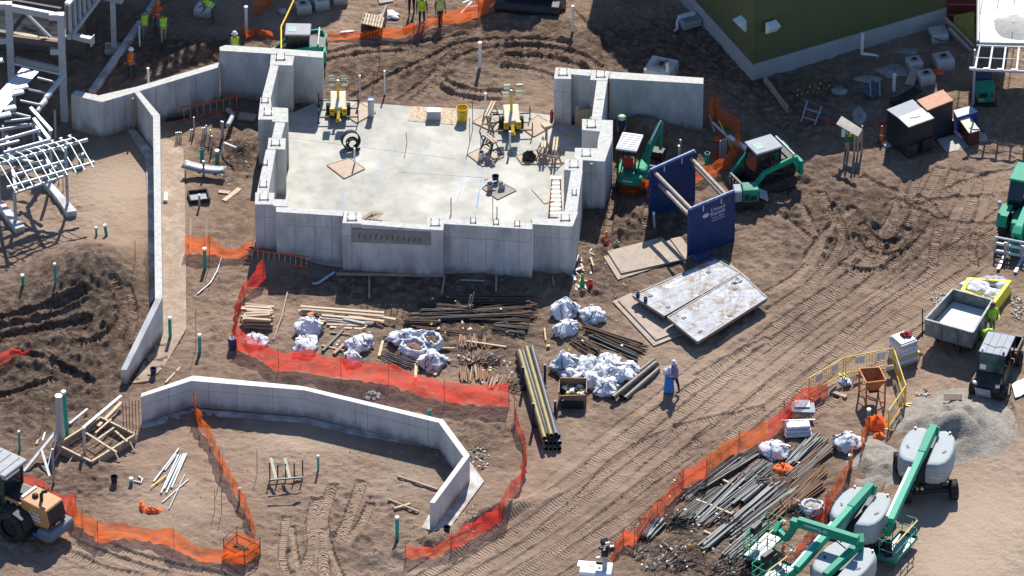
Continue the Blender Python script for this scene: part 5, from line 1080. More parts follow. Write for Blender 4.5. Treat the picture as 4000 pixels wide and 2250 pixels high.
def light_tower(label, base, rz, lights, zm):
    T = thing('light_tower', label, 'light tower', base)
    my = M_YEL; mw = mat('cream_cover', (0.62, 0.58, 0.44), .5, 0, .1, 5)
    def X(mb): return mb.xf(base, rz)
    W('engine_cover', X(MB().ext([(-.5, .35), (-.5, .7), (.5, 1.0), (.6, .95), (.6, .35)], -.38, .38)), mw, T, .04)
    for s in (-1, 1): W('fender', X(MB().box(s * .3 - .12, s * .3 + .12, -.62, -.48, .3, .72)), my, T, .02); W('vent', X(MB().box(s * .3 - .07, s * .3 + .07, -.635, -.62, .55, .6)), M_DARK, T)
    W('tow_tongue', X(MB().bar((0, -.4, .62), (0, -.95, .3), .16, .14)), my, T); W('tow_hook', X(MB().box(-.14, .14, -1.02, -.9, .22, .3)), my, T); W('chassis', X(MB().box(-.4, .4, -.6, .65, .2, .35)), M_DARK, T)
    for s in (-1, 1): wheel(T, Matrix.Rotation(rz, 4, 'Z') @ Vector((s * .5, .1, .28)) + base, .28, .18, Vector((math.cos(rz), math.sin(rz), 0)), M_WPAINT, 0, 14)
    for sx in (-1, 1):
        for sy in (-.75, .7):
            W('outrigger', X(MB().box(min(sx * .35, sx * .95), max(sx * .35, sx * .95), sy - .03, sy + .03, .3, .36)), M_DARK, T)
            W('jack', X(MB().tube((sx * .95, sy, .0), (sx * .95, sy, .75), .03, 6)), M_DARK, T); W('jack_foot', X(MB().tube((sx * .95, sy, 0), (sx * .95, sy, .02), .09, 8)), M_DARK, T)
    W('mast', X(MB().box(-.06, .06, .05, .17, .5, zm)), my, T); W('mast', X(MB().box(-.04, .04, .07, .15, zm - .3, zm + .15)), M_GALV, T)
    W('cross_arm', X(MB().box(-.5, .5, .07, .13, zm + .05, zm + .11)), M_DARK, T)
    for x, z_, tl_ in lights:
        W('lamp_head', X(MB().obox((x, .05, zm + z_), (.34, .12, .3), 0, tl_)), mat('lamp_body', (.40, .40, .2), .5, .2, .2), T, .02); W('lamp_lens', X(MB().obox((x, -.02, zm + z_ - .02), (.28, .04, .24), 0, tl_)), mat('lamp_lens', (.75, .75, .62), .15), T)
    return T
light_tower('yellow light tower with four lamp heads beside the shaded corner of the slab', V('sl', 335, 545, .1), .02, [(-.32, .0, .5), (.32, .0, .5), (-.3, .33, .7), (.3, .33, .7)], 1.75)
light_tower('yellow light tower with spread lamp heads between sawhorses', V('sr', 445, 545, .1), .08, [(-.3, -.05, .5), (.36, .0, .6), (-.22, .4, .4), (.4, .45, 1.2)], 1.95)
def white_tower():
    g = V('lt', 610, 1750); T = thing('mobile_lamp_unit', 'white cabinet lamp unit with folded mast at the bottom edge', 'light tower', g)
    def X(mb): return mb.xf(g, -.12)
    W('cabinet', X(MB().box(-.72, .72, -.55, .55, .25, 1.0)), mat('unit_grey', (.55, .57, .58), .5), T, .03); W('skirt', X(MB().box(-.7, .7, -.53, .53, 0, .25)), M_DARK, T)
    W('lid', X(MB().ext([(-.56, 1.0), (-.42, 1.12), (.42, 1.12), (.56, 1.0)], -.72, .72)), M_WPAINT, T, .03); W('door_panel', X(MB().box(-.45, -.05, -.56, -.55, .4, .85)), mat('pale_grey', (.42, .44, .45), .5), T)
    W('brand_decal', X(MB().obox((-.2, .05, 1.125), (.26, .08, .008), -.2)), M_RED, T); W('number_decal', X(MB().obox((.15, -.05, 1.125), (.12, .12, .008))), M_BLACK, T); W('side_handle', X(MB().box(-.85, -.74, .1, .5, .95, 1.05)), M_ALU, T)
    W('mast_tube', X(MB().box(.28, .5, -.12, .08, 1.1, 2.0)), M_GALV, T); W('mast_collar', X(MB().box(.24, .54, -.16, .12, 1.85, 2.1)), M_DARK, T); W('mast_arm', X(MB().box(.0, .45, -.1, .0, 1.35, 1.5)), M_DARK, T)
    for x, y, z_, s in [(.35, .1, 2.5, .32), (.62, .0, 2.2, .34), (.2, .05, 2.2, .2)]: W('lamp_head', X(MB().obox((x, y, z_), (s, s * .7, s), .5, .5)), M_BLACK, T, .03)
    for x, z_ in [(.5, 2.55), (.7, 2.38), (.25, 2.33), (.1, 1.7)]: W('lamp_bracket', X(MB().obox((x, -.05, z_), (.2, .12, .08), .4)), M_WPAINT, T, .02)
white_tower()
# ===== SAFETY NETTING
def fence(label, pts, net, h=1.0, posts=None, group='plastic safety netting runs', sag=.18, seed=0, lift=0.0, name='safety_fence', pm=None):
    """pts: (crop, x, y[, height]) stations along the foot of the netting"""
    rnd = random.Random(seed); base = []
    for p in pts:
        q = G(p[0], p[1], p[2]); base.append((q, (p[3] if len(p) > 3 else h) * 1.2))
    T = thing(name, label, 'safety fence', base[0][0], 0, group)
    rows = [[] for _ in range(7)]; acc = 0
    for i in range(len(base) - 1):
        (a, ha), (b, hb) = base[i], base[i + 1]; L = (b - a).length; n_ = max(3, int(L / .16)); d = (b - a) / L; nn = Vector((-d.y, d.x, 0))
        for k in range(n_ + (1 if i == len(base) - 2 else 0)):
            t = k / n_; q = a.lerp(b, t); hh = ha + (hb - ha) * t; s_ = 4 * t * (1 - t) * sag * min(1.2, L / 2.5)
            u = acc + t * L
            for r in range(7):
                f = r / 6; z = lift + hh * f * (1 - s_ * .6)
                w1 = .09 * mnoise.noise((u * 2.4, f * 2.6, seed)) + .16 * mnoise.noise((u * .6, f * 1.1, seed + 9)) * (1 - abs(f - .5))
                gzz = gz(q.x, q.y)
                rows[r].append(q + nn * (w1 * 1.8) + Vector((0, 0, max(.01, z + .13 * mnoise.noise((u * 1.1, f * 1.9, seed + 4)) + .05 * mnoise.noise((u * 3.1, f * 5, seed))) + (gzz - q.z))))
        acc += L
    W('netting', MB().grid(rows), net, T)
    pm = pm or M_RUST
    for i, (q, hh) in enumerate(base):
        if posts is None or i in posts:
            W('post', MB().tube(q - Vector((0, 0, .1)), q + Vector((rnd.uniform(-.03, .03), rnd.uniform(-.03, .03), hh + .12)), .014, 6), pm, T)
    return T
fence('red safety fence in front of the lumber and white bags', [('wl', 70, 900, 1.1), ('wl', 330, 1040), ('wl', 610, 1190), ('wl', 1010, 1210), ('wl', 1390, 1290), ('rb', 330, 1180), ('rb', 620, 1290), ('rb', 935, 1370), ('rb', 1280, 1400), ('rb', 1640, 1410, 1.1)], M_NETR, 1.0, (2, 4, 5, 7, 9), seed=1)
fence('narrow red safety fence climbing beside the weathered lumber stack', [('wl', 60, 890, 1.0), ('wl', 60, 700, .8), ('wl', 110, 470, .7), ('wl', 170, 310, .7), ('wl', 290, 160, .8), ('wl', 420, 60, 1.1)], M_NETR, .8, (0, 3, 5), seed=2)
fence('red safety fence bending round beside the pale footing slab', [('t22', 20, 240, 1.0), ('t22', 55, 400, .7), ('t22', 110, 560, .6), ('t22', 80, 720, .8), ('t22', 0, 880, .9), ('t12', 1840, 1060, .9), ('t12', 1700, 1130, .9), ('t12', 1550, 1210, .8), ('t12', 1470, 1250, .7)], M_NETR, .8, (0, 5, 8), seed=3)
fence('sagging orange-red fence scrap at the end by the black bucket', [('t12', 1480, 1200, .7), ('t12', 1330, 1250, .45), ('t12', 1230, 1310, .55), ('t12', 1130, 1340, .8)], net_mat('faded_netting', (.85, .13, .05), .5), .6, (0, 3), seed=4)
fence('orange safety fence running from wall corner to the mesh box', [('t02', 1465, 240, 1.05), ('t02', 1530, 370, .75), ('t02', 1590, 450, .8), ('t02', 1680, 660, .8), ('t02', 1800, 880, .75), ('t02', 1870, 1010, .7), ('t02', 1925, 1160, .8)], M_NETO, .8, (0, 3), sag=.1, seed=5)
fence('orange safety fence sagging across the plot foreground', [('t02', 520, 1005, .85), ('t02', 620, 1090, .85), ('t02', 740, 1200, 1.0), ('t02', 950, 1160, .7), ('t02', 1130, 1190, .6), ('t02', 1315, 1250, 1.0), ('t02', 1500, 1330, .6), ('t02', 1690, 1350, .65), ('t02', 1860, 1390, .7)], M_NETO, .8, (1, 2, 5), seed=6)
fence('red safety fence behind the tan wheel loader', [('t02', 170, 790, .7), ('t02', 330, 850, .75), ('t02', 450, 940, .7), ('t02', 575, 1000, 1.0)], M_NETR, .8, (3,), seed=7)
fence('short red fence scrap by the churned soil at the picture edge', [('t01', -40, 1330, .6), ('t01', 100, 1260, .45), ('t01', 215, 1200, .15)], M_NETR, .5, (), seed=8)
fence('orange fence strung between two timber stakes beside the footing strip', [('t01', 1395, 470, .9), ('t01', 1450, 460, .9), ('t01', 1580, 470, .9), ('t01', 1700, 500, .5), ('t01', 1800, 500, .5), ('t01', 1915, 450, .6)], M_NETO, .8, (), seed=9)
fence('long red and orange fence dividing the haul road from the pipe yard', [('lt', 1000, 1230, .4), ('lt', 1190, 900, .6), ('lt', 1350, 620, .7), ('lt', 1640, 640, .8), ('t22', 1010, 1110, .9), ('t22', 1095, 1030, .9), ('t22', 1250, 840, .9), ('t22', 1290, 790, .8), ('t22', 1470, 745, 1.2)], net_mat('salmon_netting', (.84, .12, .04), .72), .8, (2, 3, 5, 7), seed=10)
fence('faded orange middle run of the haul road fence', [('t22', 1470, 745, 1.15), ('t22', 1590, 590, 1.0), ('t22', 1710, 520, .95), ('t22', 1932, 420, .9)], M_NETO, .9, (0, 2), seed=11)
fence('deep red upper run of the haul road fence ending at the yellow barriers', [('t22', 1932, 420, 1.0), ('t32', 120, 320, 1.1), ('t32', 250, 210, 1.1), ('t32', 400, 110, .7), ('t32', 455, 70, .5)], M_NETR, 1.0, (1,), seed=12)
fence('orange net piled up by the teal capped pipe at the barrier opening', [('t32', 700, 560, 1.0), ('t32', 720, 460, .9), ('t32', 750, 330, .6), ('t32', 850, 300, .5), ('t32', 880, 360, .3)], M_NETO, .7, (), seed=13)
fence('orange netting strip beside the middle boom lift', [('t32', 640, 620, .9), ('t32', 570, 760, .8), ('t32', 510, 850, .8), ('t32', 440, 980, .7)], M_NETO, .8, (), sag=.1, seed=14)
fence('red netting trailing under the boom lift arms', [('t32', 450, 900, .8), ('t32', 430, 1030, .7), ('t32', 330, 1150, .5), ('t32', 250, 1270, .5), ('t32', 150, 1380, .5), ('t32', 90, 1449, .5)], M_NETR, .7, (), sag=.1, seed=15)
fence('orange fence along the far end of the slab yard', [('t10', 450, 300, .35), ('t10', 700, 300, .35), ('t10', 930, 280, .45), ('t10', 1190, 265, .6), ('t10', 1400, 195, .6), ('t10', 1560, 170, .75), ('t10', 1680, 130, .9), ('t10', 1810, 80, .7)], M_NETO, .5, (3, 4, 6), seed=16)
fence('orange fence from the white pole past the shaded corner', [('t00', 1840, 260, .9), ('t00', 1850, 300, .5), ('t00', 1932, 250, .3), ('t10', 20, 270, .35), ('t10', 130, 290, .35)], M_NETO, .5, (), seed=17)
fence('red orange fence rising out of the top edge', [('t10', -20, 120, .7), ('t10', 70, 60, .5), ('t10', 150, 0, .5), ('t10', 200, -40, .5)], M_NETO, .5, (), seed=18)
fence('red-brown fence draped in front of the mini excavator', [('ex', 115, 1250, .95), ('ex', 250, 1290, .85), ('ex', 420, 1310, .8), ('ex', 540, 1320, .85), ('ex', 660, 1330, .85)], M_NETO, .85, (0, 3, 4), sag=.05, seed=19)
fence('orange net curving behind the blue trench box to the large white pipe', [('ex', 1340, 1110, .5), ('ex', 1450, 1060, .6), ('ex', 1650, 1000, .65), ('ex', 1850, 900, .7), ('t20', 1690, 1190, 1.0), ('t20', 1720, 1010, .9), ('t20', 1600, 950, .7), ('t20', 1530, 870, 1.0), ('t20', 1490, 920, .9)], M_NETO, .8, (0, 4, 5, 7), seed=20)
# ===== BULK BAGS
def blob(seed, sx, sy, sz, crumple=.16, op=0.0, nr=15, nc=30):
    rows = []
    for i in range(nr):
        f = i / (nr - 1); row = []
        for k in range(nc):
            a = 2 * math.pi * k / nc
            prof = math.sin(math.pi * min(f * .62 + .30, 1.0)) if op == 0 else (.86 + .16 * math.sin(math.pi * f))
            sq = (abs(math.cos(a)) ** 4 + abs(math.sin(a)) ** 4) ** -.25
            rr = prof * (.72 + .28 * sq)
            nz_ = mnoise.noise((math.cos(a) * 1.7 + seed * 3.1, math.sin(a) * 1.7, f * 2.3)); rg = 1 - abs(mnoise.noise((math.cos(a) * 2.9, math.sin(a) * 2.9 + seed, f * 3.6))) * 2
            rr *= 1 + crumple * 1.5 * nz_ + crumple * 1.1 * (rg - .4)
            z = sz * f + sz * .5 * crumple * mnoise.noise((math.cos(a) * 1.3, math.sin(a) * 1.3, seed + f * 2)) * (1 if f > .1 else 0)
            row.append((sx * .5 * rr * math.cos(a), sy * .5 * rr * math.sin(a), max(0.0, z)))
        rows.append(row)
    mb = MB();
    if op:
        deep = [[(x * .9, y * .9, z - .02) for x, y, z in rows[-1]], [(x * .86, y * .86, sz * (1 - op)) for x, y, z in rows[-1]]]
        rows += deep
    mb.grid(rows, closed=True)
    last = rows[-1]; mb.add(last, [tuple(range(nc))], True)
    return mb, rows
def bag(label, c, x, y, sx=1.0, sy=.9, sz=.6, seed=1, rz=0.0, content=None, group='white bulk bags', op=0.0, crumple=.3, straps=3, m=None):
    q = G(c, x, y); T = thing('bulk_bag', label, 'bag', q, 0, group)
    mb, rows = blob(seed, sx * 1.25, sy * 1.2, sz, crumple, op or (.25 if content else 0))
    P('sack', mb.xf((0, 0, 0), rz), m or M_BAG, T)
    rnd = random.Random(seed)
    top = rows[-1] if not (op or content) else rows[-2]
    if content is not None:
        hgt = sz * .72; rows2 = []
        for i in range(5):
            f = 1 - i / 4; rows2.append([(px * .86 * f, py * .86 * f, hgt + .12 * (1 - f * f) + .04 * mnoise.noise((px * 6 + seed, py * 6, i))) for px, py, pz_ in top])
        P('content', MB().grid(rows2, closed=True).xf((0, 0, 0), rz), content, T)
    for k in range(straps):
        col_ = rnd.randrange(30); d = rnd.choice([-1, 1]) * rnd.randint(2, 6); pts = []
        nr = 15
        for i in range(2, nr - 1):
            r_ = rows[i][(col_ + d * i // nr) % 30]; pts.append((r_[0] * 1.02, r_[1] * 1.02, r_[2] + .008))
        P('strap', MB().path(pts, .018, 4).xf((0, 0, 0), rz), M_STRAP, T)
    if not content and not op:
        for k in range(2):
            a = rnd.uniform(0, 6.28); pts = [(.3 * sx * math.cos(a + t * 1.6) * (1 - .4 * t), .3 * sy * math.sin(a + t * 1.6) * (1 - .4 * t), sz * (.97 + .14 * math.sin(t * 3))) for t in (0, .25, .5, .75, 1)]
            P('lifting_loop', MB().path(pts, .03, 5).xf((0, 0, 0), rz), M_BAG, T)
    return T
_lb = [
    ('white bag with an orange scrap, upper of the pair by the lumber', 'wl', 985, 700, 1.0, .9, .75, None), ('sagging open white bag below the orange-scrap one', 'wl', 945, 900, 1.15, .85, .5, None),
    ('white bag half hidden behind the red fence corner', 'wl', 320, 840, .95, .7, .45, None), ('white bag with black ties between the lumber and rebar mesh', 'wl', 1620, 890, 1.1, .9, .55, None),
    ('small white bag leaning on the red fence', 'wl', 1530, 1060, .65, .6, .5, None), ('flattened white bag at the back of the centre cluster', 'rb', 520, 700, 1.2, .8, .6, None),
    ('round open white bag of dark soil', 'rb', 800, 755, .8, .75, .62, M_SOIL), ('open white bag filled with brown straw-like cuttings', 'rb', 610, 850, 1.05, .85, .6, M_RUST),
    ('full white bag at the front of the centre cluster', 'rb', 800, 960, 1.0, .9, .7, None), ('striped white bag at the end of the rebar bundles', 't21', 395, 910, .9, .9, .75, None),
    ('white bag in front of the striped one by the rebar ends', 't21', 405, 1060, 1.0, .8, .6, None), ('lone white bag on open soil by the steel plates', 't21', 610, 960, 1.0, .85, .6, None),
    ('tall wrinkled white bag at the far end of the bag heap', 'bg', 610, 430, .95, .85, .85, None), ('upper left white bag of the long heap', 'bg', 720, 440, 1.0, .8, .5, None),
    ('white bag in the middle back of the long heap', 'bg', 880, 410, 1.0, .8, .5, None), ('upper right white bag of the long heap', 'bg', 1060, 400, 1.0, .8, .5, None),
    ('outermost white bag of the long heap near the black pipes', 'bg', 1280, 460, .9, .8, .5, None), ('white bag beside the brown skip, front of the heap', 'bg', 850, 590, 1.0, .9, .65, None),
    ('white bag in the centre front of the long heap', 'bg', 1020, 520, 1.0, .9, .6, None), ('plump white bag touching the black pipes', 'bg', 1190, 540, 1.0, .9, .65, None),
    ('pointed white bag drooping at the front of the heap', 'bg', 1040, 660, 1.0, .85, .6, None), ('small white bag tucked left of the heap front', 'bg', 660, 520, .8, .7, .5, None),
    ('white bag with dark straps by the yellow barriers', 'yf', 770, 1400, 1.0, .95, .7, None), ('blue-shaded white bag amid the dark pipes', 'pr', 1270, 300, 1.05, .9, .6, None),
    ('open white bag of rubble under the boom lifts', 'bl', 1220, 480, .75, .75, .5, mat('rubble', (.4, .36, .3), .9, 0, .4, 12)), ('white bag top just inside the yellow barrier run', 'yf', 730, 500, .45, .4, .28, None)]
for i, (lb, c, x, y, sx, sy, sz, ct) in enumerate(_lb):
    bag(lb, c, x, y, sx, sy, sz, i + 3, (i * 1.3) % 3.1, ct, straps=2 if sx < .7 else 4)
q = G('wl', 1010, 640); S('orange_scrap', MB().obox(q + Vector((0, 0, .78)), (.3, .14, .06), .5, .3), M_ORANGE, 'orange scrap lying on the upper white bag by the lumber', 'scrap')
# wrapped bundle of pale sacks by the fence
T = thing('wrapped_bundle', 'pale wrapped bundle of stacked sheets by the long fence', 'bundle', G('t32', 220, 380))
for k in range(3):
    q = G('t32', 225, 385) + Vector((0, .1 * k, .14 + .16 * k)); W('wrapped_sheet', MB().obox(q, (1.25 - .08 * k, .62, .15), .1), [M_BAG, mat('film', (.55, .58, .56), .35), M_BAG][k], T, .04)
for k in range(3): q = G('t32', 200 + 20 * k, 350); W('batten', MB().bar(q + Vector((-.6, 0, .56)), q + Vector((.7, .1, .54)), .05, .05), M_WHITE, T)
# ===== STANDPIPES
def standpipe(label, c, x, yb, yt, r, m, cap=True, name='standpipe', group='capped standpipes', lean=(0, 0), capm=None, ct=None):
    q = G(c, x, yb); h = HT(ct or c, q, x, yt); T = thing(name, label, 'pipe', q, 0, group)
    e = Vector((lean[0], lean[1], h))
    if cap: P('pipe', MB().tube((0, 0, -.15), e, r, 12), m, T); d = e.normalized(); P('cap', MB().tube(e - d * .05, e + d * .05, r * 1.16, 12), capm or M_WHITE, T)
    else: P('pipe', MB().pipe((0, 0, -.15), e, r, .015, 14, 0, 1), [m, M_DARK], T)
    return T
for a in [('teal standpipe pair by the pipe frame, shorter one', 'sC', 1515, 1295, 1165, .055, M_TEAL), ('teal standpipe pair by the pipe frame, thicker leaning one', 'sC', 1680, 1290, 1130, .075, M_TEAL, True, 'standpipe', 'capped standpipes', (-.08, 0)),
          ('teal capped pipe beside the dark soil heap', 't01', 418, 685, 545, .06, M_TEAL), ('short wide teal capped pipe near the picture edge', 't01', 172, 700, 630, .075, M_TEAL),
          ('tall teal capped pipe beside the timber stakes fence', 't01', 1547, 580, 430, .085, M_TEAL), ('teal capped pipe on the sandy footing strip', 't01', 1285, 1105, 950, .08, M_TEAL), ('teal capped pipe on open soil below the footing strip', 't01', 1508, 1205, 1080, .075, M_TEAL),
          ('tall teal pipe beside the grey sonotube at the formwork', 't02', 508, 390, 60, .1, M_TEAL, True, 'standpipe', 'capped standpipes', (-.1, 0)), ('thin teal pipe by the churned soil at the edge', 't02', 148, 500, 360, .05, M_TEAL),
          ('short teal capped stub between bucket and white conduits', 't02', 990, 760, 715, .085, M_TEAL), ('teal capped pipe beside the orange fence', 't02', 1808, 885, 790, .055, M_TEAL),
          ('teal pipe with broad white cap near the fork rack', 't12', 470, 650, 545, .05, M_TEAL), ('tall teal pipe in the cleat tracks of the plot', 't12', 1066, 1165, 1008, .085, M_TEAL),
          ('thin teal capped pipe in front of the plumbing tray', 't00', 1538, 1320, 1220, .055, M_TEAL), ('teal capped pipe inside the netting by the barrier opening', 'yf', 1060, 1075, 870, .085, M_TEAL), ('teal capped pipe beside the grey gravel below the barriers', 't32', 618, 640, 540, .08, M_TEAL)]:
    standpipe(*a)
standpipe('open teal standpipe over the bent grey sheet', 't00', 1525, 1230, 1120, .1, M_TEAL, False); standpipe('white-capped teal standpipe over the bent grey sheet', 't00', 1640, 1230, 1140, .1, M_TEAL)
standpipe('open teal pipe stub behind the low curved wall', 't12', 1310, 260, 195, .075, M_TEAL, False); standpipe('big open teal pipe behind the blue trench box', 'ex', 1540, 810, 635, .13, M_TEAL, False)
standpipe('teal pipe standing behind the ladder bars', 'sB', 1300, 1370, 1215, .075, M_TEAL); standpipe('blue wrapped pipe beside the teal pipe behind the bars', 'sB', 1250, 1365, 1225, .05, M_BLUEP)
for a in [('thick tall white standpipe in the sunlit rear yard', 't10', 1690, 515, 325, .085, M_WHITE), ('grey standpipe on the rear plywood by the first light tower', 't10', 785, 765, 575, .045, M_GALV), ('slim white standpipe at the rear slab edge near the blue lidded tube', 't10', 972, 712, 540, .045, M_WHITE), ('white standpipe behind the upper sawhorse', 't10', 1732, 855, 710, .05, M_WHITE),
          ('tall white pole in the sunlit wedge beyond the walls', 't20', 458, 235, 50, .06, M_WHITE), ('white pole on the edge of the shaded yard with orange net', 't00', 1860, 235, 55, .08, M_WHITE), ('white post behind the retaining wall top', 't00', 1122, 690, 520, .06, M_WHITE), ('thin white pole beside the dark-helmeted worker', 't00', 1055, 350, 205, .045, M_WHITE),
          ('white pipe standing in front of the concrete cube in shade', 't20', 1172, 640, 485, .08, M_WHITE), ('white downpipe standing before the green wall', 't30', 708, 410, 255, .08, M_WHITE), ('white pipe standing in the muddy shaded yard', 't30', 950, 685, 565, .085, M_WHITE), ('white pipe leaning out of the soil near the road plates', 't21', 1078, 265, 160, .055, M_STEELP, True, 'standpipe', 'capped standpipes', (-.06, 0)),
          ('slim steel pole among the pit pipes', 't20', 1270, 1160, 1060, .035, M_GALV), ('white pipe stub with domed cap in the pit', 't20', 1262, 1145, 1105, .06, M_WHITE)]:
    standpipe(*a)
for a in [('slab pole with dark foot beside the tilted plywood', 'sl', 545, 1225, 995, .04, M_WHITE), ('white pole on a block in the middle of the slab', 'sr', 430, 795, 590, .05, M_WHITE), ('thin post at the slab front with blue cap', 't11', 1472, 185, 40, .03, M_WOOD), ('white post by the front wall of the slab', 't11', 1818, 210, 110, .04, M_WHITE)]:
    standpipe(*a)
q = V('sr', 430, 800, .1); S('wood_block', MB().obox(q + Vector((0, 0, .05)), (.24, .2, .1), .2).obox(q + Vector((.02, .05, .13)), (.2, .1, .06), .1), M_WOOD2, 'small wooden block at the foot of the slab pole', 'block')
# white elbow at the wall and flexible hose
q = G('t30', 712, 405); S('drain_elbow', MB().path([q + Vector((0, 0, .05)), q + Vector((.02, -.1, .05)), q + Vector((.25, -.15, .06)), q + Vector((.55, -.22, .05)), q + Vector((.75, -.35, .06))], .085, 8), M_WHITE, 'white crinkled drain elbow spilling onto the mud by the green wall', 'pipe')
# ===== PLUMBING AREA beside the building
sh = [V('t00', 1365, 1265, .55), V('t00', 1400, 1205, .65), V('t00', 1715, 1255, .5), V('t00', 1680, 1312, .4)]
mb = MB(); rows = []
for i in range(8):
    f = i / 7; a = sh[0].lerp(sh[3], f); b = sh[1].lerp(sh[2], f); rows.append([a + Vector((0, 0, -.12 * math.sin(f * 3.1))), a.lerp(b, .5) + Vector((0, 0, .04 - .12 * math.sin(f * 3.1))), b + Vector((0, 0, -.12 * math.sin(f * 3.1)))])
mb.grid(rows); o = S('bent_metal_sheet', mb, mat('sheet_metal', (.30, .31, .32), .45, .4, .1, 6), 'bent grey metal sheet raised on stakes under the teal pipes', 'metal sheet')
md = o.modifiers.new('t', 'SOLIDIFY'); md.thickness = .02
for i, x in enumerate((1400, 1690)): q = G('t00', x, 1345 if i == 0 else 1350); S('wooden_stake', MB().obox(q + Vector((0, 0, .25)), (.07, .05, .55), .2), M_WOOD, ['wooden stake holding the near corner of the bent sheet', 'wooden stake holding the far corner of the bent sheet'][i], 'stake')
T = thing('mortar_tray', 'black mortar tray with grey residue lying on soil', 'tray', G('t01', 1500, 45)); q = T.location
W('tray_base', MB().obox(q + Vector((0, 0, .03)), (.85, .75, .04), .2), mat('tray_grey', (.22, .23, .24), .6), T)
for dx, dy, sx, sy in [(0, .42, .95, .06), (0, -.42, .95, .06), (.46, 0, .06, .85), (-.46, 0, .06, .85)]:
    ca, sa = math.cos(.2), math.sin(.2); W('tray_side', MB().obox(q + Vector((dx * ca - dy * sa, dx * sa + dy * ca, .1)), (sx, sy, .2), .2), M_BLACK, T)
standpipe('rusty capped pipe standing in the black mortar tray', 't01', 1505, 110, 25, .05, M_STEELP)
for i, (x, y, a) in enumerate([(1770, 45, 0), (1700, 5, 1)]):
    q0, q1 = (G('t01', 1690, 70), G('t01', 1810, -20)) if i == 0 else (G('t01', 1650, 0), G('t01', 1735, 10))
    S('plank', MB().bar(q0 + Vector((0, 0, .04)), q1 + Vector((0, 0, .04)), .24, .04), M_WOOD if i == 0 else M_PLY, ['long pale plank lying right of the mortar tray', 'torn pale plywood scrap by the mortar tray'][i], 'plank')
q = G('t01', 1248, 90); S('white_roll', MB().tube(q + Vector((0, 0, .12)), G('t01', 1252, 30) + Vector((0, 0, .12)), .12, 12), M_WHITE, 'short white pipe piece lying on the footing strip', 'pipe')
a = [G('t00', 1720, 860), G('t00', 1760, 910), G('t00', 1745, 960), G('t00', 1720, 1020)]
S('bent_duct', MB().path([p + Vector((0, 0, .25 + .1 * i)) for i, p in enumerate(a)][::-1], .12, 10), M_STEELP, 'bent white duct leaning in the shaded hollow', 'duct')
S('white_elbow_pipe', MB().path([G('t00', 1680, 1170), G('t00', 1680, 1160) + Vector((0, 0, .45)), G('t00', 1700, 1150) + Vector((0, 0, .55)), G('t00', 1785, 1165) + Vector((0, 0, .55))], .05, 8), M_WHITE, 'white elbow pipe rising beside the dirt bank', 'pipe')
for i, (x, yb, yt, r) in enumerate([(1330, 1070, 1000, .03), (1342, 1070, 998, .03), (1355, 1068, 996, .03), (1368, 1066, 998, .03), (1440, 1030, 978, .035), (1455, 1025, 975, .035), (1466, 1010, 885, .035), (1530, 1020, 965, .03), (1545, 1015, 960, .03), (1558, 1010, 945, .03), (1588, 1020, 980, .03), (1598, 1090, 1025, .04), (1675, 1040, 915, .045), (1684, 1040, 918, .045)]):
    lb = ['first slim conduit stub of the row of four, nearest the spine wall', 'second slim conduit stub of the row of four by the footing', 'third slim conduit stub of the row of four by the footing', 'last slim conduit stub of the row of four, nearest the hollow'][i] if i < 4 else (['shorter twin conduit near the tall stub in the hollow', 'twin conduit just beside the tall stub in the hollow', 'tallest single conduit stub in front of the orange ladder', 'outer of three short stubs below the ladder', 'middle of three short stubs below the ladder', 'inner of three short stubs below the ladder', 'lone low stub on the dirt below the ladder', 'conduit stub sticking out of the loose dirt heap'][i - 4] if i < 12 else ['outer tall grey conduit beside the bent duct', 'inner tall grey conduit beside the bent duct'][i - 12])
    lb0 = 'cluster of slim grey conduit stubs sticking up in the shaded hollow' if i < 4 else ('pair of tall grey conduits beside the bent duct' if i > 11 else 'scattered conduit stub rising from the dirt of the shaded hollow')
    q = G('t00', x, yb); o = S('conduit_stub', MB().tube(q - Vector((0, 0, .1)), q + Vector((0, 0, HT('t00', q, x, yt))), r, 8), M_GALV, lb, 'conduit', ['four conduits in a row', 'loose conduits', 'paired conduits'][0 if i < 4 else (2 if i > 11 else 1)])
for i, (a, b) in enumerate([((1800, 890), (1932, 905)), ((1250, 920), (1420, 895))]):
    S('plywood_sheet', MB().bar(G('t00', *a) + Vector((0, 0, .12)), G('t00', *b) + Vector((0, 0, .12)), .5 if i == 0 else .12, .12), M_PLY if i == 0 else M_DARK, ['plywood board block at the foot of the shaded wall', 'dark timber strip at the foot of the retaining wall'][i], 'board')
# ===== LADDERS
def ladder(label, p0, p1, wd, m, side, n=9, frame=False):
    """p0, p1: ends of the lower stile; side: vector to the other stile"""
    T = thing('ladder', label, 'ladder', Vector((p0.x, p0.y, min(p0.z, p1.z))), 0, 'ladders')
    for o_ in (Vector(), side): W('stile', MB().bar(p0 + o_, p1 + o_, .05, .1, up=side.cross(p1 - p0)), m, T)
    for k in range(n): a = p0.lerp(p1, (k + .5) / n); W('rung', MB().tube(a, a + side, .018, 6), M_ALU, T)
    return T
ladder('orange ladder leaning on the retaining wall in shade', V('t00', 1365, 905, .05), V('t00', 1815, 815, .05), .45, mat('ladder_orange', (.62, .10, .03), .5), Vector((-.03, .12, .62)))
ladder('red ladder lying on edge against the front wall of the building', G('t11', -90, 510) + Vector((0, 0, .05)), G('t11', 400, 575) + Vector((0, 0, .05)), .45, mat('ladder_orange', (.62, .10, .03), .5), Vector((.03, .12, .5)), 12)
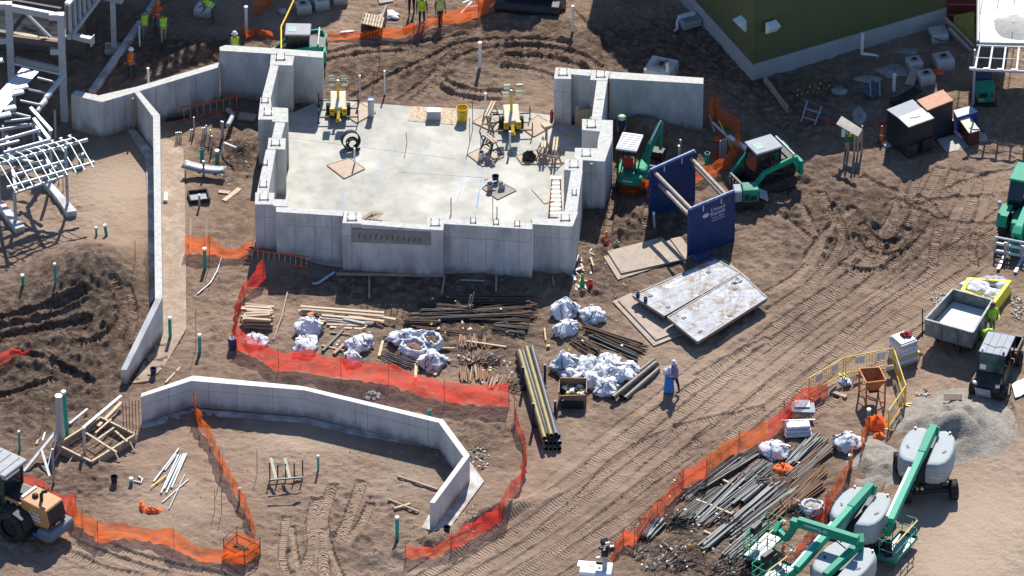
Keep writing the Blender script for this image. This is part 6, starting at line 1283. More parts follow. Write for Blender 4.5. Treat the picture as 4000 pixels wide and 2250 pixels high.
def stepladder():
    q = V('sr', 875, 1400, .1); T = thing('stepladder', 'orange fibreglass stepladder standing inside the front wall', 'ladder', q, 0, 'ladders')
    top = V('sr', 880, 1045, 1.95); mo = mat('fibreglass_orange', (.55, .17, .05), .5)
    for s in (-1, 1):
        W('stile', MB().bar(q + Vector((s * .29, -.1, 0)), top + Vector((s * .2, 0, 0)), .04, .08), mo, T); W('rear_leg', MB().bar(q + Vector((s * .28, .95, 0)), top + Vector((s * .18, .05, 0)), .035, .06), mo, T)
    for k in range(8):
        f = .08 + k * .115; a = (q + Vector((0, -.1, 0))).lerp(top, f); wd = .29 + (.2 - .29) * f; W('tread', MB().obox(a, (2 * wd, .09, .03)), M_ALU, T)
    W('top_cap', MB().obox(top + Vector((0, .02, .03)), (.5, .14, .07)), M_ALU, T)
stepladder()
# ===== TRENCH BOX
def trench_box():
    z1 = 2.75
    A0, A1 = V('tb', 122, 345, z1), V('tb', 690, 95, z1); B0, B1 = V('tb', 622, 850, z1), V('tb', 1200, 612, z1)
    T = thing('trench_box', 'standing blue steel trench box with four pipe spreaders', 'trench box', Vector(((A0.x + B1.x) / 2, (A0.y + B1.y) / 2, 0)))
    for a, b, nm in [(A0, A1, 0), (B0, B1, 1)]:
        d = (b - a).normalized(); n_ = Vector((d.y, -d.x, 0)) * .11
        zb = -.1
        o = W('shield_panel', MB().hexa([up_(a, zb), up_(a + n_, zb), up_(b + n_, zb), up_(b, zb)], [a, a + n_, b + n_, b]), M_BLUE, T, .01)
        W('top_tube', MB().tube(a + n_ * .5 + Vector((0, 0, .04)), b + n_ * .5 + Vector((0, 0, .04)), .075, 8), mat('rub_blue', (.10, .17, .36), .5, .1, .4, 6, dirt=.4, dirtcol=(.38, .36, .3)), o)
        for f in (.3, .7): q = a.lerp(b, f) + n_ * 1.1; W('lift_chain', MB().tube(up_(q, z1 - .05), up_(q, z1 - .35), .022, 5), M_WHITE, o)
        for p in (a, b): W('corner_post', MB().bar(up_(p + n_ * .5, zb), up_(p + n_ * .5, z1 - .02), .14, .14), M_BLUE, o)
        if nm: PB = (o, a, b, n_)
    ms = mat('muddy_pipe', (.36, .29, .23), .8, .1, .25, 5, dirt=.4, dirtcol=(.5, .45, .38))
    dA, dB = (A1 - A0), (B1 - B0)
    for f, z in [(.1, z1 - .2), (.2, z1 - 1.0), (.92, z1 - .3), (.98, z1 - .75)]:
        W('spreader', MB().tube(up_(A0 + dA * f, z), up_(B0 + dB * (f * .98), z), .1, 12), ms, T)
    o, a, b, n_ = PB; d = (b - a).normalized(); nn = n_.normalized()
    def tx(body, size, f, z):
        pos = a.lerp(b, f) + n_ * 1.04; pos.z = z; x_ = d; z_ = nn; y_ = Vector((0, 0, 1))
        Mx = Matrix(((x_.x, y_.x, z_.x, pos.x - T.location.x), (x_.y, y_.y, z_.y, pos.y - T.location.y), (x_.z, y_.z, z_.z, pos.z), (0, 0, 0, 1))); text_part('lettering', body, size, Mx, mat('sign_white', (.5, .54, .6), .6), o)
    tx('United', .3, .63, z1 - .52); tx('Rentals', .3, .63, z1 - .76); tx('Trench Safety', .13, .63, z1 - .98); tx('1-800-UR-RENTS', .11, .63, z1 - 1.14)
    pos = a.lerp(b, .36) + n_ * 1.03; W('logo_oval', MB().add([up_(pos + d * .19 * math.cos(t), z1 - .68 + .12 * math.sin(t)) for t in [k * math.pi / 9 for k in range(18)]], [tuple(range(18))]), mat('sign_white', (.5, .54, .6), .6), o)
trench_box()
# flat trench panels and road plates
M_PLATE = mat('road_plate', (.36, .29, .23), .8, .1, .14, 1.5, .003, 20, dirt=.25, dirtcol=(.24, .18, .14))
def plate(label, c, pts, z0, z1, m=M_PLATE, group='steel road plates', name='road_plate'):
    T = thing(name, label, 'steel plate', Vector((*[sum(V(c, *p, z1)[i] for p in pts) / len(pts) for i in (0, 1)], z0)), 0, group)
    pl = [V(c, *p, z1) for p in pts]; W('plate', MB().prism(pl, z0, z1), m, T)
    cx = sum((p for p in pl), Vector()) / len(pl)
    for p in pl: q = cx + (p - cx) * .9; W('lifting_hole', MB().tube(up_(q, z1 - .005), up_(q, z1 + .004), .05, 8), M_DARK, T)
    return T
plate('lower dusty road plate of the pair under the trench box', 't21', [(690, 485), (1240, 350), (1360, 480), (800, 660)], 0, .06)
plate('upper dusty road plate of the pair under the trench box', 't21', [(720, 445), (1130, 340), (1300, 505), (825, 612)], .06, .14)
plate('loose road plate corner beside the upper plate', 't21', [(1195, 352), (1275, 335), (1370, 470), (1310, 510)], .065, .12)
plate('lower dusty road plate beneath the bright trench panels', 't21', [(760, 825), (900, 760), (1320, 1060), (1070, 1160)], 0, .06)
plate('upper dusty road plate beneath the bright trench panels', 't21', [(800, 815), (930, 765), (1280, 1040), (1085, 1115)], .06, .13)
plate('far road plate under the bright panels', 't21', [(1560, 520), (1600, 500), (1800, 660), (1700, 700)], 0, .08)
M_WORN = mat('worn_blue_white', (.42, .44, .48), .6, 0, .35, 1.2, .006, 12, dirt=.5, dirtcol=(.21, .16, .12), spec=.2)
def flat_panel(label, pts, z0, z1, post=()):
    pl = [V('t21', *p, z1) for p in pts]; c_ = sum(pl, Vector()) / 4
    T = thing('trench_shield', label, 'trench shield', up_(c_, z0), 0, 'flat trench shields'); d1 = pl[1] - pl[0]; d2 = pl[3] - pl[0]
    W('panel_face', MB().prism(pl, z1 - .06, z1), M_WORN, T); W('panel_body', MB().prism([c_ + (p - c_) * .985 for p in pl], z0, z1 - .06), M_RUST, T)
    for a, b in [(0, 1), (1, 2), (2, 3), (3, 0)]: W('edge_rail', MB().bar(up_(pl[a], z1 - .04), up_(pl[b], z1 - .04), .06, .14), mat('rail_grey', (.22, .21, .2), .6, .1, .3, 6), T)
    for f, g_ in [(.12, .25), (.12, .8), (.5, .85), (.8, .3), (.92, .85)][:4]: q = pl[0] + d1 * f + d2 * g_; W('socket', MB().obox(up_(q, z1 + .012), (.2, .16, .03), math.atan2(d1.y, d1.x)), M_DARK, T)
    W('seam', MB().bar(up_(pl[0] + d2 * .5, z1 + .003), up_(pl[0] + d2 * .5 + d1, z1 + .003), .02, .006), M_GREY, T)
    return T, pl
T, pl = flat_panel('flat trench panel with faded lettering nearest the trench box', [(912, 780), (1535, 505), (1715, 608), (1150, 935)], .33, .55)
for x, y in [(950, 790), (1008, 828), (1502, 515)]: q = V('t21', x, y, .55); W('spreader_socket', MB().pipe(up_(q, .5), up_(q, .8), .09, .02, 12), M_BLUE, T)
q = V('t21', 1430, 490, .6); W('end_socket', MB().obox(q, (.7, .4, .18), .4), M_BLUE, T, .03); q = pl[0].lerp(pl[1], .48) + (pl[3] - pl[0]) * .22
d = (pl[1] - pl[0]).normalized(); y_ = Vector((-d.y, d.x, 0)); Mx = Matrix(((d.x, y_.x, 0, q.x - T.location.x), (d.y, y_.y, 0, q.y - T.location.y), (0, 0, 1, .55 + .004 - T.location.z), (0, 0, 0, 1)))
text_part('lettering', 'United\nRentals', .3, Mx, M_WPAINT, T, .002)
W('logo_oval', MB().tube(up_(pl[0].lerp(pl[1], .36) + (pl[3] - pl[0]) * .2, .552), up_(pl[0].lerp(pl[1], .36) + (pl[3] - pl[0]) * .2, .556), .17, 16), M_WPAINT, T)
T, pl2 = flat_panel('outer flat trench panel with sun-bleached face', [(1175, 945), (1725, 612), (1925, 800), (1400, 1130)], .38, .6)
q = V('t21', 1700, 670, .62); S('chain_heap', MB().path([q + Vector((.3 * math.cos(t) * (.4 + .6 * ((t * 1.7) % 1)), .2 * math.sin(t * 1.3), .04 + .03 * math.sin(t * 3))) for t in [k * .5 for k in range(26)]], .025, 5), M_GALV, 'grey lifting chain heaped on the bleached trench panel', 'chain')
# ===== PIPES AND RACKS
def pipe_rack():
    T = thing('pipe_rack', 'bundle of long brassy and black steel pipes between blue stakes', 'pipe stack', G('bg', 400, 900))
    mp = [mat('brass_pipe', (.24, .19, .08), .6, .2, .2, 3, dirt=.15, dirtcol=(.15, .11, .07)), mat('black_pipe', (.10, .10, .105), .55, .2, .2, 3)]
    lay = [(130, 245, 395, 1160, .62, 0), (168, 245, 430, 1125, .55, 1), (205, 208, 465, 1130, .68, 0), (262, 205, 515, 1120, .7, 1), (250, 240, 540, 1140, .5, 1)]
    for x0, y0, x1, y1, z, k in lay: W('pipe', MB().pipe(V('bg', x0, y0, z), V('bg', x1, y1, z), .115, .02, 14, 0, 1), [mp[k], M_DARK], T)
    for k in range(4): W('pipe', MB().pipe(V('bg', 115 + 45 * k, 250, .32), V('bg', 415 + 46 * k, 1210, .32), .115, .02, 12, 0, 1), [mp[1], M_DARK], T)
    for k in range(4): W('pipe', MB().pipe(V('bg', 112 + 45 * k, 255, .1), V('bg', 412 + 46 * k, 1270, .1), .11, .02, 12, 0, 1), [mp[k == 3], M_DARK], T)
    for x, y, yt in [(170, 650, 410), (398, 590, 385), (278, 1045, 790), (505, 960, 765)]:
        q = V('bg', x, y); W('stake', MB().box(q.x - .06, q.x + .06, q.y - .06, q.y + .06, 0, HT('bg', q, x, yt)), mat('stake_navy', (.02, .035, .09), .5), T)
    for ya, yb in [(590, 650), (960, 1045)]: W('skid', MB().bar(V('bg', 150 if ya < 700 else 265, yb, .02), V('bg', 415 if ya < 700 else 520, ya + 30, .02), .12, .1), M_DARK, T)
pipe_rack()
T = thing('pipe_bundle', 'three thick black pipes lying by the haul road', 'pipe stack', G('bg', 1350, 560))
for (x0, y0, x1, y1, z) in [(1090, 690, 1540, 340, .13), (1190, 715, 1575, 375, .16), (1235, 745, 1585, 440, .13), (1110, 735, 1560, 370, .34)]: W('pipe', MB().pipe(V('bg', x0, y0, z), V('bg', x1, y1, z), .125, .015, 14, 0, 1), [mat('worn_black_pipe', (.13, .11, .095), .55, .2, .3, 4), M_DARK], T)
def skip():
    q = G('bg', 690, 850); T = thing('tipping_skip', 'brown self-tipping skip filled with yellow and white rubbish', 'skip', q)
    mb_ = mat('skip_brown', (.25, .15, .09), .7, .2, .2, 4); rz = -.03
    def X(mb): return mb.xf(q, rz)
    fr = [(-.62, .3), (.52, .3), (.52, 1.05), (-.62, 1.05)]
    W('base_frame', X(MB().box(-.5, .5, -.02, .85, 0, .12).box(-.5, .5, 0, .08, .1, .45)), M_DARK, T)
    W('front_plate', X(MB().add([(-.62, 0, .72), (.62, 0, .8), (.58, .02, .2), (.38, .02, .12), (-.58, .02, .62), (-.62, .05, .72), (.62, .05, .8), (.58, .07, .2), (.38, .07, .12), (-.58, .07, .62)], [(0, 4, 3, 2, 1), (5, 6, 7, 8, 9), (0, 1, 6, 5), (1, 2, 7, 6), (2, 3, 8, 7), (3, 4, 9, 8), (4, 0, 5, 9)])), mb_, T)
    W('side_plate', X(MB().box(-.66, -.62, 0, .95, .25, .95)), mb_, T); W('side_plate', X(MB().box(.6, .64, 0, .95, .2, .95)), mb_, T); W('rear_plate', X(MB().box(-.62, .6, .9, .95, .2, 1.1)), mb_, T); W('floor_plate', X(MB().box(-.6, .58, .05, .9, .2, .24)), mb_, T)
    rnd = random.Random(5)
    for k in range(34):
        m_ = [M_YEL, M_WHITE, M_BAG, M_PLY, M_BLACK, M_DARK][rnd.choice([0, 0, 1, 1, 2, 3, 4, 5])]; s = rnd.uniform(.08, .2)
        W('rubbish', X(MB().obox((rnd.uniform(-.5, .5), rnd.uniform(.12, .82), rnd.uniform(.6, .75)), (s * 1.4, s, s * .6), rnd.uniform(0, 3), rnd.uniform(-.5, .5))), m_, T)
skip()
# ===== RODS, BOARDS AND BUNDLES
def _unit_rod(m, n=6):
    return MB().tube((0, 0, 0), (0, 0, 1), 1.0, n).mesh('rod', m)
_rods = {}
def rod(T, p0, p1, r, m, name='rod'):
    key = m.name
    if key not in _rods: _rods[key] = _unit_rod(m)
    p0, p1 = Vector(p0), Vector(p1); d = p1 - p0
    o = link(name, _rods[key], T); o.location = p0 - T.location; o.rotation_mode = 'QUATERNION'
    o.rotation_quaternion = d.to_track_quat('Z', 'Y'); o.scale = (r, r, d.length)
    return o
_boards = {}
def board(T, p0, p1, w_, h_, m, name='plank', tilt=0.0):
    key = m.name
    if key not in _boards: _boards[key] = MB().box(-.5, .5, -.5, .5, 0, 1).mesh('board', m)
    p0, p1 = Vector(p0), Vector(p1); d = p1 - p0; z_ = d.normalized(); x_ = z_.cross(Vector((0, 0, 1))).normalized(); y_ = z_.cross(x_)
    o = link(name, _boards[key], T); R3 = Matrix((x_, y_, z_)).transposed() @ Matrix.Rotation(tilt, 3, 'Z')
    o.matrix_local = Matrix.Translation(p0 - T.location) @ R3.to_4x4() @ Matrix.Diagonal((w_, h_, d.length, 1))
    return o
def bundle(label, c, a, b, n, wd, r, ms, seed=0, jit=.25, group='bundles of bars', name='rebar_bundle', cat='bar bundle', lay=3, splay=0.0):
    rnd = random.Random(seed); A, B = G(c, *a), G(c, *b); d = (B - A); L = d.length; dn = d / L; nn = Vector((-dn.y, dn.x, 0))
    T = thing(name, label, cat, A.lerp(B, .5), 0, group)
    for k in range(n):
        o0 = rnd.uniform(-.5, .5) * wd; o1 = o0 * (1 + splay) + rnd.uniform(-.5, .5) * wd * .5; t0 = rnd.uniform(0, jit * .5); t1 = 1 - rnd.uniform(0, jit * .5)
        lyr = r + 2 * r * (k * lay // n) * .9
        p0 = A + d * t0 + nn * o0; p1 = A + d * t1 + nn * o1
        p0.z = gz(p0.x, p0.y) * .6 + lyr + .04; p1.z = gz(p1.x, p1.y) * .6 + lyr + .04 + rnd.uniform(0, .04)
        rod(T, p0, p1, r * rnd.uniform(.8, 1.15), rnd.choice(ms))
    return T
RB = [M_REBAR, M_RUST, mat('dark_rebar', (.05, .045, .042), .7, .3, .3, 8)]
GR = [mat('grey_bar', (.14, .14, .135), .55, .4, .2, 8), M_DARK, M_REBAR]
for i, (lb, c, a, b, n, wd, r, ms) in enumerate([
        ('bar bundle lying along the edge of the wall shadow', 'rb', (870, 262), (1951, 300), 14, .45, .028, RB), ('tangled brown bars in front of the shadow edge', 'rb', (650, 335), (1250, 385), 16, .5, .022, RB),
        ('short thick black bundle in the middle of the bar field', 'rb', (660, 440), (1180, 430), 16, .45, .035, [RB[2], M_DARK]), ('longest bar bundle crossing toward the striped bag', 'rb', (500, 485), (1951, 415), 18, .45, .028, RB),
        ('frayed short bundle at the lumber end of the bars', 'rb', (480, 525), (900, 505), 12, .35, .026, RB), ('broad bundle ending at the striped white bag', 'rb', (1200, 465), (1960, 490), 18, .55, .028, RB),
        ('upper outer bundle running to the wall shadow end', 'rb', (1280, 395), (1960, 345), 12, .35, .028, RB), ('grey bundle nearest the white bags at the end', 'rb', (1450, 545), (1860, 590), 12, .25, .03, GR),
        ('lower grey bundle beside the first grey one', 'rb', (1430, 580), (1840, 655), 9, .25, .026, GR), ('sparse bars crossing behind the flattened bag', 'rb', (540, 585), (1400, 660), 8, .35, .022, RB),
        ('thin bars poking out beside the open soil bag', 'rb', (230, 700), (560, 690), 7, .3, .022, GR), ('grey bar mat under the straw-filled bag', 'rb', (240, 850), (600, 1000), 16, .55, .02, GR),
        ('long brown bars slanting from bags toward the road', 't21', (500, 1030), (1020, 1195), 12, .35, .03, RB), ('dark grey bars slanting beside the long brown ones', 't21', (570, 1095), (960, 1275), 12, .35, .032, GR),
        ('splayed rusty bars between bag heap and slanting bundle', 't21', (460, 1115), (640, 1235), 18, .55, .022, RB), ('thin bars under the slanting bundle', 't21', (640, 1080), (1010, 1230), 8, .25, .024, RB)]):
    bundle(lb, c, a, b, int(n * 1.4), wd * 1.2, r, ms, 100 + i, group='reinforcing bar bundles')
def pile(label, name, cat, loc): return thing(name, label, cat, loc)
# weathered lumber stack on bearers
T = thing('lumber_stack', 'weathered stack of short boards beside the red fence', 'lumber', G('wl', 330, 640)); rnd = random.Random(3)
for lyr in range(6):
    for k in range(7):
        y = 640 - k * 28; a = G('wl', 175 + rnd.randint(-45, 40), y); b = G('wl', 510 + rnd.randint(-50, 45), y + rnd.randint(-5, 35)); z = .1 + lyr * .095
        board(T, up_(a, z), up_(b, z + .01), .13, .07, rnd.choice([M_WOOD2, M_WOOD2, M_WOOD, M_PLY]))
for x in (230, 450): board(T, G('wl', x, 655) + Vector((0, 0, .03)), G('wl', x + 15, 480) + Vector((0, 0, .03)), .1, .08, M_WOOD2, 'bearer')
T = thing('lumber_stack', 'long pale lumber pile in front of the building shadow', 'lumber', G('wl', 1350, 540)); rnd = random.Random(4)
for a, b, z in [((880, 375), (1935, 455), .3), ((900, 410), (1935, 500), .26), ((1150, 485), (1935, 560), .22), ((1120, 515), (1800, 585), .16), ((1180, 540), (1700, 605), .12), ((1250, 635), (1660, 660), .06), ((855, 430), (1020, 450), .1), ((880, 460), (1090, 478), .08),
                ((1480, 490), (1930, 575), .2), ((1420, 530), (1690, 590), .2), ((1210, 600), (1720, 620), .1), ((1100, 560), (1640, 570), .08), ((1820, 495), (2080, 540), .24), ((1700, 560), (1810, 570), .18), ((1620, 580), (1780, 600), .12), ((900, 395), (1500, 440), .22), ((1090, 550), (1200, 560), .1)]:
    board(T, V('wl', *a, z), V('wl', *b, z), .14, .05, rnd.choice([M_WOOD, M_WOOD, M_PLY, mat('grey_lumber', (.42, .38, .33), .8, 0, .2, 4)]))
for i, (c, a, b, w_, m, lb) in enumerate([
        ('wl', (1160, 955), (1415, 695), .13, M_DARK, 'dark charred timber lying between the white bags'), ('wl', (1300, 990), (1430, 870), .15, M_WOOD2, 'short dark timber with yellow caps by the red fence'), ('wl', (1150, 885), (1440, 950), .07, M_WOOD, 'thin batten near the dark charred timber'),
        ('wl', (1250, 720), (1510, 745), .06, M_WOOD2, 'thin stick above the dark charred timber'), ('wl', (1870, 1020), (1925, 800), .13, M_WOOD, 'pale board leaning up beside the grey bar mat'), ('rb', (620, 1130), (635, 900), .13, M_WOOD, 'pale board standing by the fence under the straw bag'), ('rb', (650, 1050), (655, 920), .1, M_WOOD, 'second pale board beside the fence under the straw bag'),
        ('rb', (830, 1090), (945, 930), .14, M_WOOD, 'pale timber leaning on the full white bag'), ('rb', (740, 1040), (850, 1065), .16, M_WOOD, 'cream board lying in front of the full white bag'), ('rb', (870, 785), (1050, 795), .07, M_WOOD, 'thin batten behind the round soil bag'),
        ('rb', (1180, 720), (1610, 780), .09, M_WOOD, 'pale batten lying across the rusty offcuts'), ('rb', (1080, 875), (1250, 950), .1, M_WOOD, 'pale batten in the scraps below the rusty offcuts'), ('rb', (1110, 935), (1190, 985), .09, M_WOOD2, 'short stick in the scraps below the rusty offcuts'),
        ('rb', (900, 900), (1005, 930), .1, mat('pale_blue_board', (.4, .46, .5), .6), 'pale blue board end beside the full bag'), ('rb', (1440, 480), (1680, 600), .0, M_WOOD, ''), ('rb', (1125, 460), (1140, 590), .08, M_WOOD, 'upright stake among the bars'), ('rb', (400, 25), (405, 160), .08, M_WOOD, ''),
        ('t11', (605, 628), (1350, 638), .12, M_WOOD2, 'long timber lying in the shadow along the wall'), ('t11', (855, 640), (855, 810), .09, M_WOOD2, 'cross timber in the wall shadow, near one'), ('t11', (1425, 640), (1400, 790), .09, M_WOOD2, 'cross timber in the wall shadow, middle one'), ('t11', (1815, 640), (1810, 760), .09, M_WOOD2, 'cross timber in the wall shadow, far one'), ('t11', (1545, 672), (1725, 678), .06, M_GALV, 'pale metal strip lying in the wall shadow'), ('t11', (1605, 585), (1745, 585), .08, M_PLY, 'short board resting against the wall foot'),
        ('t21', (245, 1040), (255, 1130), .07, M_WOOD, 'small wooden stake by the bag in front'), ('t21', (305, 645), (315, 710), .07, M_WOOD2, 'short stake in the wall shadow corner'), ('t12', (1070, 705), (1370, 805), .1, M_WOOD2, 'long plank lying inside the low curved wall'), ('t12', (1000, 880), (1230, 975), .08, M_WOOD2, 'thin plank under the crossed batten in the plot'), ('t12', (1045, 950), (1165, 915), .1, M_WOOD, 'pale batten crossed over the thin plank'),
        ('t22', (1065, 1070), (1170, 1080), .13, M_WOOD, ''), ('t01', (1250, 1449), (1360, 1335), .08, M_WOOD, 'thin timber leaning across the soil near the curved wall start'), ('yf', (550, 640), (745, 710), .2, M_WOOD2, 'old board by the red fence end inside the barriers')]):
    if not lb: continue
    A, B = G(c, *a), G(c, *b)
    S('timber', MB().bar(up_(A, A.z + .07), up_(B, B.z + .07), w_, min(.1, w_)), m, lb, 'timber', 'loose timbers')
# rusty flat offcuts
for i, (lb, c, x0, y0, x1, y1, nx) in enumerate([('upper heap of rusty flat offcuts among the bars', 'rb', 1090, 650, 1390, 800, 13), ('lower heap of rusty flat offcuts by the red fence', 'rb', 1100, 990, 1430, 1170, 15), ('rusty offcuts leaning in a bundle at the fence end', 'rb', 1400, 1090, 1640, 1240, 11)]):
    T = thing('offcut_heap', lb, 'offcuts', G(c, (x0 + x1) / 2, y1), 0, 'rusty offcut heaps'); rnd = random.Random(40 + i)
    for k in range(nx * 3):
        x = x0 + (x1 - x0) * rnd.random(); A = G(c, x, y1 - rnd.uniform(0, 40)); B = G(c, x + rnd.uniform(-30, 30) + (60 if i == 2 else 0), y0 + rnd.uniform(0, 50)); z = .05 + .05 * (k // nx)
        board(T, up_(A, A.z + z), up_(B, B.z + z + .02), .05, .03, rnd.choice([M_RUST, M_RUST, mat('rust_orange', (.24, .12, .055), .8, .1, .3, 8), M_WOOD2]), 'offcut')
# short rods planted along the shadow edge
for k in range(9):
    q = G('rb', 30 + 66 * k, 385); S('planted_rod', MB().tube(q, q + Vector((0, 0, .4)), .018, 5), M_RUST, '%s short rusty rod of the row behind the pale lumber, counted from the lumber end' % ['first', 'second', 'third', 'fourth', 'fifth', 'sixth', 'seventh', 'eighth', 'ninth'][k], 'rod', 'row of planted rods')
for i, (x0, y0, x1, y1) in enumerate([(1185, 370, 1225, 200), (1210, 385, 1260, 165)]):
    a = G('rb', x0, y0); S('leaning_stake', MB().bar(a, V('rb', x1, y1, .8), .06, .05), M_WOOD2, ['thick stake leaning among the bars', 'thin stake leaning beside the thick one among the bars'][i], 'stake')
# ===== PIPE YARD
PV = [mat('dull_conduit', (.085, .09, .09), .5, .2, .2, 5), mat('pale_conduit', (.16, .165, .16), .5, .1, .2, 5), M_DARK, M_REBAR]
for i, (lb, a, b, n, wd, r, ms) in enumerate([
        ('conduits lying closest along the orange fence', (390, 745), (960, 300), 9, .35, .04, PV), ('second conduit row inside the orange fence', (520, 670), (1120, 300), 8, .3, .045, PV), ('frayed dark cable bundle with brushy end', (300, 960), (800, 620), 22, .5, .022, [M_DARK, PV[0], M_REBAR]),
        ('pale conduits beside the frayed cables', (500, 975), (990, 530), 10, .35, .045, PV[:2]), ('loose conduits in the middle of the pipe yard', (560, 990), (1150, 520), 9, .5, .035, PV), ('bent black cables reaching to the orange net heap', (820, 745), (1290, 330), 14, .45, .03, [M_DARK, PV[0]]),
        ('long thick pipes reaching the near end of the yard', (550, 1225), (1340, 560), 7, .4, .06, PV[:2]), ('parallel conduits behind the long thick pipes', (790, 1110), (1480, 600), 9, .45, .045, PV), ('wide rusty pipe bundle crossing the yard', (1150, 930), (1690, 410), 18, .7, .035, [M_RUST, M_REBAR, mat('rust_orange', (.24, .12, .055), .8, .1, .3, 8)]),
        ('rusty pipes next to the lift basket', (1330, 850), (1700, 560), 12, .45, .035, [M_RUST, M_REBAR]), ('grey pipes at the upper end of the yard', (1400, 430), (1700, 140), 9, .4, .05, PV[:2]), ('brown pipes below the strapped white bag', (1420, 560), (1800, 230), 12, .45, .04, [M_REBAR, M_RUST, PV[0]]),
        ('scattered conduits near the shaded white bag', (1020, 520), (1420, 230), 8, .4, .035, PV), ('flattened grey sheets at the fence foot', (20, 1130), (180, 920), 8, .4, .06, PV[:2]), ('conduits passing under the lift basket', (780, 1320), (1250, 950), 8, .5, .045, PV)]):
    bundle(lb, 'pr', a, b, int(n * 2.2), wd * 1.6, r, ms, 300 + i, group='pipes in the pipe yard', name='pipe_bundle', cat='pipe bundle', jit=.3, lay=2)
for i, (a, b) in enumerate([((870, 800), (1110, 620)), ((960, 780), (1180, 600))]):
    A, B = G('pr', *a), G('pr', *b); S('thick_pipe', MB().pipe(up_(A, A.z + .14), up_(B, B.z + .14), .13 if i else .09, .015, 12), PV[0], ['slim black pipe stub beside the thick one in the yard', 'thick grey pipe stub in the middle of the yard'][i], 'pipe')
rnd = random.Random(77)
for i, (a, b, lb) in enumerate([((530, 745), (680, 800), 'dunnage batten under the frayed cable middle'), ((715, 818), (870, 882), 'dunnage batten beside the middle conduits'), ((785, 560), (880, 605), 'doubled dunnage batten in the upper yard'), ((920, 620), (1010, 662), 'dunnage batten by the thick pipe stub'), ((140, 975), (255, 985), 'dunnage block by the fence post'), ((600, 1040), (755, 1105), 'dunnage batten under the long thick pipes'), ((220, 1140), (340, 1250), 'batten lying on the brush heap'), ((1050, 1335), (1155, 1348), 'short block near the lift basket'), ((1440, 735), (1510, 765), 'short batten by the rubble bag'), ((1480, 455), (1690, 530), 'dark batten across the rusty pipes')]):
    A, B = G('pr', *a), G('pr', *b); S('dunnage', MB().bar(up_(A, A.z + .09), up_(B, B.z + .09), .1, .08), M_WOOD if i != 9 else M_DARK, lb, 'batten', 'dunnage battens')
def brush(label, c, x, y, rx, ry, n, seed, ms, h=.35):
    q = G(c, x, y); T = thing('brush_heap', label, 'brush heap', q, 0, 'heaps of cut wire and brush'); rnd = random.Random(seed)
    for k in range(n):
        a = rnd.uniform(0, 6.28); r_ = rnd.random() ** .6; p = q + Vector((rx * r_ * math.cos(a), ry * r_ * math.sin(a), rnd.uniform(.02, h * (1 - r_ * .6))))
        b = rnd.gauss(.6, .7); L = rnd.uniform(.3, 1.0); rod(T, p, p + Vector((L * math.cos(b), L * math.sin(b), rnd.uniform(-.1, .3))), rnd.uniform(.01, .028), rnd.choice(ms), 'stick')
brush('tangled dark brush heap at the near corner of the yard', 'pr', 240, 1280, 1.5, 1.2, 75, 1, [M_DARK, PV[0], M_WOOD2, M_REBAR], .5); brush('low black wire heap in front of the lift basket', 'pr', 860, 1390, 1.2, .7, 70, 2, [M_DARK, M_DARK, M_BLACK]); brush('brushy black cable end by the fence', 'pr', 300, 975, .5, .45, 45, 3, [M_DARK, M_BLACK])
brush('bristly wire tuft on the long thick pipes', 'pr', 800, 985, .35, .3, 30, 4, [M_DARK, M_BLACK]); brush('dark twig heap by the fork of conduits', 'pr', 1110, 600, .35, .3, 26, 5, [M_DARK, M_WOOD2]); brush('wire scraps behind the lift basket', 'pr', 1400, 870, .4, .3, 30, 6, [M_DARK, M_BLACK]); brush('bristly cuttings around the lower rusty offcuts', 'rb', 1250, 960, 1.2, .25, 60, 7, [M_REBAR, M_WOOD2, M_DARK], .15); brush('cuttings at the end of the red fence', 'rb', 1640, 1210, .6, .4, 30, 8, [M_WOOD2, M_REBAR], .2)
def net_heap(label, c, x, y, rx, ry, h, m, seed):
    q = G(c, x, y); rows = [];
    for i in range(8):
        f = 1 - i / 7; rows.append([(q.x + rx * f * math.cos(t) * (1 + .4 * mnoise.noise((math.cos(t) * 2 + seed, math.sin(t) * 2, f))), q.y + ry * f * math.sin(t) * (1 + .4 * mnoise.noise((math.cos(t) * 2, math.sin(t) * 2 + seed, f + 3))), q.z + h * (1 - f * f) * (1 + .9 * mnoise.noise((math.cos(t) * 3, math.sin(t) * 3 + seed, f * 4))) + .02) for t in [k * 2 * math.pi / 22 for k in range(22)]])
    S('net_heap', MB().grid(rows, closed=True), m, label, 'net heap', 'crumpled netting heaps')
mnh = mat('orange_net_bundle', (.78, .15, .03), .7, 0, .25, 9, .03, 14)
net_heap('crumpled orange net on the rusty pipes', 'pr', 1350, 460, .6, .5, .3, mnh, 1); net_heap('orange net crumpled below the white conduits', 't02', 1150, 960, .5, .22, .18, mnh, 2); net_heap('orange net knot by the white conduits', 't02', 1070, 925, .15, .35, .2, mnh, 3); net_heap('fluffy orange net by the barrier opening', 'yf', 1210, 1260, .3, .25, .22, mnh, 4); net_heap('large orange net heap behind the teal capped pipe', 'yf', 1170, 1080, .5, .55, .4, mnh, 5)
net_heap('small orange net scrap in the shaded yard', 't30', 1275, 545, .35, .3, .15, mnh, 6); net_heap('orange-red net roll beside the pit conduits', 't20', 1555, 1060, .25, .22, .3, mnh, 7); net_heap('dark red net coil at the foot of the pit conduits', 't20', 1545, 1170, .2, .45, .2, mat('dark_red_net', (.4, .05, .02), .7, 0, .2, 8), 8)
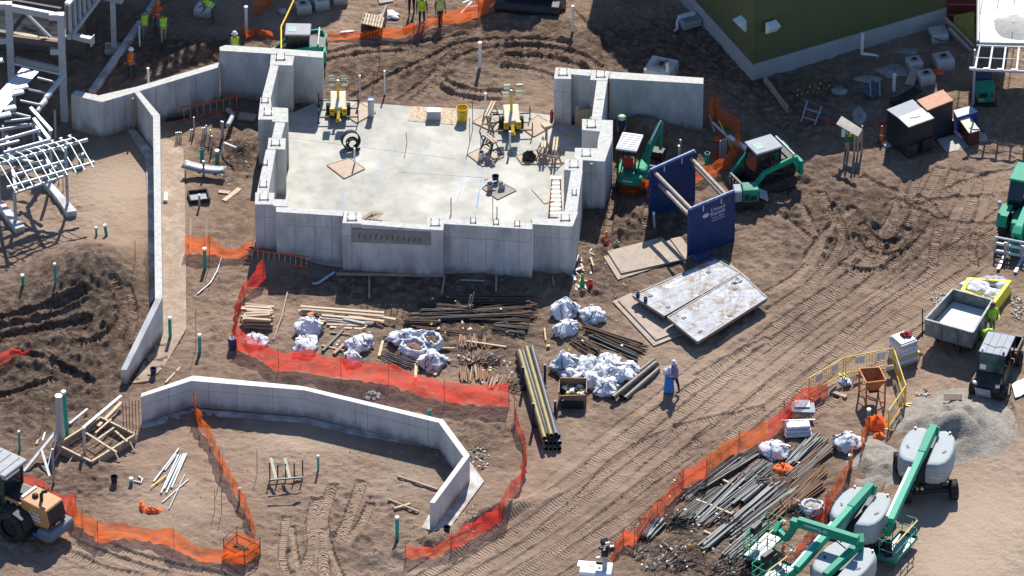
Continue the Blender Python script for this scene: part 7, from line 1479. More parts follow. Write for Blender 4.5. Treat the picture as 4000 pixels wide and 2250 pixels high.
# ===== THINGS ON THE SLAB
SZ = .10
def ply(label, c, pts, z=SZ, m=None, frame=True, th=.04):
    pl = [V(c, *p, z + th) for p in pts]; T = thing('plywood_sheet', label, 'plywood', up_(sum(pl, Vector()) / len(pl), z), 0, 'plywood sheets on the slab')
    W('sheet', MB().prism(pl, z + .004, z + th), m or M_PLY, T)
    if frame:
        for k in range(len(pl)): a, b = pl[k], pl[(k + 1) % len(pl)]; W('edge_batten', MB().bar(up_(a, z + .03), up_(b, z + .03), .05, .05), M_WOOD2, T)
    return T
ply('rusty stained plywood lying tilted like a diamond on the slab', 'sl', [(190, 1200), (480, 1110), (675, 1245), (410, 1370)]); ply('plywood sheet beside the blue-lidded tube', 'sl', [(400, 535), (600, 385), (815, 520), (570, 655)])
ply('grimy board beneath the mortar buckets', 'sr', [(160, 1130), (300, 1050), (490, 1155), (310, 1243)], m=mat('grimy_board', (.28, .26, .235), .85, 0, .3, 6)); ply('plywood under the lower sawhorse and buckets', 'sr', [(15, 805), (170, 730), (370, 825), (165, 920)])
ply('plywood beside the second light tower', 'sr', [(550, 550), (700, 420), (860, 520), (660, 632)]); ply('pale plywood by the stepladder', 'sr', [(640, 1145), (780, 1100), (860, 1260), (765, 1285)], frame=False, m=mat('pale_ply', (.44, .40, .34), .8)); ply('plywood strip under the wooden post stand', 'sr', [(490, 820), (700, 760), (960, 890), (550, 900)])
ply('plywood at the upper sawhorse', 'sr', [(65, 490), (180, 410), (370, 530), (260, 580)]); ply('torn plywood underneath the grey cooler', 't10', [(1150, 910), (1180, 800), (1510, 820), (1500, 940)], m=mat('torn_ply', (.55, .42, .29), .85, 0, .35, 8, dirt=.4, dirtcol=(.2, .14, .1)), frame=False, th=.02); ply('shaded plywood by the alcove wall', 'sr', [(920, 610), (990, 560), (1090, 600), (1085, 640)], frame=False)
T = thing('form_boards', 'brown form panels leaning in the alcove corner', 'form panel', V('t20', 530, 960, SZ))
for k, (x, w_, h_) in enumerate([(490, .18, 1.25), (545, .9, 1.05)]): q = V('t20', x + (20 if k else 0), 960, SZ); W('panel', MB().obox(q + Vector((0, .05 * k, h_ / 2)), (w_, .05, h_), .15, .12), M_PLY, T)
# sawhorses
def sawhorse(label, a, b, h, m, legm):
    mid = (a + b) / 2; T = thing('sawhorse', label, 'sawhorse', Vector((mid.x, mid.y, SZ)), 0, 'sawhorses'); d = (b - a).normalized(); n_ = Vector((-d.y, d.x, 0))
    for s in (-.07, .07): W('top_beam', MB().bar(up_(a + n_ * s, SZ + h), up_(b + n_ * s, SZ + h), .09, .1), m, T)
    for p, sg in ((a + d * .12, -1), (b - d * .12, 1)):
        for s in (-1, 1): W('leg', MB().bar(up_(p + n_ * s * .06, SZ + h - .03), up_(p + n_ * s * .36 + d * sg * .1, SZ), .08, .05), legm, T)
        W('leg_brace', MB().bar(up_(p + n_ * .22, SZ + h * .45), up_(p - n_ * .22, SZ + h * .45), .05, .08), legm, T)
    W('long_brace', MB().bar(up_(a + d * .1, SZ + h * .4), up_(b - d * .1, SZ + h * .4), .04, .08), legm, T)
sawhorse('wooden sawhorse with plywood gussets near the yellow bin', V('sr', 200, 455, .95), V('sr', 270, 310, .95), .95, M_WOOD, M_PLY); sawhorse('folding metal sawhorse with timber top beside the buckets', V('sr', 190, 630, .85), V('sr', 290, 710, .85), .85, M_WOOD, M_DARK)
sawhorse('wooden trestle with post, nearer the second light tower', V('sr', 755, 760, .8), V('sr', 765, 660, .8), .8, M_WOOD, M_WOOD2); sawhorse('wooden trestle nearer the stepladder wall', V('sr', 865, 790, .8), V('sr', 880, 660, .8), .8, M_WOOD, M_WOOD2)
q = V('sr', 785, 735, SZ); T = thing('post_stand', 'upright timber post topped by a square board', 'post', q); W('post', MB().box(q.x - .06, q.x + .06, q.y - .06, q.y + .06, SZ, 1.35), M_WOOD2, T); W('top_board', MB().obox(up_(q, 1.4), (.42, .4, .06), .5), M_WOOD, T); W('board_side', MB().obox(up_(q, 1.3), (.36, .36, .14), .5), M_PLY, T)
def bucket(label, loc, r=.15, h=.36, m=M_WHITE, ins=M_DARK, fill=.7, group='buckets'):
    T = thing('bucket', label, 'bucket', loc, 0, group); P('shell', MB().lathe([(r * .82, 0), (r, h), (r * 1.08, h), (r * 1.08, h - .03), (r * .93, h - .03), (r * .8, h * fill)], n=16), m, T); P('content', MB().tube((0, 0, h * fill - .02), (0, 0, h * fill), r * .9, 16), ins, T)
    P('handle', MB().path([(r * 1.05 * math.cos(t), -.05 - .06 * math.sin(t), h - .03 - .1 * math.sin(t)) for t in [k * math.pi / 8 for k in range(9)]], .007, 4), M_DARK, T)
    return T
bucket('red plastic bucket beside the green cone', G('t21', 588, 715), .15, .36, mat('red_plastic', (.6, .06, .04), .5), mat('red_inside', (.4, .04, .03), .6), .25); bucket('white bucket on the lower sawhorse plywood', V('sr', 150, 845, SZ + .04), .15, .38, M_WHITE, M_WHITE, .9); bucket('dark grey bucket on the lower sawhorse plywood', V('sr', 212, 865, SZ + .04), .14, .34, M_GREY, M_DARK)
bucket('grey mortar bucket at the front of the grimy board', V('sr', 235, 1150, SZ + .04), .15, .36, M_GREY, M_DARK); bucket('dark mortar bucket at the back of the grimy board', V('sr', 288, 1075, SZ + .04), .16, .36, M_BLACK, M_DARK); bucket('navy bucket in the shade of the ramped wall end', G('t01', 1158, 1375), .15, .34, mat('navy_plastic', (.02, .03, .1), .5), M_DARK); bucket('black bucket by the pale footing slab', G('t12', 1440, 1110), .16, .22, M_BLACK, M_DARK, .5); bucket('black pot with a white rag in the plot', G('t02', 862, 740), .16, .32, M_BLACK, M_DARK); bucket('teal lidded bucket at the end of the orange fence', G('t01', 1895, 470), .15, .36, mat('pale_bucket', (.5, .5, .48), .5), M_TEAL, .95)
T = thing('tool_caddy', 'grey tool caddy with rags on the grimy board', 'tool caddy', V('sr', 350, 1140, SZ + .04)); q = T.location; W('bin', MB().obox(q + Vector((0, 0, .14)), (.26, .2, .28), .3), M_GREY, T); W('rag', MB().obox(q + Vector((-.05, .05, .33)), (.2, .16, .12), .6, .3), M_GREY, T, .03); W('tool', MB().obox(q + Vector((-.38, .1, .32)), (.3, .06, .04), .4), M_BLUEP, T); W('tool', MB().obox(q + Vector((-.42, .16, .3)), (.2, .05, .04), -.4), M_RED, T)
S('pink_glove', MB().obox(V('sr', 195, 1050, SZ + .25), (.16, .1, .05), .5), mat('pink_cloth', (.55, .28, .25), .8), 'pinkish work glove on the bucket rim cluster', 'glove')
q = V('t10', 1557, 905, SZ); T = thing('rubbish_bin', 'yellow plastic rubbish bin on the slab', 'bin', q); P('shell', MB().lathe([(.235, 0), (.275, .72), (.3, .72), (.3, .68), (.265, .68), (.23, .06)], n=20), M_YEL, T); P('floor', MB().tube((0, 0, .05), (0, 0, .07), .23, 20), M_DARK, T)
for s in (-1, 1): P('handle', MB().box(-.08, .08, s * .3 - .02, s * .3 + .02, .5, .6), M_YEL, T)
q = V('t10', 1342, 905, SZ); T = thing('cool_box', 'grey cool box standing on torn plywood', 'cool box', q); P('box', MB().box(-.34, .34, -.05, .35, .0, .42), mat('cool_grey', (.40, .42, .43), .5), T, .03); P('lid', MB().box(-.35, .35, -.06, .36, .42, .5), mat('cool_lid', (.5, .53, .54), .5), T, .03)
# coil of black hose
q = V('sl', 500, 990, SZ); T = thing('hose_coil', 'coil of wide black hose on the slab', 'hose', q)
P('outer_band', MB().grid([[(.46 * math.cos(t) * f, y_, .46 + .46 * math.sin(t) * f) for t in [k * 2 * math.pi / 28 for k in range(28)]] for y_, f in [(-.2, .9), (-.22, 1), (.18, 1.0), (.2, .9)]], closed=True).xf((0, 0, 0), .25, -.25), M_BLACK, T)
P('inner_loop', MB().path([(.3 * math.cos(t) * (1 - .03 * t), -.18 - .02 * t, .38 + .3 * math.sin(t) * (1 - .03 * t)) for t in [k * .35 for k in range(34)]], .05, 6).xf((0, 0, 0), .25, -.2), M_BLACK, T)
P('strap', MB().obox((-.12, -.25, .42), (.06, .03, .35), .2, 0, .4), M_WHITE, T); P('hose_end', MB().path([(.1, -.2, .1), (.2, -.3, .06), (.42, -.05, .06)], .05, 6), M_BLACK, T)
q = V('t10', 868, 870, SZ + .04); T = thing('form_tube', 'grey tube with blue bucket lid on top', 'tube', q); P('tube', MB().tube((0, 0, 0), (0, 0, .92), .15, 16), M_GALV, T); P('lid', MB().lathe([(.17, 0), (.18, .05), (.14, .05), (.13, .02)], (0, 0, .9), 16), M_BLUEP, T)
q = V('t20', 300, 905, SZ); T = thing('fire_extinguisher', 'red fire extinguisher at the pier', 'fire extinguisher', q); P('cylinder', MB().lathe([(.08, 0), (.09, .04), (.09, .42), (.05, .5), (.03, .54)], n=12), M_RED, T); P('valve', MB().box(-.04, .05, -.02, .02, .54, .6), M_DARK, T)
q = V('t20', 130, 1200, SZ); mb, _ = blob(71, .55, .5, .5, .3); S('bin_bag', MB().add([Vector(p) + q for p in mb.v], mb.f, True), mat('black_film', (.015, .015, .017), .3), 'black bin bag tied up on the slab', 'bag')
for i, (c, x, yb, yt) in enumerate([('sr', 65, 570, 285), ('sr', 37, 690, 445), ('sr', 145, 750, 590), ('sr', 262, 1420, 1225), ('t10', 1125, 1190, 1000)]):
    q = V(c, x, yb, SZ); h = HT(c, q, x, yt); lb = ['thin dark rod standing by the yellow bin', 'blue rod standing on the chalk line', 'thin rod beside the lower sawhorse', 'dark rod standing near the front wall', 'bent thin rod lying in the middle of the slab'][i]
    if i == 4: S('thin_rod', MB().path([V('t10', 1133, 1000, SZ + .02), V('t10', 1140, 1080, SZ + .02), V('t10', 1120, 1190, SZ + .02)], .016, 5), M_DARK, lb, 'rod', 'thin rods on the slab')
    else: S('thin_rod', MB().tube(q, up_(q, SZ + h), .018, 6), M_BLUEP if i == 1 else M_DARK, lb, 'rod', 'thin rods on the slab')
T = thing('grating_heap', 'small heap of boards behind the front wall', 'boards', V('t11', 880, 205, SZ));
for k in range(4): board(T, V('t11', 805 + 30 * k, 205, SZ + .05 * k), V('t11', 880 + 25 * k, 150, SZ + .3), .2, .03, M_PLY)
# ===== RIGHT-HAND YARD
def crate(T, nm, c, quad, z0, z1, m, bev=.01): return W(nm, MB().prism([V(c, *p, z1) for p in quad], z0, z1), m, T, bev)
mbx = mat('black_box_steel', (.022, .026, .035), .5, .2, .2, 3)
T = thing('site_cabinet', 'black site cabinet with grey lid, nearer the orange cone', 'cabinet', V('gb', 160, 600)); zt = 1.85
crate(T, 'body', 'gb', [(62, 235), (292, 140), (480, 300), (255, 385)], 0, zt, mbx); crate(T, 'lid', 'gb', [(55, 228), (290, 135), (388, 210), (155, 300)], zt, zt + .05, M_GREY); crate(T, 'lid', 'gb', [(155, 298), (388, 208), (490, 305), (255, 390)], zt + .01, zt + .07, mat('lid_grey', (.36, .36, .34), .55))
a, b = V('gb', 255, 390, zt), V('gb', 490, 305, zt); n_ = Vector((b.y - a.y, a.x - b.x, 0)).normalized()
for f in (.25, .72): q = a.lerp(b, f) + n_ * .01; W('door', MB().bar(up_(q, .12), up_(q, .75), .03, .95, up=(b - a)), M_BLACK, T)
W('tarp_scrap', MB().obox(V('gb', 315, 290, zt + .09), (.5, .14, .03), .3), M_WPAINT, T)
T = thing('site_cabinet', 'black site cabinet with rust-orange lid', 'cabinet', V('gb', 540, 400)); crate(T, 'body', 'gb', [(335, 150), (572, 50), (662, 145), (425, 238)], 0, 1.95, mbx); crate(T, 'lid', 'gb', [(330, 143), (570, 45), (666, 142), (427, 235)], 1.95, 2.01, mat('rust_lid', (.46, .22, .13), .7, 0, .2, 4, dirt=.3, dirtcol=(.4, .3, .22)))
crate(T, 'lower_bin', 'gb', [(395, 385), (665, 310), (672, 330), (400, 400)], 0, .75, mbx); W('bright_scrap', MB().obox(V('gb', 540, 265, 1.0) + Vector((0, -.35, 0)), (.5, .05, .16), .3, 0, -.3), M_GREY, T)
T = thing('tool_chest', 'blue steel tool chest half in shadow', 'tool chest', V('gb', 770, 400)); crate(T, 'body', 'gb', [(670, 240), (820, 198), (885, 245), (700, 305)], 0, .95, mat('chest_blue', (.02, .06, .28), .5)); crate(T, 'lid', 'gb', [(667, 235), (820, 195), (888, 243), (698, 300)], .95, 1.0, mat('chest_lid', (.36, .40, .52), .5))
T = thing('tool_chest', 'maroon tool chest with pale lid', 'tool chest', V('gb', 800, 540)); crate(T, 'body', 'gb', [(715, 315), (812, 290), (905, 420), (808, 448)], 0, .78, mat('chest_maroon', (.09, .02, .02), .5)); crate(T, 'lid', 'gb', [(712, 310), (812, 286), (908, 417), (808, 444)], .78, .83, mat('chest_pale', (.5, .46, .34), .6)); W('padlock_bar', MB().obox(V('gb', 870, 405, .86), (.3, .08, .05), .1), M_BLUEP, T)
for nm, lb, q4, z in [('ground_board', 'pale board lying in front of the cabinets', [(510, 500), (690, 455), (765, 585), (605, 620)], .05), ('ground_board', 'large plywood under the maroon chest', [(640, 480), (940, 410), (985, 505), (770, 580)], .03), ('ground_board', 'white board corner beside the orange cone', [(5, 530), (50, 510), (105, 555), (55, 575)], .06)]:
    S(nm, MB().prism([V('gb', *p, z) for p in q4], 0.0, z), mat('ground_ply', (.38, .36, .32), .8, 0, .2, 4), lb, 'board')
S('cardboard_tube', MB().tube(V('gb', 680, 425, .2), V('gb', 745, 490, .1), .1, 10), mat('pinkish_tube', (.45, .32, .33), .7), 'pale tube leaning between the chests', 'tube')
def cone(label, c, x, y, h, m, band=True):
    q = G(c, x, y); T = thing('traffic_cone', label, 'cone', q, 0, 'traffic cones'); P('base', MB().box(-.18, .18, -.18, .18, 0, .04), M_BLACK if band else m, T); P('body', MB().lathe([(.145, .03), (.035, h)], n=14), m, T)
    if band: P('band', MB().lathe([(.108, h * .38), (.082, h * .56)], n=14), M_WHITE, T); P('band', MB().lathe([(.073, h * .66), (.058, h * .78)], n=14), M_WHITE, T)
cone('orange cone with white bands beside the black cabinet', 't30', 858, 1058, .85, M_ORANGE); cone('orange cone by the road plates', 't21', 712, 395, .75, M_ORANGE); cone('plain green cone beside the red bucket', 't21', 530, 722, .8, mat('green_plastic', (.04, .34, .08), .5), False)
T = thing('notice_stand', 'wooden notice stand with sloped pale roof and green first-aid box', 'notice stand', V('t30', 650, 1190))
W('roof_board', MB().hexa([V('t30', 515, 940, 1.75), V('t30', 680, 1035, 1.75), V('t30', 712, 980, 1.95), V('t30', 555, 880, 1.95)], [p + Vector((0, 0, .04)) for p in (V('t30', 515, 940, 1.75), V('t30', 680, 1035, 1.75), V('t30', 712, 980, 1.95), V('t30', 555, 880, 1.95))]), mat('pale_roof', (.5, .45, .38), .7), T)
for x, y in [(605, 1175), (650, 1195), (675, 1190), (705, 1170), (590, 1150)]: q = V('t30', x, y); W('leg', MB().box(q.x - .045, q.x + .045, q.y - .045, q.y + .045, 0, 1.7), M_WOOD2, T)
q = V('t30', 615, 1175) + Vector((0, -.06, 0)); W('first_aid_box', MB().box(q.x - .22, q.x + .2, q.y - .06, q.y, .85, 1.35), mat('aid_green', (.01, .16, .06), .5), T); W('aid_mark', MB().box(q.x - .12, q.x + .1, q.y - .07, q.y - .06, 1.2, 1.3), M_YEL, T); W('paper', MB().box(q.x - .42, q.x - .24, q.y - .03, q.y - .02, 1.15, 1.6), M_WHITE, T); W('side_board', MB().box(q.x + .3, q.x + .55, q.y + .02, q.y + .05, .8, 1.6), M_PLY, T)
S('ground_board', MB().prism([V('t30', *p, .04) for p in [(560, 1160), (700, 1130), (760, 1185), (610, 1215)]], 0, .04), M_WOOD, 'pale board under the notice stand', 'board')
T = thing('easel_frame', 'small grey wooden easel frame in the shaded yard', 'frame', V('t30', 310, 930))
for a, b in [((250, 920), (295, 790)), ((350, 945), (402, 830))]: W('leg', MB().bar(V('t30', *a), V('t30', *b) + Vector((0, -.35, .0)) + Vector((0, 0, .45)), .07, .05), M_GREY, T)
W('rail', MB().bar(V('t30', 262, 880, .25), V('t30', 372, 915, .25), .07, .05).bar(V('t30', 292, 855, .85) + Vector((0, .4, 0)), V('t30', 400, 890, .85) + Vector((0, .4, 0)), .07, .05), M_GREY, T)
S('red_hose', MB().path([G('t30', *p) + Vector((0, 0, .1)) for p in [(150, 750), (200, 810), (300, 880), (480, 935), (620, 962), (750, 962), (890, 930)]], .03, 6), mat('red_hose', (.45, .03, .04), .5), 'red hose snaking across the shaded yard', 'hose')
mst = [M_ORANGE, mat('yellow_cap', (.7, .5, .03), .5)]
for i, (x, y) in enumerate([(195, 690), (225, 680), (270, 668), (315, 655), (355, 640), (395, 630), (432, 612), (220, 720), (250, 712), (298, 695), (342, 685), (380, 668), (420, 658), (460, 645)]):
    q = G('t30', x, y + 55); T = thing('capped_rebar', ['orange', 'yellow'][i % 2] + '-capped starter bar %s in the %s row by the green wall' % (['first', 'second', 'third', 'fourth', 'fifth', 'sixth', 'seventh'][i % 7], ['back', 'front'][i // 7]), 'capped bar', q, 0, 'capped starter bars'); P('bar', MB().tube((0, 0, -.1), (0, 0, .42), .015, 5), M_REBAR, T); P('cap', MB().tube((0, 0, .4), (0, 0, .46), .04, 8), mst[i % 2], T)
def cube(label, c, x, y, s, h, rz, plate=True, m=M_CONC, hollow=False):
    q = G(c, x, y); T = thing('concrete_block', label, 'concrete block', q, 0, 'precast concrete blocks'); P('block', MB().box(-s / 2, s / 2, 0, s, -.05, h).xf((0, 0, 0), rz), m, T, .02)
    if plate: P('steel_plate', MB().box(-s * .25, s * .25, s * .25, s * .75, h, h + .05).xf((0, 0, 0), rz), M_WOOD2, T); P('bolt_box', MB().box(-.1, .1, s * .4, s * .6, h + .05, h + .12).xf((0, 0, 0), rz), M_DARK, T)
    if hollow: P('rebar_tie', MB().tube((-s * .3, s * .3, h), (s * .2, s * .7, h + .15), .02, 5).xf((0, 0, 0), rz), M_REBAR, T)
for a in [('smallest pale concrete block in the shaded yard', 't30', 1120, 545, .72, .5, .3), ('concrete block with brown plate next to the leaning panel', 't30', 1210, 655, .75, .55, .3), ('largest concrete block near the white roof post', 't30', 1345, 540, .88, .6, .3), ('hose-wrapped concrete block at the far corner of the yard', 't30', 1300, 330, .85, .5, .2, False),
          ('big concrete block with steel bits behind the rear wall', 't20', 1090, 640, 1.35, .75, -.35, True, M_CONC, True), ('pale concrete cube by the yellow hose', 't10', 370, 115, .72, .45, .3), ('pale concrete cube next along the top row', 't10', 505, 85, .72, .5, .3), ('concrete cube cut by the top edge', 't10', 640, 40, .72, .45, .2), ('small grey block lying in shade by the hose', 't10', 215, 115, .4, .15, .4, False), ('open concrete box the bending worker leans over', 't00', 1520, 135, .85, .4, -.3, False, M_CONC2, True), ('flat pale concrete slab piece at the top edge', 't10', 985, 25, .7, .1, .3, False, M_CONC2)]: cube(*a)
S('hose_loops', MB().path([G('t30', 1300, 340) + Vector((.55 * math.cos(t), .5 + .5 * math.sin(t), .25 + .1 * math.sin(t * 2))) for t in [k * .4 for k in range(34)]], .03, 6), mat('teal_hose', (.02, .12, .12), .5), 'dark teal hose looped over the far block', 'hose')
S('leaning_board', MB().bar(V('t30', 1065, 640, .1), V('t30', 1115, 520, .3), .45, .05), M_PLY, 'grey plywood panel leaning between the concrete blocks', 'panel')
T = thing('pallet', 'blue-stained pallet tilted on rubble in the yard', 'pallet', G('t30', 800, 720))
for k in range(8): a = V('t30', 715 + 14 * k, 665 - 8 * k + 20, .2); W('slat', MB().bar(V('t30', 715 + 10 * k, 680 - 10 * k, .22), V('t30', 790 + 12 * k, 745 - 9 * k, .16), .1, .03), mat('blue_pallet', (.06, .12, .17), .7, 0, .3, 6), T)
for x in (775, 845): W('bearer', MB().bar(V('t30', x, 720, .26), V('t30', x - 5, 615, .28), .09, .05), M_WOOD2, T)
T = thing('black_pipes', 'black drain pipes behind the grey-lidded cabinet', 'pipe stack', G('t30', 1060, 720))
for k in range(4): rod(T, V('t30', 965 + 15 * k, 740 + 8 * k, .1 + .06 * k), V('t30', 1110 + 18 * k, 660 + 8 * k, .1 + .06 * k), .06, M_DARK, 'pipe')
S('dark_bucket_heap', MB().obox(G('t30', 965, 790) + Vector((0, 0, .2)), (.5, .35, .35), .4), M_BLACK, 'small black crate behind the grey-lidded cabinet', 'crate', bev=.04)
T = thing('generator', 'green generator under the white roof', 'generator', V('t30', 1640, 800)); q = T.location
W('skid', MB().obox(q + Vector((0, .5, .06)), (1.1, 1.1, .12)), M_DARK, T); W('enclosure', MB().obox(q + Vector((.0, .45, .55)), (.85, .8, .8), .12), M_GREEN, T, .04); W('control_panel', MB().obox(q + Vector((.34, .03, .55)), (.12, .03, .3), .12), M_RED, T); W('louvre', MB().obox(q + Vector((-.1, .02, .6)), (.4, .02, .25), .12), M_DARK, T); W('decal', MB().obox(q + Vector((-.2, .015, .35)), (.3, .02, .08), .12), M_YEL, T); S('cable_drum_box', MB().obox(q + Vector((-.05, 1.5, .4)), (.9, .6, .8)), mat('navy_crate', (.03, .05, .11), .6), 'navy crate behind the green generator', 'crate', bev=.03)
T = thing('skip_bag', 'grey tarp-lined pallet tub by the green wall', 'tub', G('t20', 1340, 215)); q = T.location
W('tub', MB().obox(q + Vector((0, .35, .18)), (1.0, .75, .36), .45), M_GREY, T, .04); W('tarp', MB().obox(q + Vector((-.12, .6, .4)), (.9, .3, .1), .45), M_BAG, T, .04); W('tarp_tail', MB().path([q + Vector((-.5, .5, .4)), q + Vector((-.62, .2, .2)), q + Vector((-.6, -.1, .05)), q + Vector((-.75, -.25, .03))], .07, 6), M_BAG, T); W('water', MB().obox(q + Vector((.05, .3, .365)), (.75, .45, .02), .45), mat('grey_water', (.16, .19, .2), .3), T)
T = thing('long_board', 'long timber kickboard before the green wall corner', 'board', V('t30', 60, 760)); W('board', MB().bar(V('t30', -30, 590, .2), V('t30', 150, 830, .2), .06, .4), M_WOOD2, T)
# rubble patches in the yard
mrub = mat('yard_rubble', (.30, .29, .26), .95, 0, .3, 6, .05, 9)
for i, (c, x, y, rx, ry, h) in enumerate([('t30', 760, 600, .7, .35, .12), ('t30', 960, 540, .9, .6, .15), ('t30', 690, 880, .35, .8, .1), ('t30', 1080, 390, .8, .3, .1), ('t30', 540, 690, .4, .35, .15)]):
    net_heap(['rubble spill around the tilted pallet', 'pale rubble sheet by the small concrete block', 'rubble trail below the tilted pallet', 'pale rubble streak near the wall elbow', 'rubble clump next to the capped bars'][i], c, x, y, rx, ry, h, mrub, 20 + i)
# ===== PIT BEHIND THE TRENCH BOX
S('large_white_pipe', MB().pipe(V('t20', 1640, 1035, .5), V('t20', 1780, 1135, .5), .13, .015, 14), M_WHITE, 'large white pipe resting across the orange net', 'pipe'); S('long_white_pipe', MB().tube(V('t20', 1515, 925, .4), V('t20', 1700, 1105, .4), .05, 10), M_WHITE, 'long thin white pipe beside the large one', 'pipe'); S('yellow_pole', MB().tube(V('t20', 1560, 910, .9), V('t20', 1690, 1180, .2), .035, 8), M_YEL, 'yellow wooden pole leaning over the net', 'pole')
for k in range(4): q = G('t20', 1570 + 14 * k, 1215); S('grey_conduit', MB().tube(q, up_(q, HT('t20', q, 0, 1060 - 6 * k) + q.z), .035, 8), M_GALV, '%s grey conduit of the pit row, counted from the teal pipe' % ['first', 'second', 'third', 'fourth'][k], 'conduit', 'pit conduits')
S('dark_timber', MB().bar(V('t20', 1490, 870, .5), V('t20', 1530, 1000, .1), .1, .08), M_WOOD2, 'dark timber leaning at the open wall end', 'timber')
T = thing('scrap_boards', 'splintered boards piled at the building corner', 'boards', G('t21', 500, 560)); rnd = random.Random(9)
for k in range(22): x = rnd.uniform(465, 600); y = rnd.uniform(430, 740); A = G('t21', x if y < 620 else min(x, 530), y); board(T, A + Vector((0, 0, .05)), A + Vector((rnd.uniform(-.15, .3), rnd.uniform(-.8, .8), .08)), rnd.uniform(.05, .14), .03, rnd.choice([M_WOOD, M_WOOD, M_WOOD2, M_WPAINT]))
# ===== BARRIERS, HOPPER, GRAVEL
my = mat('barrier_yellow', (.72, .50, .04), .5, 0, .1, 4)
def barrier(label, a, b):
    A, B = G('yf', *a), G('yf', *b); T = thing('crowd_barrier', label, 'barrier', A, 0, 'yellow crowd barriers'); L = (B - A).length; h = 1.08
    for z in (.18, h): W('rail', MB().tube(up_(A, z), up_(B, z), .03, 8), my, T)
    for p in (A, B): W('post', MB().tube(up_(p, .05), up_(p, h), .03, 8), my, T); d = (B - A).normalized(); W('foot', MB().bar(up_(p + Vector((-d.y, d.x, 0)) * .3, .03), up_(p - Vector((-d.y, d.x, 0)) * .3, .03), .06, .04), my, T)
    n_ = int(L / .14)
    for k in range(1, n_): p = A.lerp(B, k / n_); rod(T, up_(p, .18), up_(p, h), .009, my, 'bar')
    for f in (.3, .75): p = A.lerp(B, f - .1); q = A.lerp(B, f + .1); W('sign_plate', MB().bar(up_(p, .8), up_(q, .8), .015, .42), M_WPAINT, T)
barrier('yellow barrier next to the red fence end', (215, 690), (700, 410)); barrier('yellow barrier along the haul road behind the hopper', (735, 395), (1400, 270)); barrier('yellow barrier running beside the pallet shadow', (1415, 290), (1580, 800)); barrier('yellow barrier bordering the gravel heap', (1570, 810), (1340, 1150))
def hopper():
    T = thing('concrete_hopper', 'orange steel hopper on legs inside the barriers', 'hopper', V('yf', 1110, 720)); mo = mat('hopper_orange', (.42, .15, .05), .65, .1, .2, 4); z1, zf = 1.45, .75
    top = [V('yf', *p, z1) for p in [(925, 292), (1215, 270), (1308, 458), (1030, 490)]]; c_ = sum(top, Vector()) / 4; bot = [up_(c_ + (p - c_) * .45, zf) for p in top]
    for i in range(4):
        j = (i + 1) % 4; W('side_plate', MB().add([top[i], top[j], bot[j], bot[i]], [(0, 1, 2, 3)]), mo, T); W('rim', MB().bar(top[i], top[j], .05, .05), mo, T)
        q = c_ + (top[i] - c_) * .95; W('leg', MB().bar(up_(q, 0), up_(q, z1), .08, .08), mo, T); q2 = c_ + (top[j] - c_) * .95; W('brace', MB().bar(up_(q, .15), up_(q2, .7), .05, .05), mo, T)
    W('gate', MB().prism([c_ + (p - c_) * .45 for p in top], zf - .15, zf), M_DARK, T); W('lining', MB().prism([c_ + (p - c_) * .5 for p in top], zf + .1, zf + .14), mat('cement_grey', (.34, .29, .27), .9), T); W('chain', MB().path([top[0], c_ + Vector((0, 0, -.2)), top[2].lerp(top[1], .5)], .02, 5), M_DARK, T)
hopper()
S('white_pad', MB().obox(G('yf', 1360, 400) + Vector((0, 0, .5)), (.38, .1, .4), .3, .5), M_BAG, 'white pad hung inside the corner barrier', 'pad', bev=.04)
T = thing('wheelbarrow', 'grey wheelbarrow tipped beside the red fence', 'wheelbarrow', G('yf', 150, 960)); q = T.location
W('tray', MB().hexa([q + Vector(p) for p in [(-.45, -.2, .25), (.35, -.25, .2), (.3, .15, .25), (-.4, .2, .3)]], [q + Vector(p) for p in [(-.6, -.35, .5), (.5, -.4, .5), (.45, .3, .55), (-.55, .35, .6)]]), M_GREY, T); W('handle', MB().bar(q + Vector((.3, -.2, .45)), q + Vector((.95, .05, .55)), .04, .04), M_WOOD2, T); W('tyre', MB().tube(q + Vector((-.7, -.05, .2)), q + Vector((-.7, .05, .2)), .18, 14), M_BLACK, T); W('leg', MB().tube(q + Vector((.2, 0, 0)), q + Vector((.2, 0, .3)), .02, 6), M_DARK, T); W('lining', MB().obox(q + Vector((-.1, .1, .62)), (.7, .4, .06), 0, .3), M_GALV, T)
def heap(name, label, cat, c, x, y, rx, ry, h, m, seed, flat=.0, n=48, amp=.10):
    q = V(c, x, y); rows = []
    for i in range(22):
        f = 1 - i / 21; rows.append([])
        for k in range(n):
            t = 2 * math.pi * k / n; e = 1 + .14 * mnoise.noise((math.cos(t) * 1.2 + seed, math.sin(t) * 1.2, 1)); px, py = q.x + rx * f * e * math.cos(t), q.y + ry * f * e * math.sin(t)
            zz = h * min(1 - flat, .5 + .5 * math.cos(math.pi * f ** .85)) * (1 + .35 * mnoise.noise((px * .6, py * .6, seed + 2))); zz += amp * mnoise.noise((px * 1.3, py * 1.3, seed)) * (1 - f ** 6) + amp * .55 * mnoise.noise((px * 3.6, py * 3.6, seed)) * (1 - f ** 6)
            rows[-1].append((px, py, zz - .06 * (f > .97)))
    return S(name, MB().grid(rows, closed=True), m, label, cat, kind='stuff')
mgv = mat('grey_gravel', (.255, .225, .19), .95, 0, .3, 4, .05, 11)
heap('gravel_heap', 'grey gravel heap between the utility vehicle and boom lift', None, 't32', 1400, 330, 3.0, 3.1, 1.2, mgv, 3, .1, amp=.26); heap('gravel_spill', 'grey gravel spill beside the net and the middle lift', None, 't32', 820, 600, 1.5, 2.3, .45, mgv, 5, .3, amp=.16)
S('gravel_board', MB().obox(V('t32', 1395, 100, 1.0) , (.85, .3, .06), 0, .5), M_SANDY, 'sandy board lying on the crest of the gravel heap', 'board')
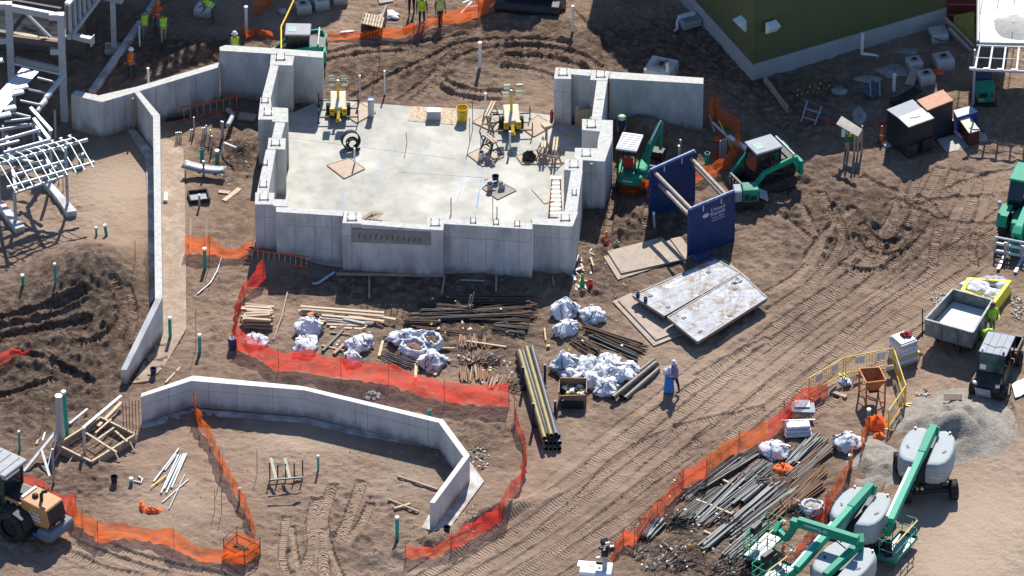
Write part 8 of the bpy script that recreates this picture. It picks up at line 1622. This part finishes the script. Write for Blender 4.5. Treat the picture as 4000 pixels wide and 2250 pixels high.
S('film_sheet', MB().grid([[G('dt', 1180 + 60 * i + 15 * j, 1290 + 55 * j - 30 * i) + Vector((0, 0, .08 + .05 * ((i + j) % 2))) for i in range(4)] for j in range(4)]), M_WPAINT, 'bright white film sheet beside the utility vehicle', 'sheet')
T = thing('bag_pallet', 'shrink-wrapped pallet of white cement bags', 'pallet load', G('t31', 1020, 1300)); q = T.location + Vector((0, .35, 0)); rz = .55
W('pallet_deck', MB().obox(q + Vector((0, 0, .07)), (1.0, 1.0, .14), rz), M_WOOD2, T)
for k in range(5): W('bag_layer', MB().obox(q + Vector((.02 * (k % 2), 0, .25 + .22 * k)), (1.06 - .03 * k, 1.04 - .02 * (k % 2), .215), rz), [M_BAG, mat('grey_wrap', (.42, .43, .45), .4), M_BAG][k % 3], T, .05)
W('yellow_band', MB().obox(q + Vector((.05, -.01, .62)), (1.05, 1.05, .03), rz, .03, .04), M_YEL, T); W('wrap_top', MB().obox(q + Vector((0, 0, 1.26)), (.85, .85, .06), rz), mat('film_shine', (.5, .52, .54), .25), T, .03)
mb, _ = blob(91, .45, .38, .22, .35); S('red_jacket', MB().add([Vector(p) + q + Vector((.12, .15, 1.28)) for p in mb.v], mb.f, True), mat('red_cloth', (.3, .02, .025), .8), 'crumpled red jacket on top of the wrapped pallet', 'jacket')
T = thing('yellow_skip_bag', 'yellow skip bag full of white sacks by the dump trailer', 'skip bag', G('dt', 880, 250)); tz = .72
tp = [V('dt', *p, tz) for p in [(655, 5), (1190, 40), (985, 318), (578, 160)]]; c_ = sum(tp, Vector()) / 4
for i in range(4): j = (i + 1) % 4; a, b = tp[i], tp[j]; a2, b2 = c_ + (a - c_) * .8, c_ + (b - c_) * .8; W('side', MB().hexa([up_(p, 0) for p in (a2, b2, b, a)], [a2, b2, b, a]), mat('bag_yellow', (.72, .62, .04), .6, 0, .12, 5), T, .03)
for k, (x, y, s, m_) in enumerate([(770, 110, 1.3, M_BAG), (900, 60, .9, M_GREY), (1000, 60, .9, M_GREY), (1080, 110, .7, M_WPAINT), (960, 210, .9, M_WPAINT), (840, 170, .7, M_WPAINT), (700, 80, .6, M_BAG)]): mb, _ = blob(50 + k, s, s * .8, .35, .25); W('white_sack', MB().add([Vector(p) + up_(V('dt', x, y, .5), .38) for p in mb.v], mb.f, True), m_, T)
# ===== BOTTOM-LEFT PLOT
T = thing('footing_formwork', 'timber footing formwork with rebar cage inside', 'formwork', G('t02', 720, 480)); zf = .4
F4 = [V('t02', *p, zf) for p in [(430, 460), (690, 590), (1025, 385), (880, 330)]] ; F4 = [V('t02', 430, 460, zf), V('t02', 690, 590, zf), V('t02', 1020, 385, zf), V('t02', 760, 255, zf)]
for i in range(4): a, b = F4[i], F4[(i + 1) % 4]; W('form_board', MB().bar(up_(a, .2), up_(b, .2), .05, .42), M_WOOD2, T); W('top_batten', MB().bar(up_(a, zf + .03), up_(b, zf + .03), .09, .06), M_WOOD, T)
for f in (.15, .5, .85):
    for i in (0, 1): p = F4[i].lerp(F4[i + 1], f); o_ = Vector((-.35 if i == 0 else .3, -.5, 0)); W('raker', MB().bar(up_(p, .38), up_(p + o_, .02), .06, .05), M_WOOD, T)
for a, b in [((650, 370), (880, 515)), ((870, 355), (960, 435)), ((720, 370), (840, 265)), ((740, 415), (860, 330))]: W('cross_batten', MB().bar(V('t02', *a, zf + .08), V('t02', *b, zf + .08), .09, .05), M_WOOD, T)
for k in range(9): a, b = F4[0].lerp(F4[3], k / 8), F4[1].lerp(F4[2], k / 8); rod(T, up_(a, .25), up_(b, .25), .012, M_RUST)
for k in range(9): a, b = F4[0].lerp(F4[1], k / 8), F4[3].lerp(F4[2], k / 8); rod(T, up_(a, .28), up_(b, .28), .012, M_RUST)
q = V('t02', 640, 545); W('steel_post', MB().box(q.x - .07, q.x + .07, q.y - .07, q.y + .07, 0, HT('t02', q, 0, 325)), M_GALV, T)
T = thing('wall_starter_bars', 'rusty vertical starter bars at the end of the low curved wall', 'rebar', G('t02', 1000, 345))
for k in range(6): q = V('t02', 932 + 24 * k, 350 - 3 * k); rod(T, q, up_(q, 1.6), .02, M_RUST)
for k in range(7): rod(T, V('t02', 925, 350, .2 + .2 * k), V('t02', 1060, 335, .2 + .2 * k), .01, M_RUST)
S('sonotube', MB().tube(G('t02', 455, 430), up_(G('t02', 455, 430), HT('t02', G('t02', 455, 430), 450, 90)), .17, 16), M_GALV, 'tall grey column form tube by the teal pipe', 'form tube')
for i, (a, b, za, zb, w_, m_, lb) in enumerate([((180, 660), (440, 340), .1, .9, .14, M_GALV, 'long grey steel channel leaning behind the loader'), ((375, 700), (310, 490), .05, .6, .12, M_GALV, 'short steel channel propped in a V by the loader'), ((350, 680), (410, 420), .05, .5, .06, M_STEELP, 'thin steel strut beside the V props'), ((630, 330), (915, 90), .6, .3, .12, M_GALV, 'long galvanised channel over the formwork'), ((740, 320), (915, 140), .3, .3, .16, M_WOOD, 'weathered scaffold board over the formwork'), ((525, 300), (660, 190), .1, .2, .1, M_WPAINT, 'white timber lying beyond the teal pipe'), ((275, 455), (330, 340), .05, .05, .1, M_WOOD, 'short pale board on the dark soil'), ((320, 430), (345, 350), .05, .05, .08, M_WPAINT, 'white offcut beside the short pale board')]):
    S('steel_member' if m_ in (M_GALV, M_STEELP) else 'timber', MB().bar(V('t02', *a, za), V('t02', *b, zb), w_, .08), m_, lb, 'steel member' if m_ in (M_GALV, M_STEELP) else 'timber')
q = G('t02', 405, 745); S('prop_post', MB().box(q.x - .05, q.x + .05, q.y - .05, q.y + .05, q.z, q.z + HT('t02', q, 0, 490)), M_STEELP, 'grey square post standing by the V props', 'post')
T = thing('conduit_pile', 'white conduits laid in a loose row in the plot', 'conduit pile', G('t02', 1300, 660))
for k, (a, b) in enumerate([((1160, 745), (1350, 495)), ((1245, 660), (1330, 540)), ((1215, 830), (1345, 545)), ((1240, 800), (1365, 545)), ((1255, 830), (1385, 535)), ((1275, 790), (1395, 535)), ((1295, 790), (1408, 532)), ((1275, 950), (1395, 690)), ((1225, 900), (1420, 730))]): A, B = G('t02', *a), G('t02', *b); rod(T, up_(A, A.z + .05), up_(B, B.z + .05), .05 if k < 7 else .03, M_STEELP if k % 2 else M_GALV, 'conduit')
S('yellow_batten', MB().bar(G('t02', 1140, 790) + Vector((0, 0, .1)), G('t02', 1255, 700) + Vector((0, 0, .1)), .05, .04), M_YEL, 'thin yellow stick by the white conduits', 'stick'); S('pipe_hook', MB().path([G('t02', 1010, 740) + Vector((0, 0, .06)), G('t02', 1065, 755) + Vector((0, 0, .06)), G('t02', 1075, 725) + Vector((0, 0, .08)), G('t02', 1045, 705) + Vector((0, 0, .06))], .04, 6), M_WHITE, 'white hooked pipe piece beside the teal stub', 'pipe')
T = thing('mesh_box', 'square steel frame wrapped in orange netting', 'mesh box', G('t02', 1820, 1350)); Q = [G('t02', *p) for p in [(1690, 1290), (1845, 1375), (1965, 1290), (1790, 1210)]]; hb = 1.0
for i in range(4):
    j = (i + 1) % 4; W('corner_post', MB().bar(up_(Q[i], 0), up_(Q[i], hb), .04, .04), M_RUST, T)
    for z in (hb, .52, .05): W('frame_rail', MB().bar(up_(Q[i], z), up_(Q[j], z), .035, .035), M_RUST, T)
    W('netting', MB().grid([[up_(Q[i].lerp(Q[j], k / 6), z_) for k in range(7)] for z_ in (.06, .35, .75)]), M_NETO, T)
T = thing('fork_rack', 'dark steel fork carriage with two upright pale forks', 'fork carriage', G('t12', 230, 730))
for z in (.15, .55, .85): W('carriage_bar', MB().bar(V('t12', 105, 725, z), V('t12', 355, 705, z), .07, .07), mat('fork_teal', (.05, .09, .10), .5), T)
for x in (105, 165, 225, 290, 353): q = V('t12', x, 725 - (x - 105) * .08); W('carriage_post', MB().bar(up_(q, 0), up_(q, 1.0 if x in (105, 353) else .85), .05, .06), M_DARK, T)
for x, xt in ((150, 112), (255, 218)): W('fork', MB().bar(V('t12', x, 715, .5), V('t12', xt, 560, .9), .14, .05), mat('fork_cream', (.55, .52, .38), .6), T)
for i, (c, x, yb, yt) in enumerate([('t02', 1660, 720, 505), ('t02', 1620, 960, 800), ('t02', 1672, 980, 800), ('t12', 8, 680, 490), ('t01', 1020, 535, 365), ('t01', 1480, 1160, 880), ('t10', 888, 650, 530), ('t10', 930, 500, 350), ('t01', 1580, 550, 330), ('t02', 325, 280, 110)]):
    q = G(c, x, yb); T = thing('marker_stake', ['thin rusty stake beside the orange fence, upper one', 'thin stake of the pair inside the plot, outer one', 'thin stake of the pair inside the plot, inner one', 'thin stake standing left of the fork carriage', 'thin rusty stake beside the soil heap', 'tall thin rod near the sandy footing', 'survey stake with orange flag behind the slab', 'faint survey stake farther behind the slab', 'thin rod under the orange fence by the stakes', 'thin stake in the dark churned soil'][i], 'stake', q, 0, 'thin marker stakes'); P('rod', MB().tube((0, 0, -.1), (.02, 0, HT(c, q, x, yt)), .014, 5), M_RUST, T)
    if i in (6, 7): P('flag', MB().box(0, .12, -.005, .005, HT(c, q, x, yt) - .12, HT(c, q, x, yt)), M_ORANGE, T)
for i, x in enumerate((1405, 1525)): q = G('t01', x + 30, 460 - 5 * i); S('fence_stake', MB().bar(q, V('t01', x + (35 if i == 0 else 35), 200, .9), .1, .05), M_WOOD, ['outer slanted timber stake holding the orange fence', 'inner slanted timber stake holding the orange fence'][i], 'stake')
S('blue_barrel', MB().lathe([(.2, 0), (.21, .1), (.21, .5), (.18, .58)], G('wl', 30, 900), 14), mat('navy_plastic', (.02, .03, .1), .5), 'navy drum at the corner of the red fence', 'drum')
S('grey_flex_pipe', MB().path([G('t01', *p) + Vector((0, 0, .04)) for p in [(1670, 505), (1640, 600), (1590, 690), (1490, 775)]], .035, 6), M_GALV, 'thin grey flexible pipe lying on soil', 'pipe'); S('white_drain_bend', MB().path([V('t11', 425, 690, .08), V('t11', 465, 690, .1), V('t11', 590, 605, .25)], .06, 8), mat('pale_blue_pipe', (.35, .45, .52), .5), 'pale blue bent pipe lying in the wall shadow', 'pipe'); S('rubber_strip', MB().path([G('t11', 238, 760) + Vector((0, 0, .03)), G('t11', 195, 940) + Vector((0, 0, .03)), G('t11', 130, 1120) + Vector((0, 0, .03))], .05, 4), M_WOOD2, 'long brown strap lying beside the lumber stack', 'strap')
# stones and crumbs of concrete: too many to count
mb = MB(); rnd = random.Random(12)
def stones(c, x, y, rx, ry, n, s0, s1):
    for k in range(n):
        a = rnd.uniform(0, 6.3); r_ = rnd.random() ** .5; q = G(c, x + rx * r_ * math.cos(a), y + ry * r_ * math.sin(a)); s = rnd.uniform(s0, s1); mb.obox(q + Vector((0, 0, s * .2)), (s, s * .8, s * .6), rnd.uniform(0, 3), rnd.uniform(-.5, .5), rnd.uniform(-.5, .5), m=rnd.choice([0, 0, 0, 1, 2]))
for a in [('t12', 1680, 560, 80, 90, 90, .03, .12), ('t12', 1600, 1000, 90, 90, 110, .02, .09), ('t12', 870, 90, 60, 35, 40, .05, .2), ('t31', 1290, 800, 60, 60, 60, .03, .1), ('t31', 1880, 880, 50, 100, 80, .03, .12), ('t32', 1170, 70, 50, 25, 40, .04, .15), ('t12', 1000, 700, 500, 300, 60, .02, .07), ('t02', 1500, 700, 400, 500, 80, .02, .06), ('t22', 1000, 700, 900, 600, 120, .02, .07), ('t21', 700, 700, 250, 400, 80, .02, .08), ('t31', 600, 500, 600, 500, 100, .02, .07), ('t11', 900, 1300, 700, 60, 90, .02, .08), ('pr', 900, 900, 700, 400, 140, .03, .08), ('t01', 1650, 800, 200, 400, 60, .02, .06), ('t00', 1750, 1200, 150, 200, 60, .03, .1)]: stones(*a)
S('rubble', mb, [mat('pale_stone', (.5, .48, .44), .9, 0, .2, 8), M_SOIL, mat('brown_stone', (.3, .23, .18), .9)], 'scattered crumbs of concrete and stones on the soil', None, kind='stuff')
mb = MB()
def litter(c, x, y, rx, ry, n):
    for k in range(n): q = G(c, x + rnd.uniform(-rx, rx), y + rnd.uniform(-ry, ry)); s = rnd.uniform(.06, .16); mb.obox(q + Vector((0, 0, .12)), (s, s * .7, .04), rnd.uniform(0, 3), rnd.uniform(-.6, .6), m=rnd.choice([0, 0, 1, 2]))
for a in [('rb', 1300, 450, 600, 200, 26), ('rb', 1500, 1000, 300, 180, 14), ('pr', 900, 800, 750, 500, 70), ('pr', 200, 1300, 250, 120, 22), ('pr', 900, 1380, 200, 60, 10), ('wl', 1500, 800, 400, 200, 10), ('bg', 900, 250, 500, 100, 10)]: litter(*a)
S('litter', mb, [M_WHITE, M_YEL, M_WPAINT], 'scattered white tags and yellow caps among bars and pipes', None, kind='stuff')
# ===== TOP OF THE YARD
T = thing('pallet_stack', 'stack of wooden pallets with torn film at the top', 'pallet', G('t10', 880, 215));
for lv in range(5):
    for k in range(7): A = V('t10', 800 + 21 * k + (15 if lv == 4 else 0), 180 + 5 * k, .14 + lv * .15); W('slat', MB().bar(A, A + Vector((.12, .95, 0)), .1, .03), M_WOOD if k % 2 else M_PLY, T)
    for f in (.05, .48, .9): A = V('t10', 795, 180, .08 + lv * .15) + Vector((.12, .95, 0)) * f; W('bearer', MB().bar(A, A + Vector((.9, -.22, 0)), .09, .09), M_WOOD2, T)
mb, _ = blob(33, .8, .7, .18, .4); S('torn_film', MB().add([Vector(p) + G('t10', 1010, 120) for p in mb.v], mb.f, True), M_BAG, 'torn pale film beside the pallet stack', 'film'); S('leaning_pallet', MB().bar(G('t10', 945, 225) + Vector((0, 0, .3)), G('t10', 985, 130) + Vector((0, 0, .4)), .1, .7), M_WOOD2, 'pallet leaning on the side of the stack', 'pallet')
S('yellow_hose', MB().path([V('t10', 190, 370, 2.4), V('t10', 190, 200, 2.2), V('t10', 230, 120, 2.0), V('t10', 285, 0, 1.6), V('t10', 300, -60, 1.5)], .045, 6), M_YEL, 'yellow hose strung up beside the rear wall', 'hose')
T = thing('tracked_machine', 'dark crawler machine standing in the top shade', 'machine', V('t20', 120, 90)); W('track', MB().ext([(-.3, 0), (.3, 0), (.4, .3), (.3, .6), (-.3, .6), (-.4, .3)], -1.6, 1.6).xf(T.location, -.15), M_DARK, T, .05); W('body', MB().box(-1.3, 1.2, .3, 1.6, .5, 1.3).xf(T.location, -.15), M_DARK, T, .08)
S('digger_bucket', MB().ext([(-.25, .0), (.3, .05), (.4, .55), (.2, .8), (-.2, .7), (-.3, .3)], -.3, .3).xf(G('t20', 350, 60), .5), mat('bucket_grey', (.22, .2, .18), .6, .3), 'worn digger bucket resting at the top edge', 'bucket', bev=.03)
S('white_offcut', MB().bar(G('t10', 640, 250) + Vector((0, 0, .05)), G('t10', 735, 240) + Vector((0, 0, .05)), .12, .05), M_WPAINT, 'white board end by the far orange fence', 'board')
T = thing('white_timbers', 'white painted timbers lying over the far orange fence', 'timber', G('t10', 1650, 90))
for a, b in [((1545, 140), (1630, 70)), ((1590, 95), (1680, 100)), ((1690, 45), (1795, 20)), ((1560, 60), (1660, 40)), ((1760, 90), (1820, 65)), ((1700, 30), (1800, 5))]: board(T, G('t10', *a) + Vector((0, 0, .3)), G('t10', *b) + Vector((0, 0, .45)), .1, .05, M_WPAINT)
# ===== PEOPLE
def person(label, loc, rz, vest=M_VEST, pants=(.05, .06, .09), helmet=(.8, .8, .8), bend=0.0, arms='down', sleeve=(.1, .11, .14), step=.08, band=M_WHITE):
    T = thing('person', label, 'person', loc, rz, 'site workers'); vs_, es, rad, tg = [], [], [], []
    bm_ = Matrix.Translation((0, 0, .95)) @ Matrix.Rotation(-bend, 4, 'X') @ Matrix.Translation((0, 0, -.95))
    def v(p, r, u=True): vs_.append(tuple(bm_ @ Vector(p)) if u else p); rad.append(r); return len(vs_) - 1
    def e(a, b, t): es.append((a, b)); tg.append(t)
    pv = v((0, 0, .95), .13, False); sp = v((0, 0, 1.14), .12); ch = v((0, .01, 1.36), .135); nk = v((0, 0, 1.49), .055); hd = v((0, .02, 1.6), .085); ht = v((0, .015, 1.72), .08); ns = v((0, .11, 1.6), .016)
    e(pv, sp, 1); e(sp, ch, 1); e(ch, nk, 2); e(nk, hd, 2); e(hd, ht, 2); e(hd, ns, 2)
    for s in (-1, 1):
        hp = v((s * .1, 0, .88), .095, False); kn = v((s * .11, .03 + step * s, .5), .065, False); an = v((s * .12, step * s * 1.2, .1), .045, False); to = v((s * .13, .17 + step * s * 1.2, .04), .04, False); e(pv, hp, 0); e(hp, kn, 0); e(kn, an, 0); e(an, to, 3)
        er = v((s * .085, 0, 1.61), .018); e(hd, er, 2); sd = v((s * .2, 0, 1.42), .065)
        A = {'down': [(s * .25, -.02, 1.14), (s * .26, .07, .9), (s * .26, .1, .8)], 'fwd': [(s * .25, .12, 1.16), (s * .17, .38, 1.12), (s * .13, .47, 1.12)], 'hip': [(s * .34, -.04, 1.18), (s * .2, .1, 1.02), (s * .15, .16, 1.0)], 'reach': [(s * .24, .22, 1.22), (s * .18, .5, 1.3), (s * .16, .6, 1.32)]}[arms]
        el, wr, pm_ = v(A[0], .048), v(A[1], .034), v(A[2], .034); e(ch, sd, 1); e(sd, el, 1); e(el, wr, 1); e(wr, pm_, 2); d = (Vector(A[2]) - Vector(A[1])).normalized(); sx = Vector((1, 0, 0)) if abs(d.x) < .8 else Vector((0, 1, 0))
        for k in range(4): q = Vector(A[2]) + sx * (k - 1.5) * .02; f1 = v(tuple(q + d * .045), .0095); f2 = v(tuple(q + d * (.075 + .008 * (k in (1, 2))) + Vector((0, .012, -.008))), .008); e(pm_, f1, 2); e(f1, f2, 2)
        q = Vector(A[1]) + d * .03 + sx * -s * .04; th = v(tuple(q + d * .03), .0105); e(wr, th, 2)
    me = bpy.data.meshes.new('body'); me.from_pydata(vs_, es, []); o = link('body', me); o.modifiers.new('s', 'SKIN'); sm_ = o.modifiers.new('u', 'SUBSURF'); sm_.levels = sm_.render_levels = 1
    for i, d in enumerate(me.skin_vertices[0].data): d.radius = (rad[i] * (1.15 if i in (1, 2) else 1), rad[i]); d.use_root = (i == 0)
    bpy.context.view_layer.update(); m2 = bpy.data.meshes.new_from_object(o.evaluated_get(bpy.context.evaluated_depsgraph_get())); bpy.data.objects.remove(o); m2.materials.clear()
    for k in (mat('trousers_%02d%02d%02d' % tuple(int(c * 99) for c in pants), pants, .85), mat('shirt_%02d%02d%02d' % tuple(int(c * 99) for c in sleeve), sleeve, .85), M_SKIN, mat('boots', (.06, .045, .03), .8)): m2.materials.append(k)
    P_ = np.array(vs_); Ea = P_[[a for a, b in es]]; Eb = P_[[b for a, b in es]]; dd = Eb - Ea; L2 = (dd ** 2).sum(1) + 1e-9
    for pl in m2.polygons: c = np.array(pl.center); t = np.clip(((c - Ea) * dd).sum(1) / L2, 0, 1); pl.material_index = tg[int((((Ea + dd * t[:, None]) - c) ** 2).sum(1).argmin())]; pl.use_smooth = True
    link('body', m2, T)
    rows = [[tuple(bm_ @ Vector((rx * math.cos(t), ry * math.sin(t) + .005, z))) for t in [k * 2 * math.pi / 18 for k in range(18)]] for z, rx, ry in [(.9, .185, .15), (1.1, .18, .15), (1.28, .2, .165), (1.42, .215, .15), (1.49, .14, .11)]]; P('vest', MB().grid(rows, closed=True), vest, T)
    rows = [[tuple(bm_ @ Vector((.19 * math.cos(t), .162 * math.sin(t), z))) for t in [k * 2 * math.pi / 18 for k in range(18)]] for z in (1.08, 1.14)]; P('reflective_band', MB().grid(rows, closed=True), band, T)
    hm = mat('helmet_%02d%02d%02d' % tuple(int(c * 99) for c in helmet), helmet, .4); hl = MB().lathe([(.15, 0), (.125, .01), (.12, .06), (.09, .12), (.03, .15), (0, .152)], (0, .015, 1.68), 14); hl.v = [tuple(bm_ @ Vector(p)) for p in hl.v]; P('helmet', hl, hm, T)
    for s in (-1, 1): ey = MB().lathe([(0, -.012), (.012, 0), (0, .012)], (s * .035, .098, 1.625), 6); ey.v = [tuple(bm_ @ Vector(p)) for p in ey.v]; P('eye', ey, M_DARK, T)
    return T
person('worker in yellow vest and dark helmet beside the white pole', G('t00', 1095, 300), R(30), pants=(.2, .2, .2), helmet=(.03, .05, .1), arms='fwd'); person('worker in yellow vest and khaki trousers with a dark helmet', G('t00', 1235, 322), R(200), pants=(.36, .3, .22), helmet=(.05, .05, .06), arms='hip'); person('worker in orange vest and orange helmet behind the khaki one', G('t00', 1195, 230), R(170), M_VESTO, (.06, .06, .07), (.75, .15, .02), 0, 'fwd', (.7, .12, .03))
person('worker in red and yellow vest with white helmet in the shade', G('t00', 995, 590), R(160), M_VESTO, (.03, .03, .05), (.75, .75, .75), 0, 'fwd', (.06, .06, .07), band=M_VEST); person('worker in yellow vest just behind the rear wall top', G('t00', 1775, 470), R(190), helmet=(.75, .75, .76)); person('worker in yellow vest bending over the concrete box', G('t00', 1610, 165), R(70), pants=(.05, .08, .12), helmet=(.03, .12, .12), bend=1.2, arms='reach')
person('worker in dark clothes cut by the top edge', G('t10', 1175, 100), R(180), mat('dark_vest', (.05, .03, .03), .8), (.02, .02, .025), (.7, .2, .05)); person('worker in yellow vest and blue jeans at the top edge', G('t10', 1252, 190), R(185), pants=(.02, .05, .12), band=M_VESTO); person('worker in tan and yellow vest walking beside the far fence', G('t10', 1390, 185), R(200), pants=(.03, .04, .07), vest=mat('vest_tan', (.6, .6, .12), .7), step=.16)
person('worker with white helmet bending in the pit behind the wall', G('t20', 832, 985), R(175), bend=.95, arms='reach', helmet=(.75, .75, .78)); person('worker carrying a blue bin on the haul road', G('t22', 1232, 60), R(100), mat('vest_blue', (.16, .19, .36), .7), (.02, .025, .05), (.6, .62, .66), .1, 'fwd', (.16, .2, .34), .14, M_VESTO)
person('worker in yellow jacket standing by the dump trailer', G('dt', 950, 680), R(200), M_VEST, (.25, .3, .08), (.1, .06, .05), 0, 'fwd', (.45, .75, .05)); person('worker crouched in green vest beside the utility vehicle', G('dt', 850, 860), R(210), M_VEST, (.1, .2, .03), (.25, .6, .08), .9, 'reach', (.3, .6, .05))
q = G('t22', 1185, 62); T = thing('blue_bin', 'tall blue bin topped with white bags held by the worker', 'bin', q + Vector((0, 0, .12))); P('shell', MB().lathe([(.26, 0), (.24, .1), (.19, .95), (.17, .95)], n=16), mat('bin_blue', (.02, .2, .55), .5), T); mb, _ = blob(95, .5, .46, .42, .3); P('white_bag', MB().add([Vector(p) + Vector((0, 0, .9)) for p in mb.v], mb.f, True), M_BAG, T)
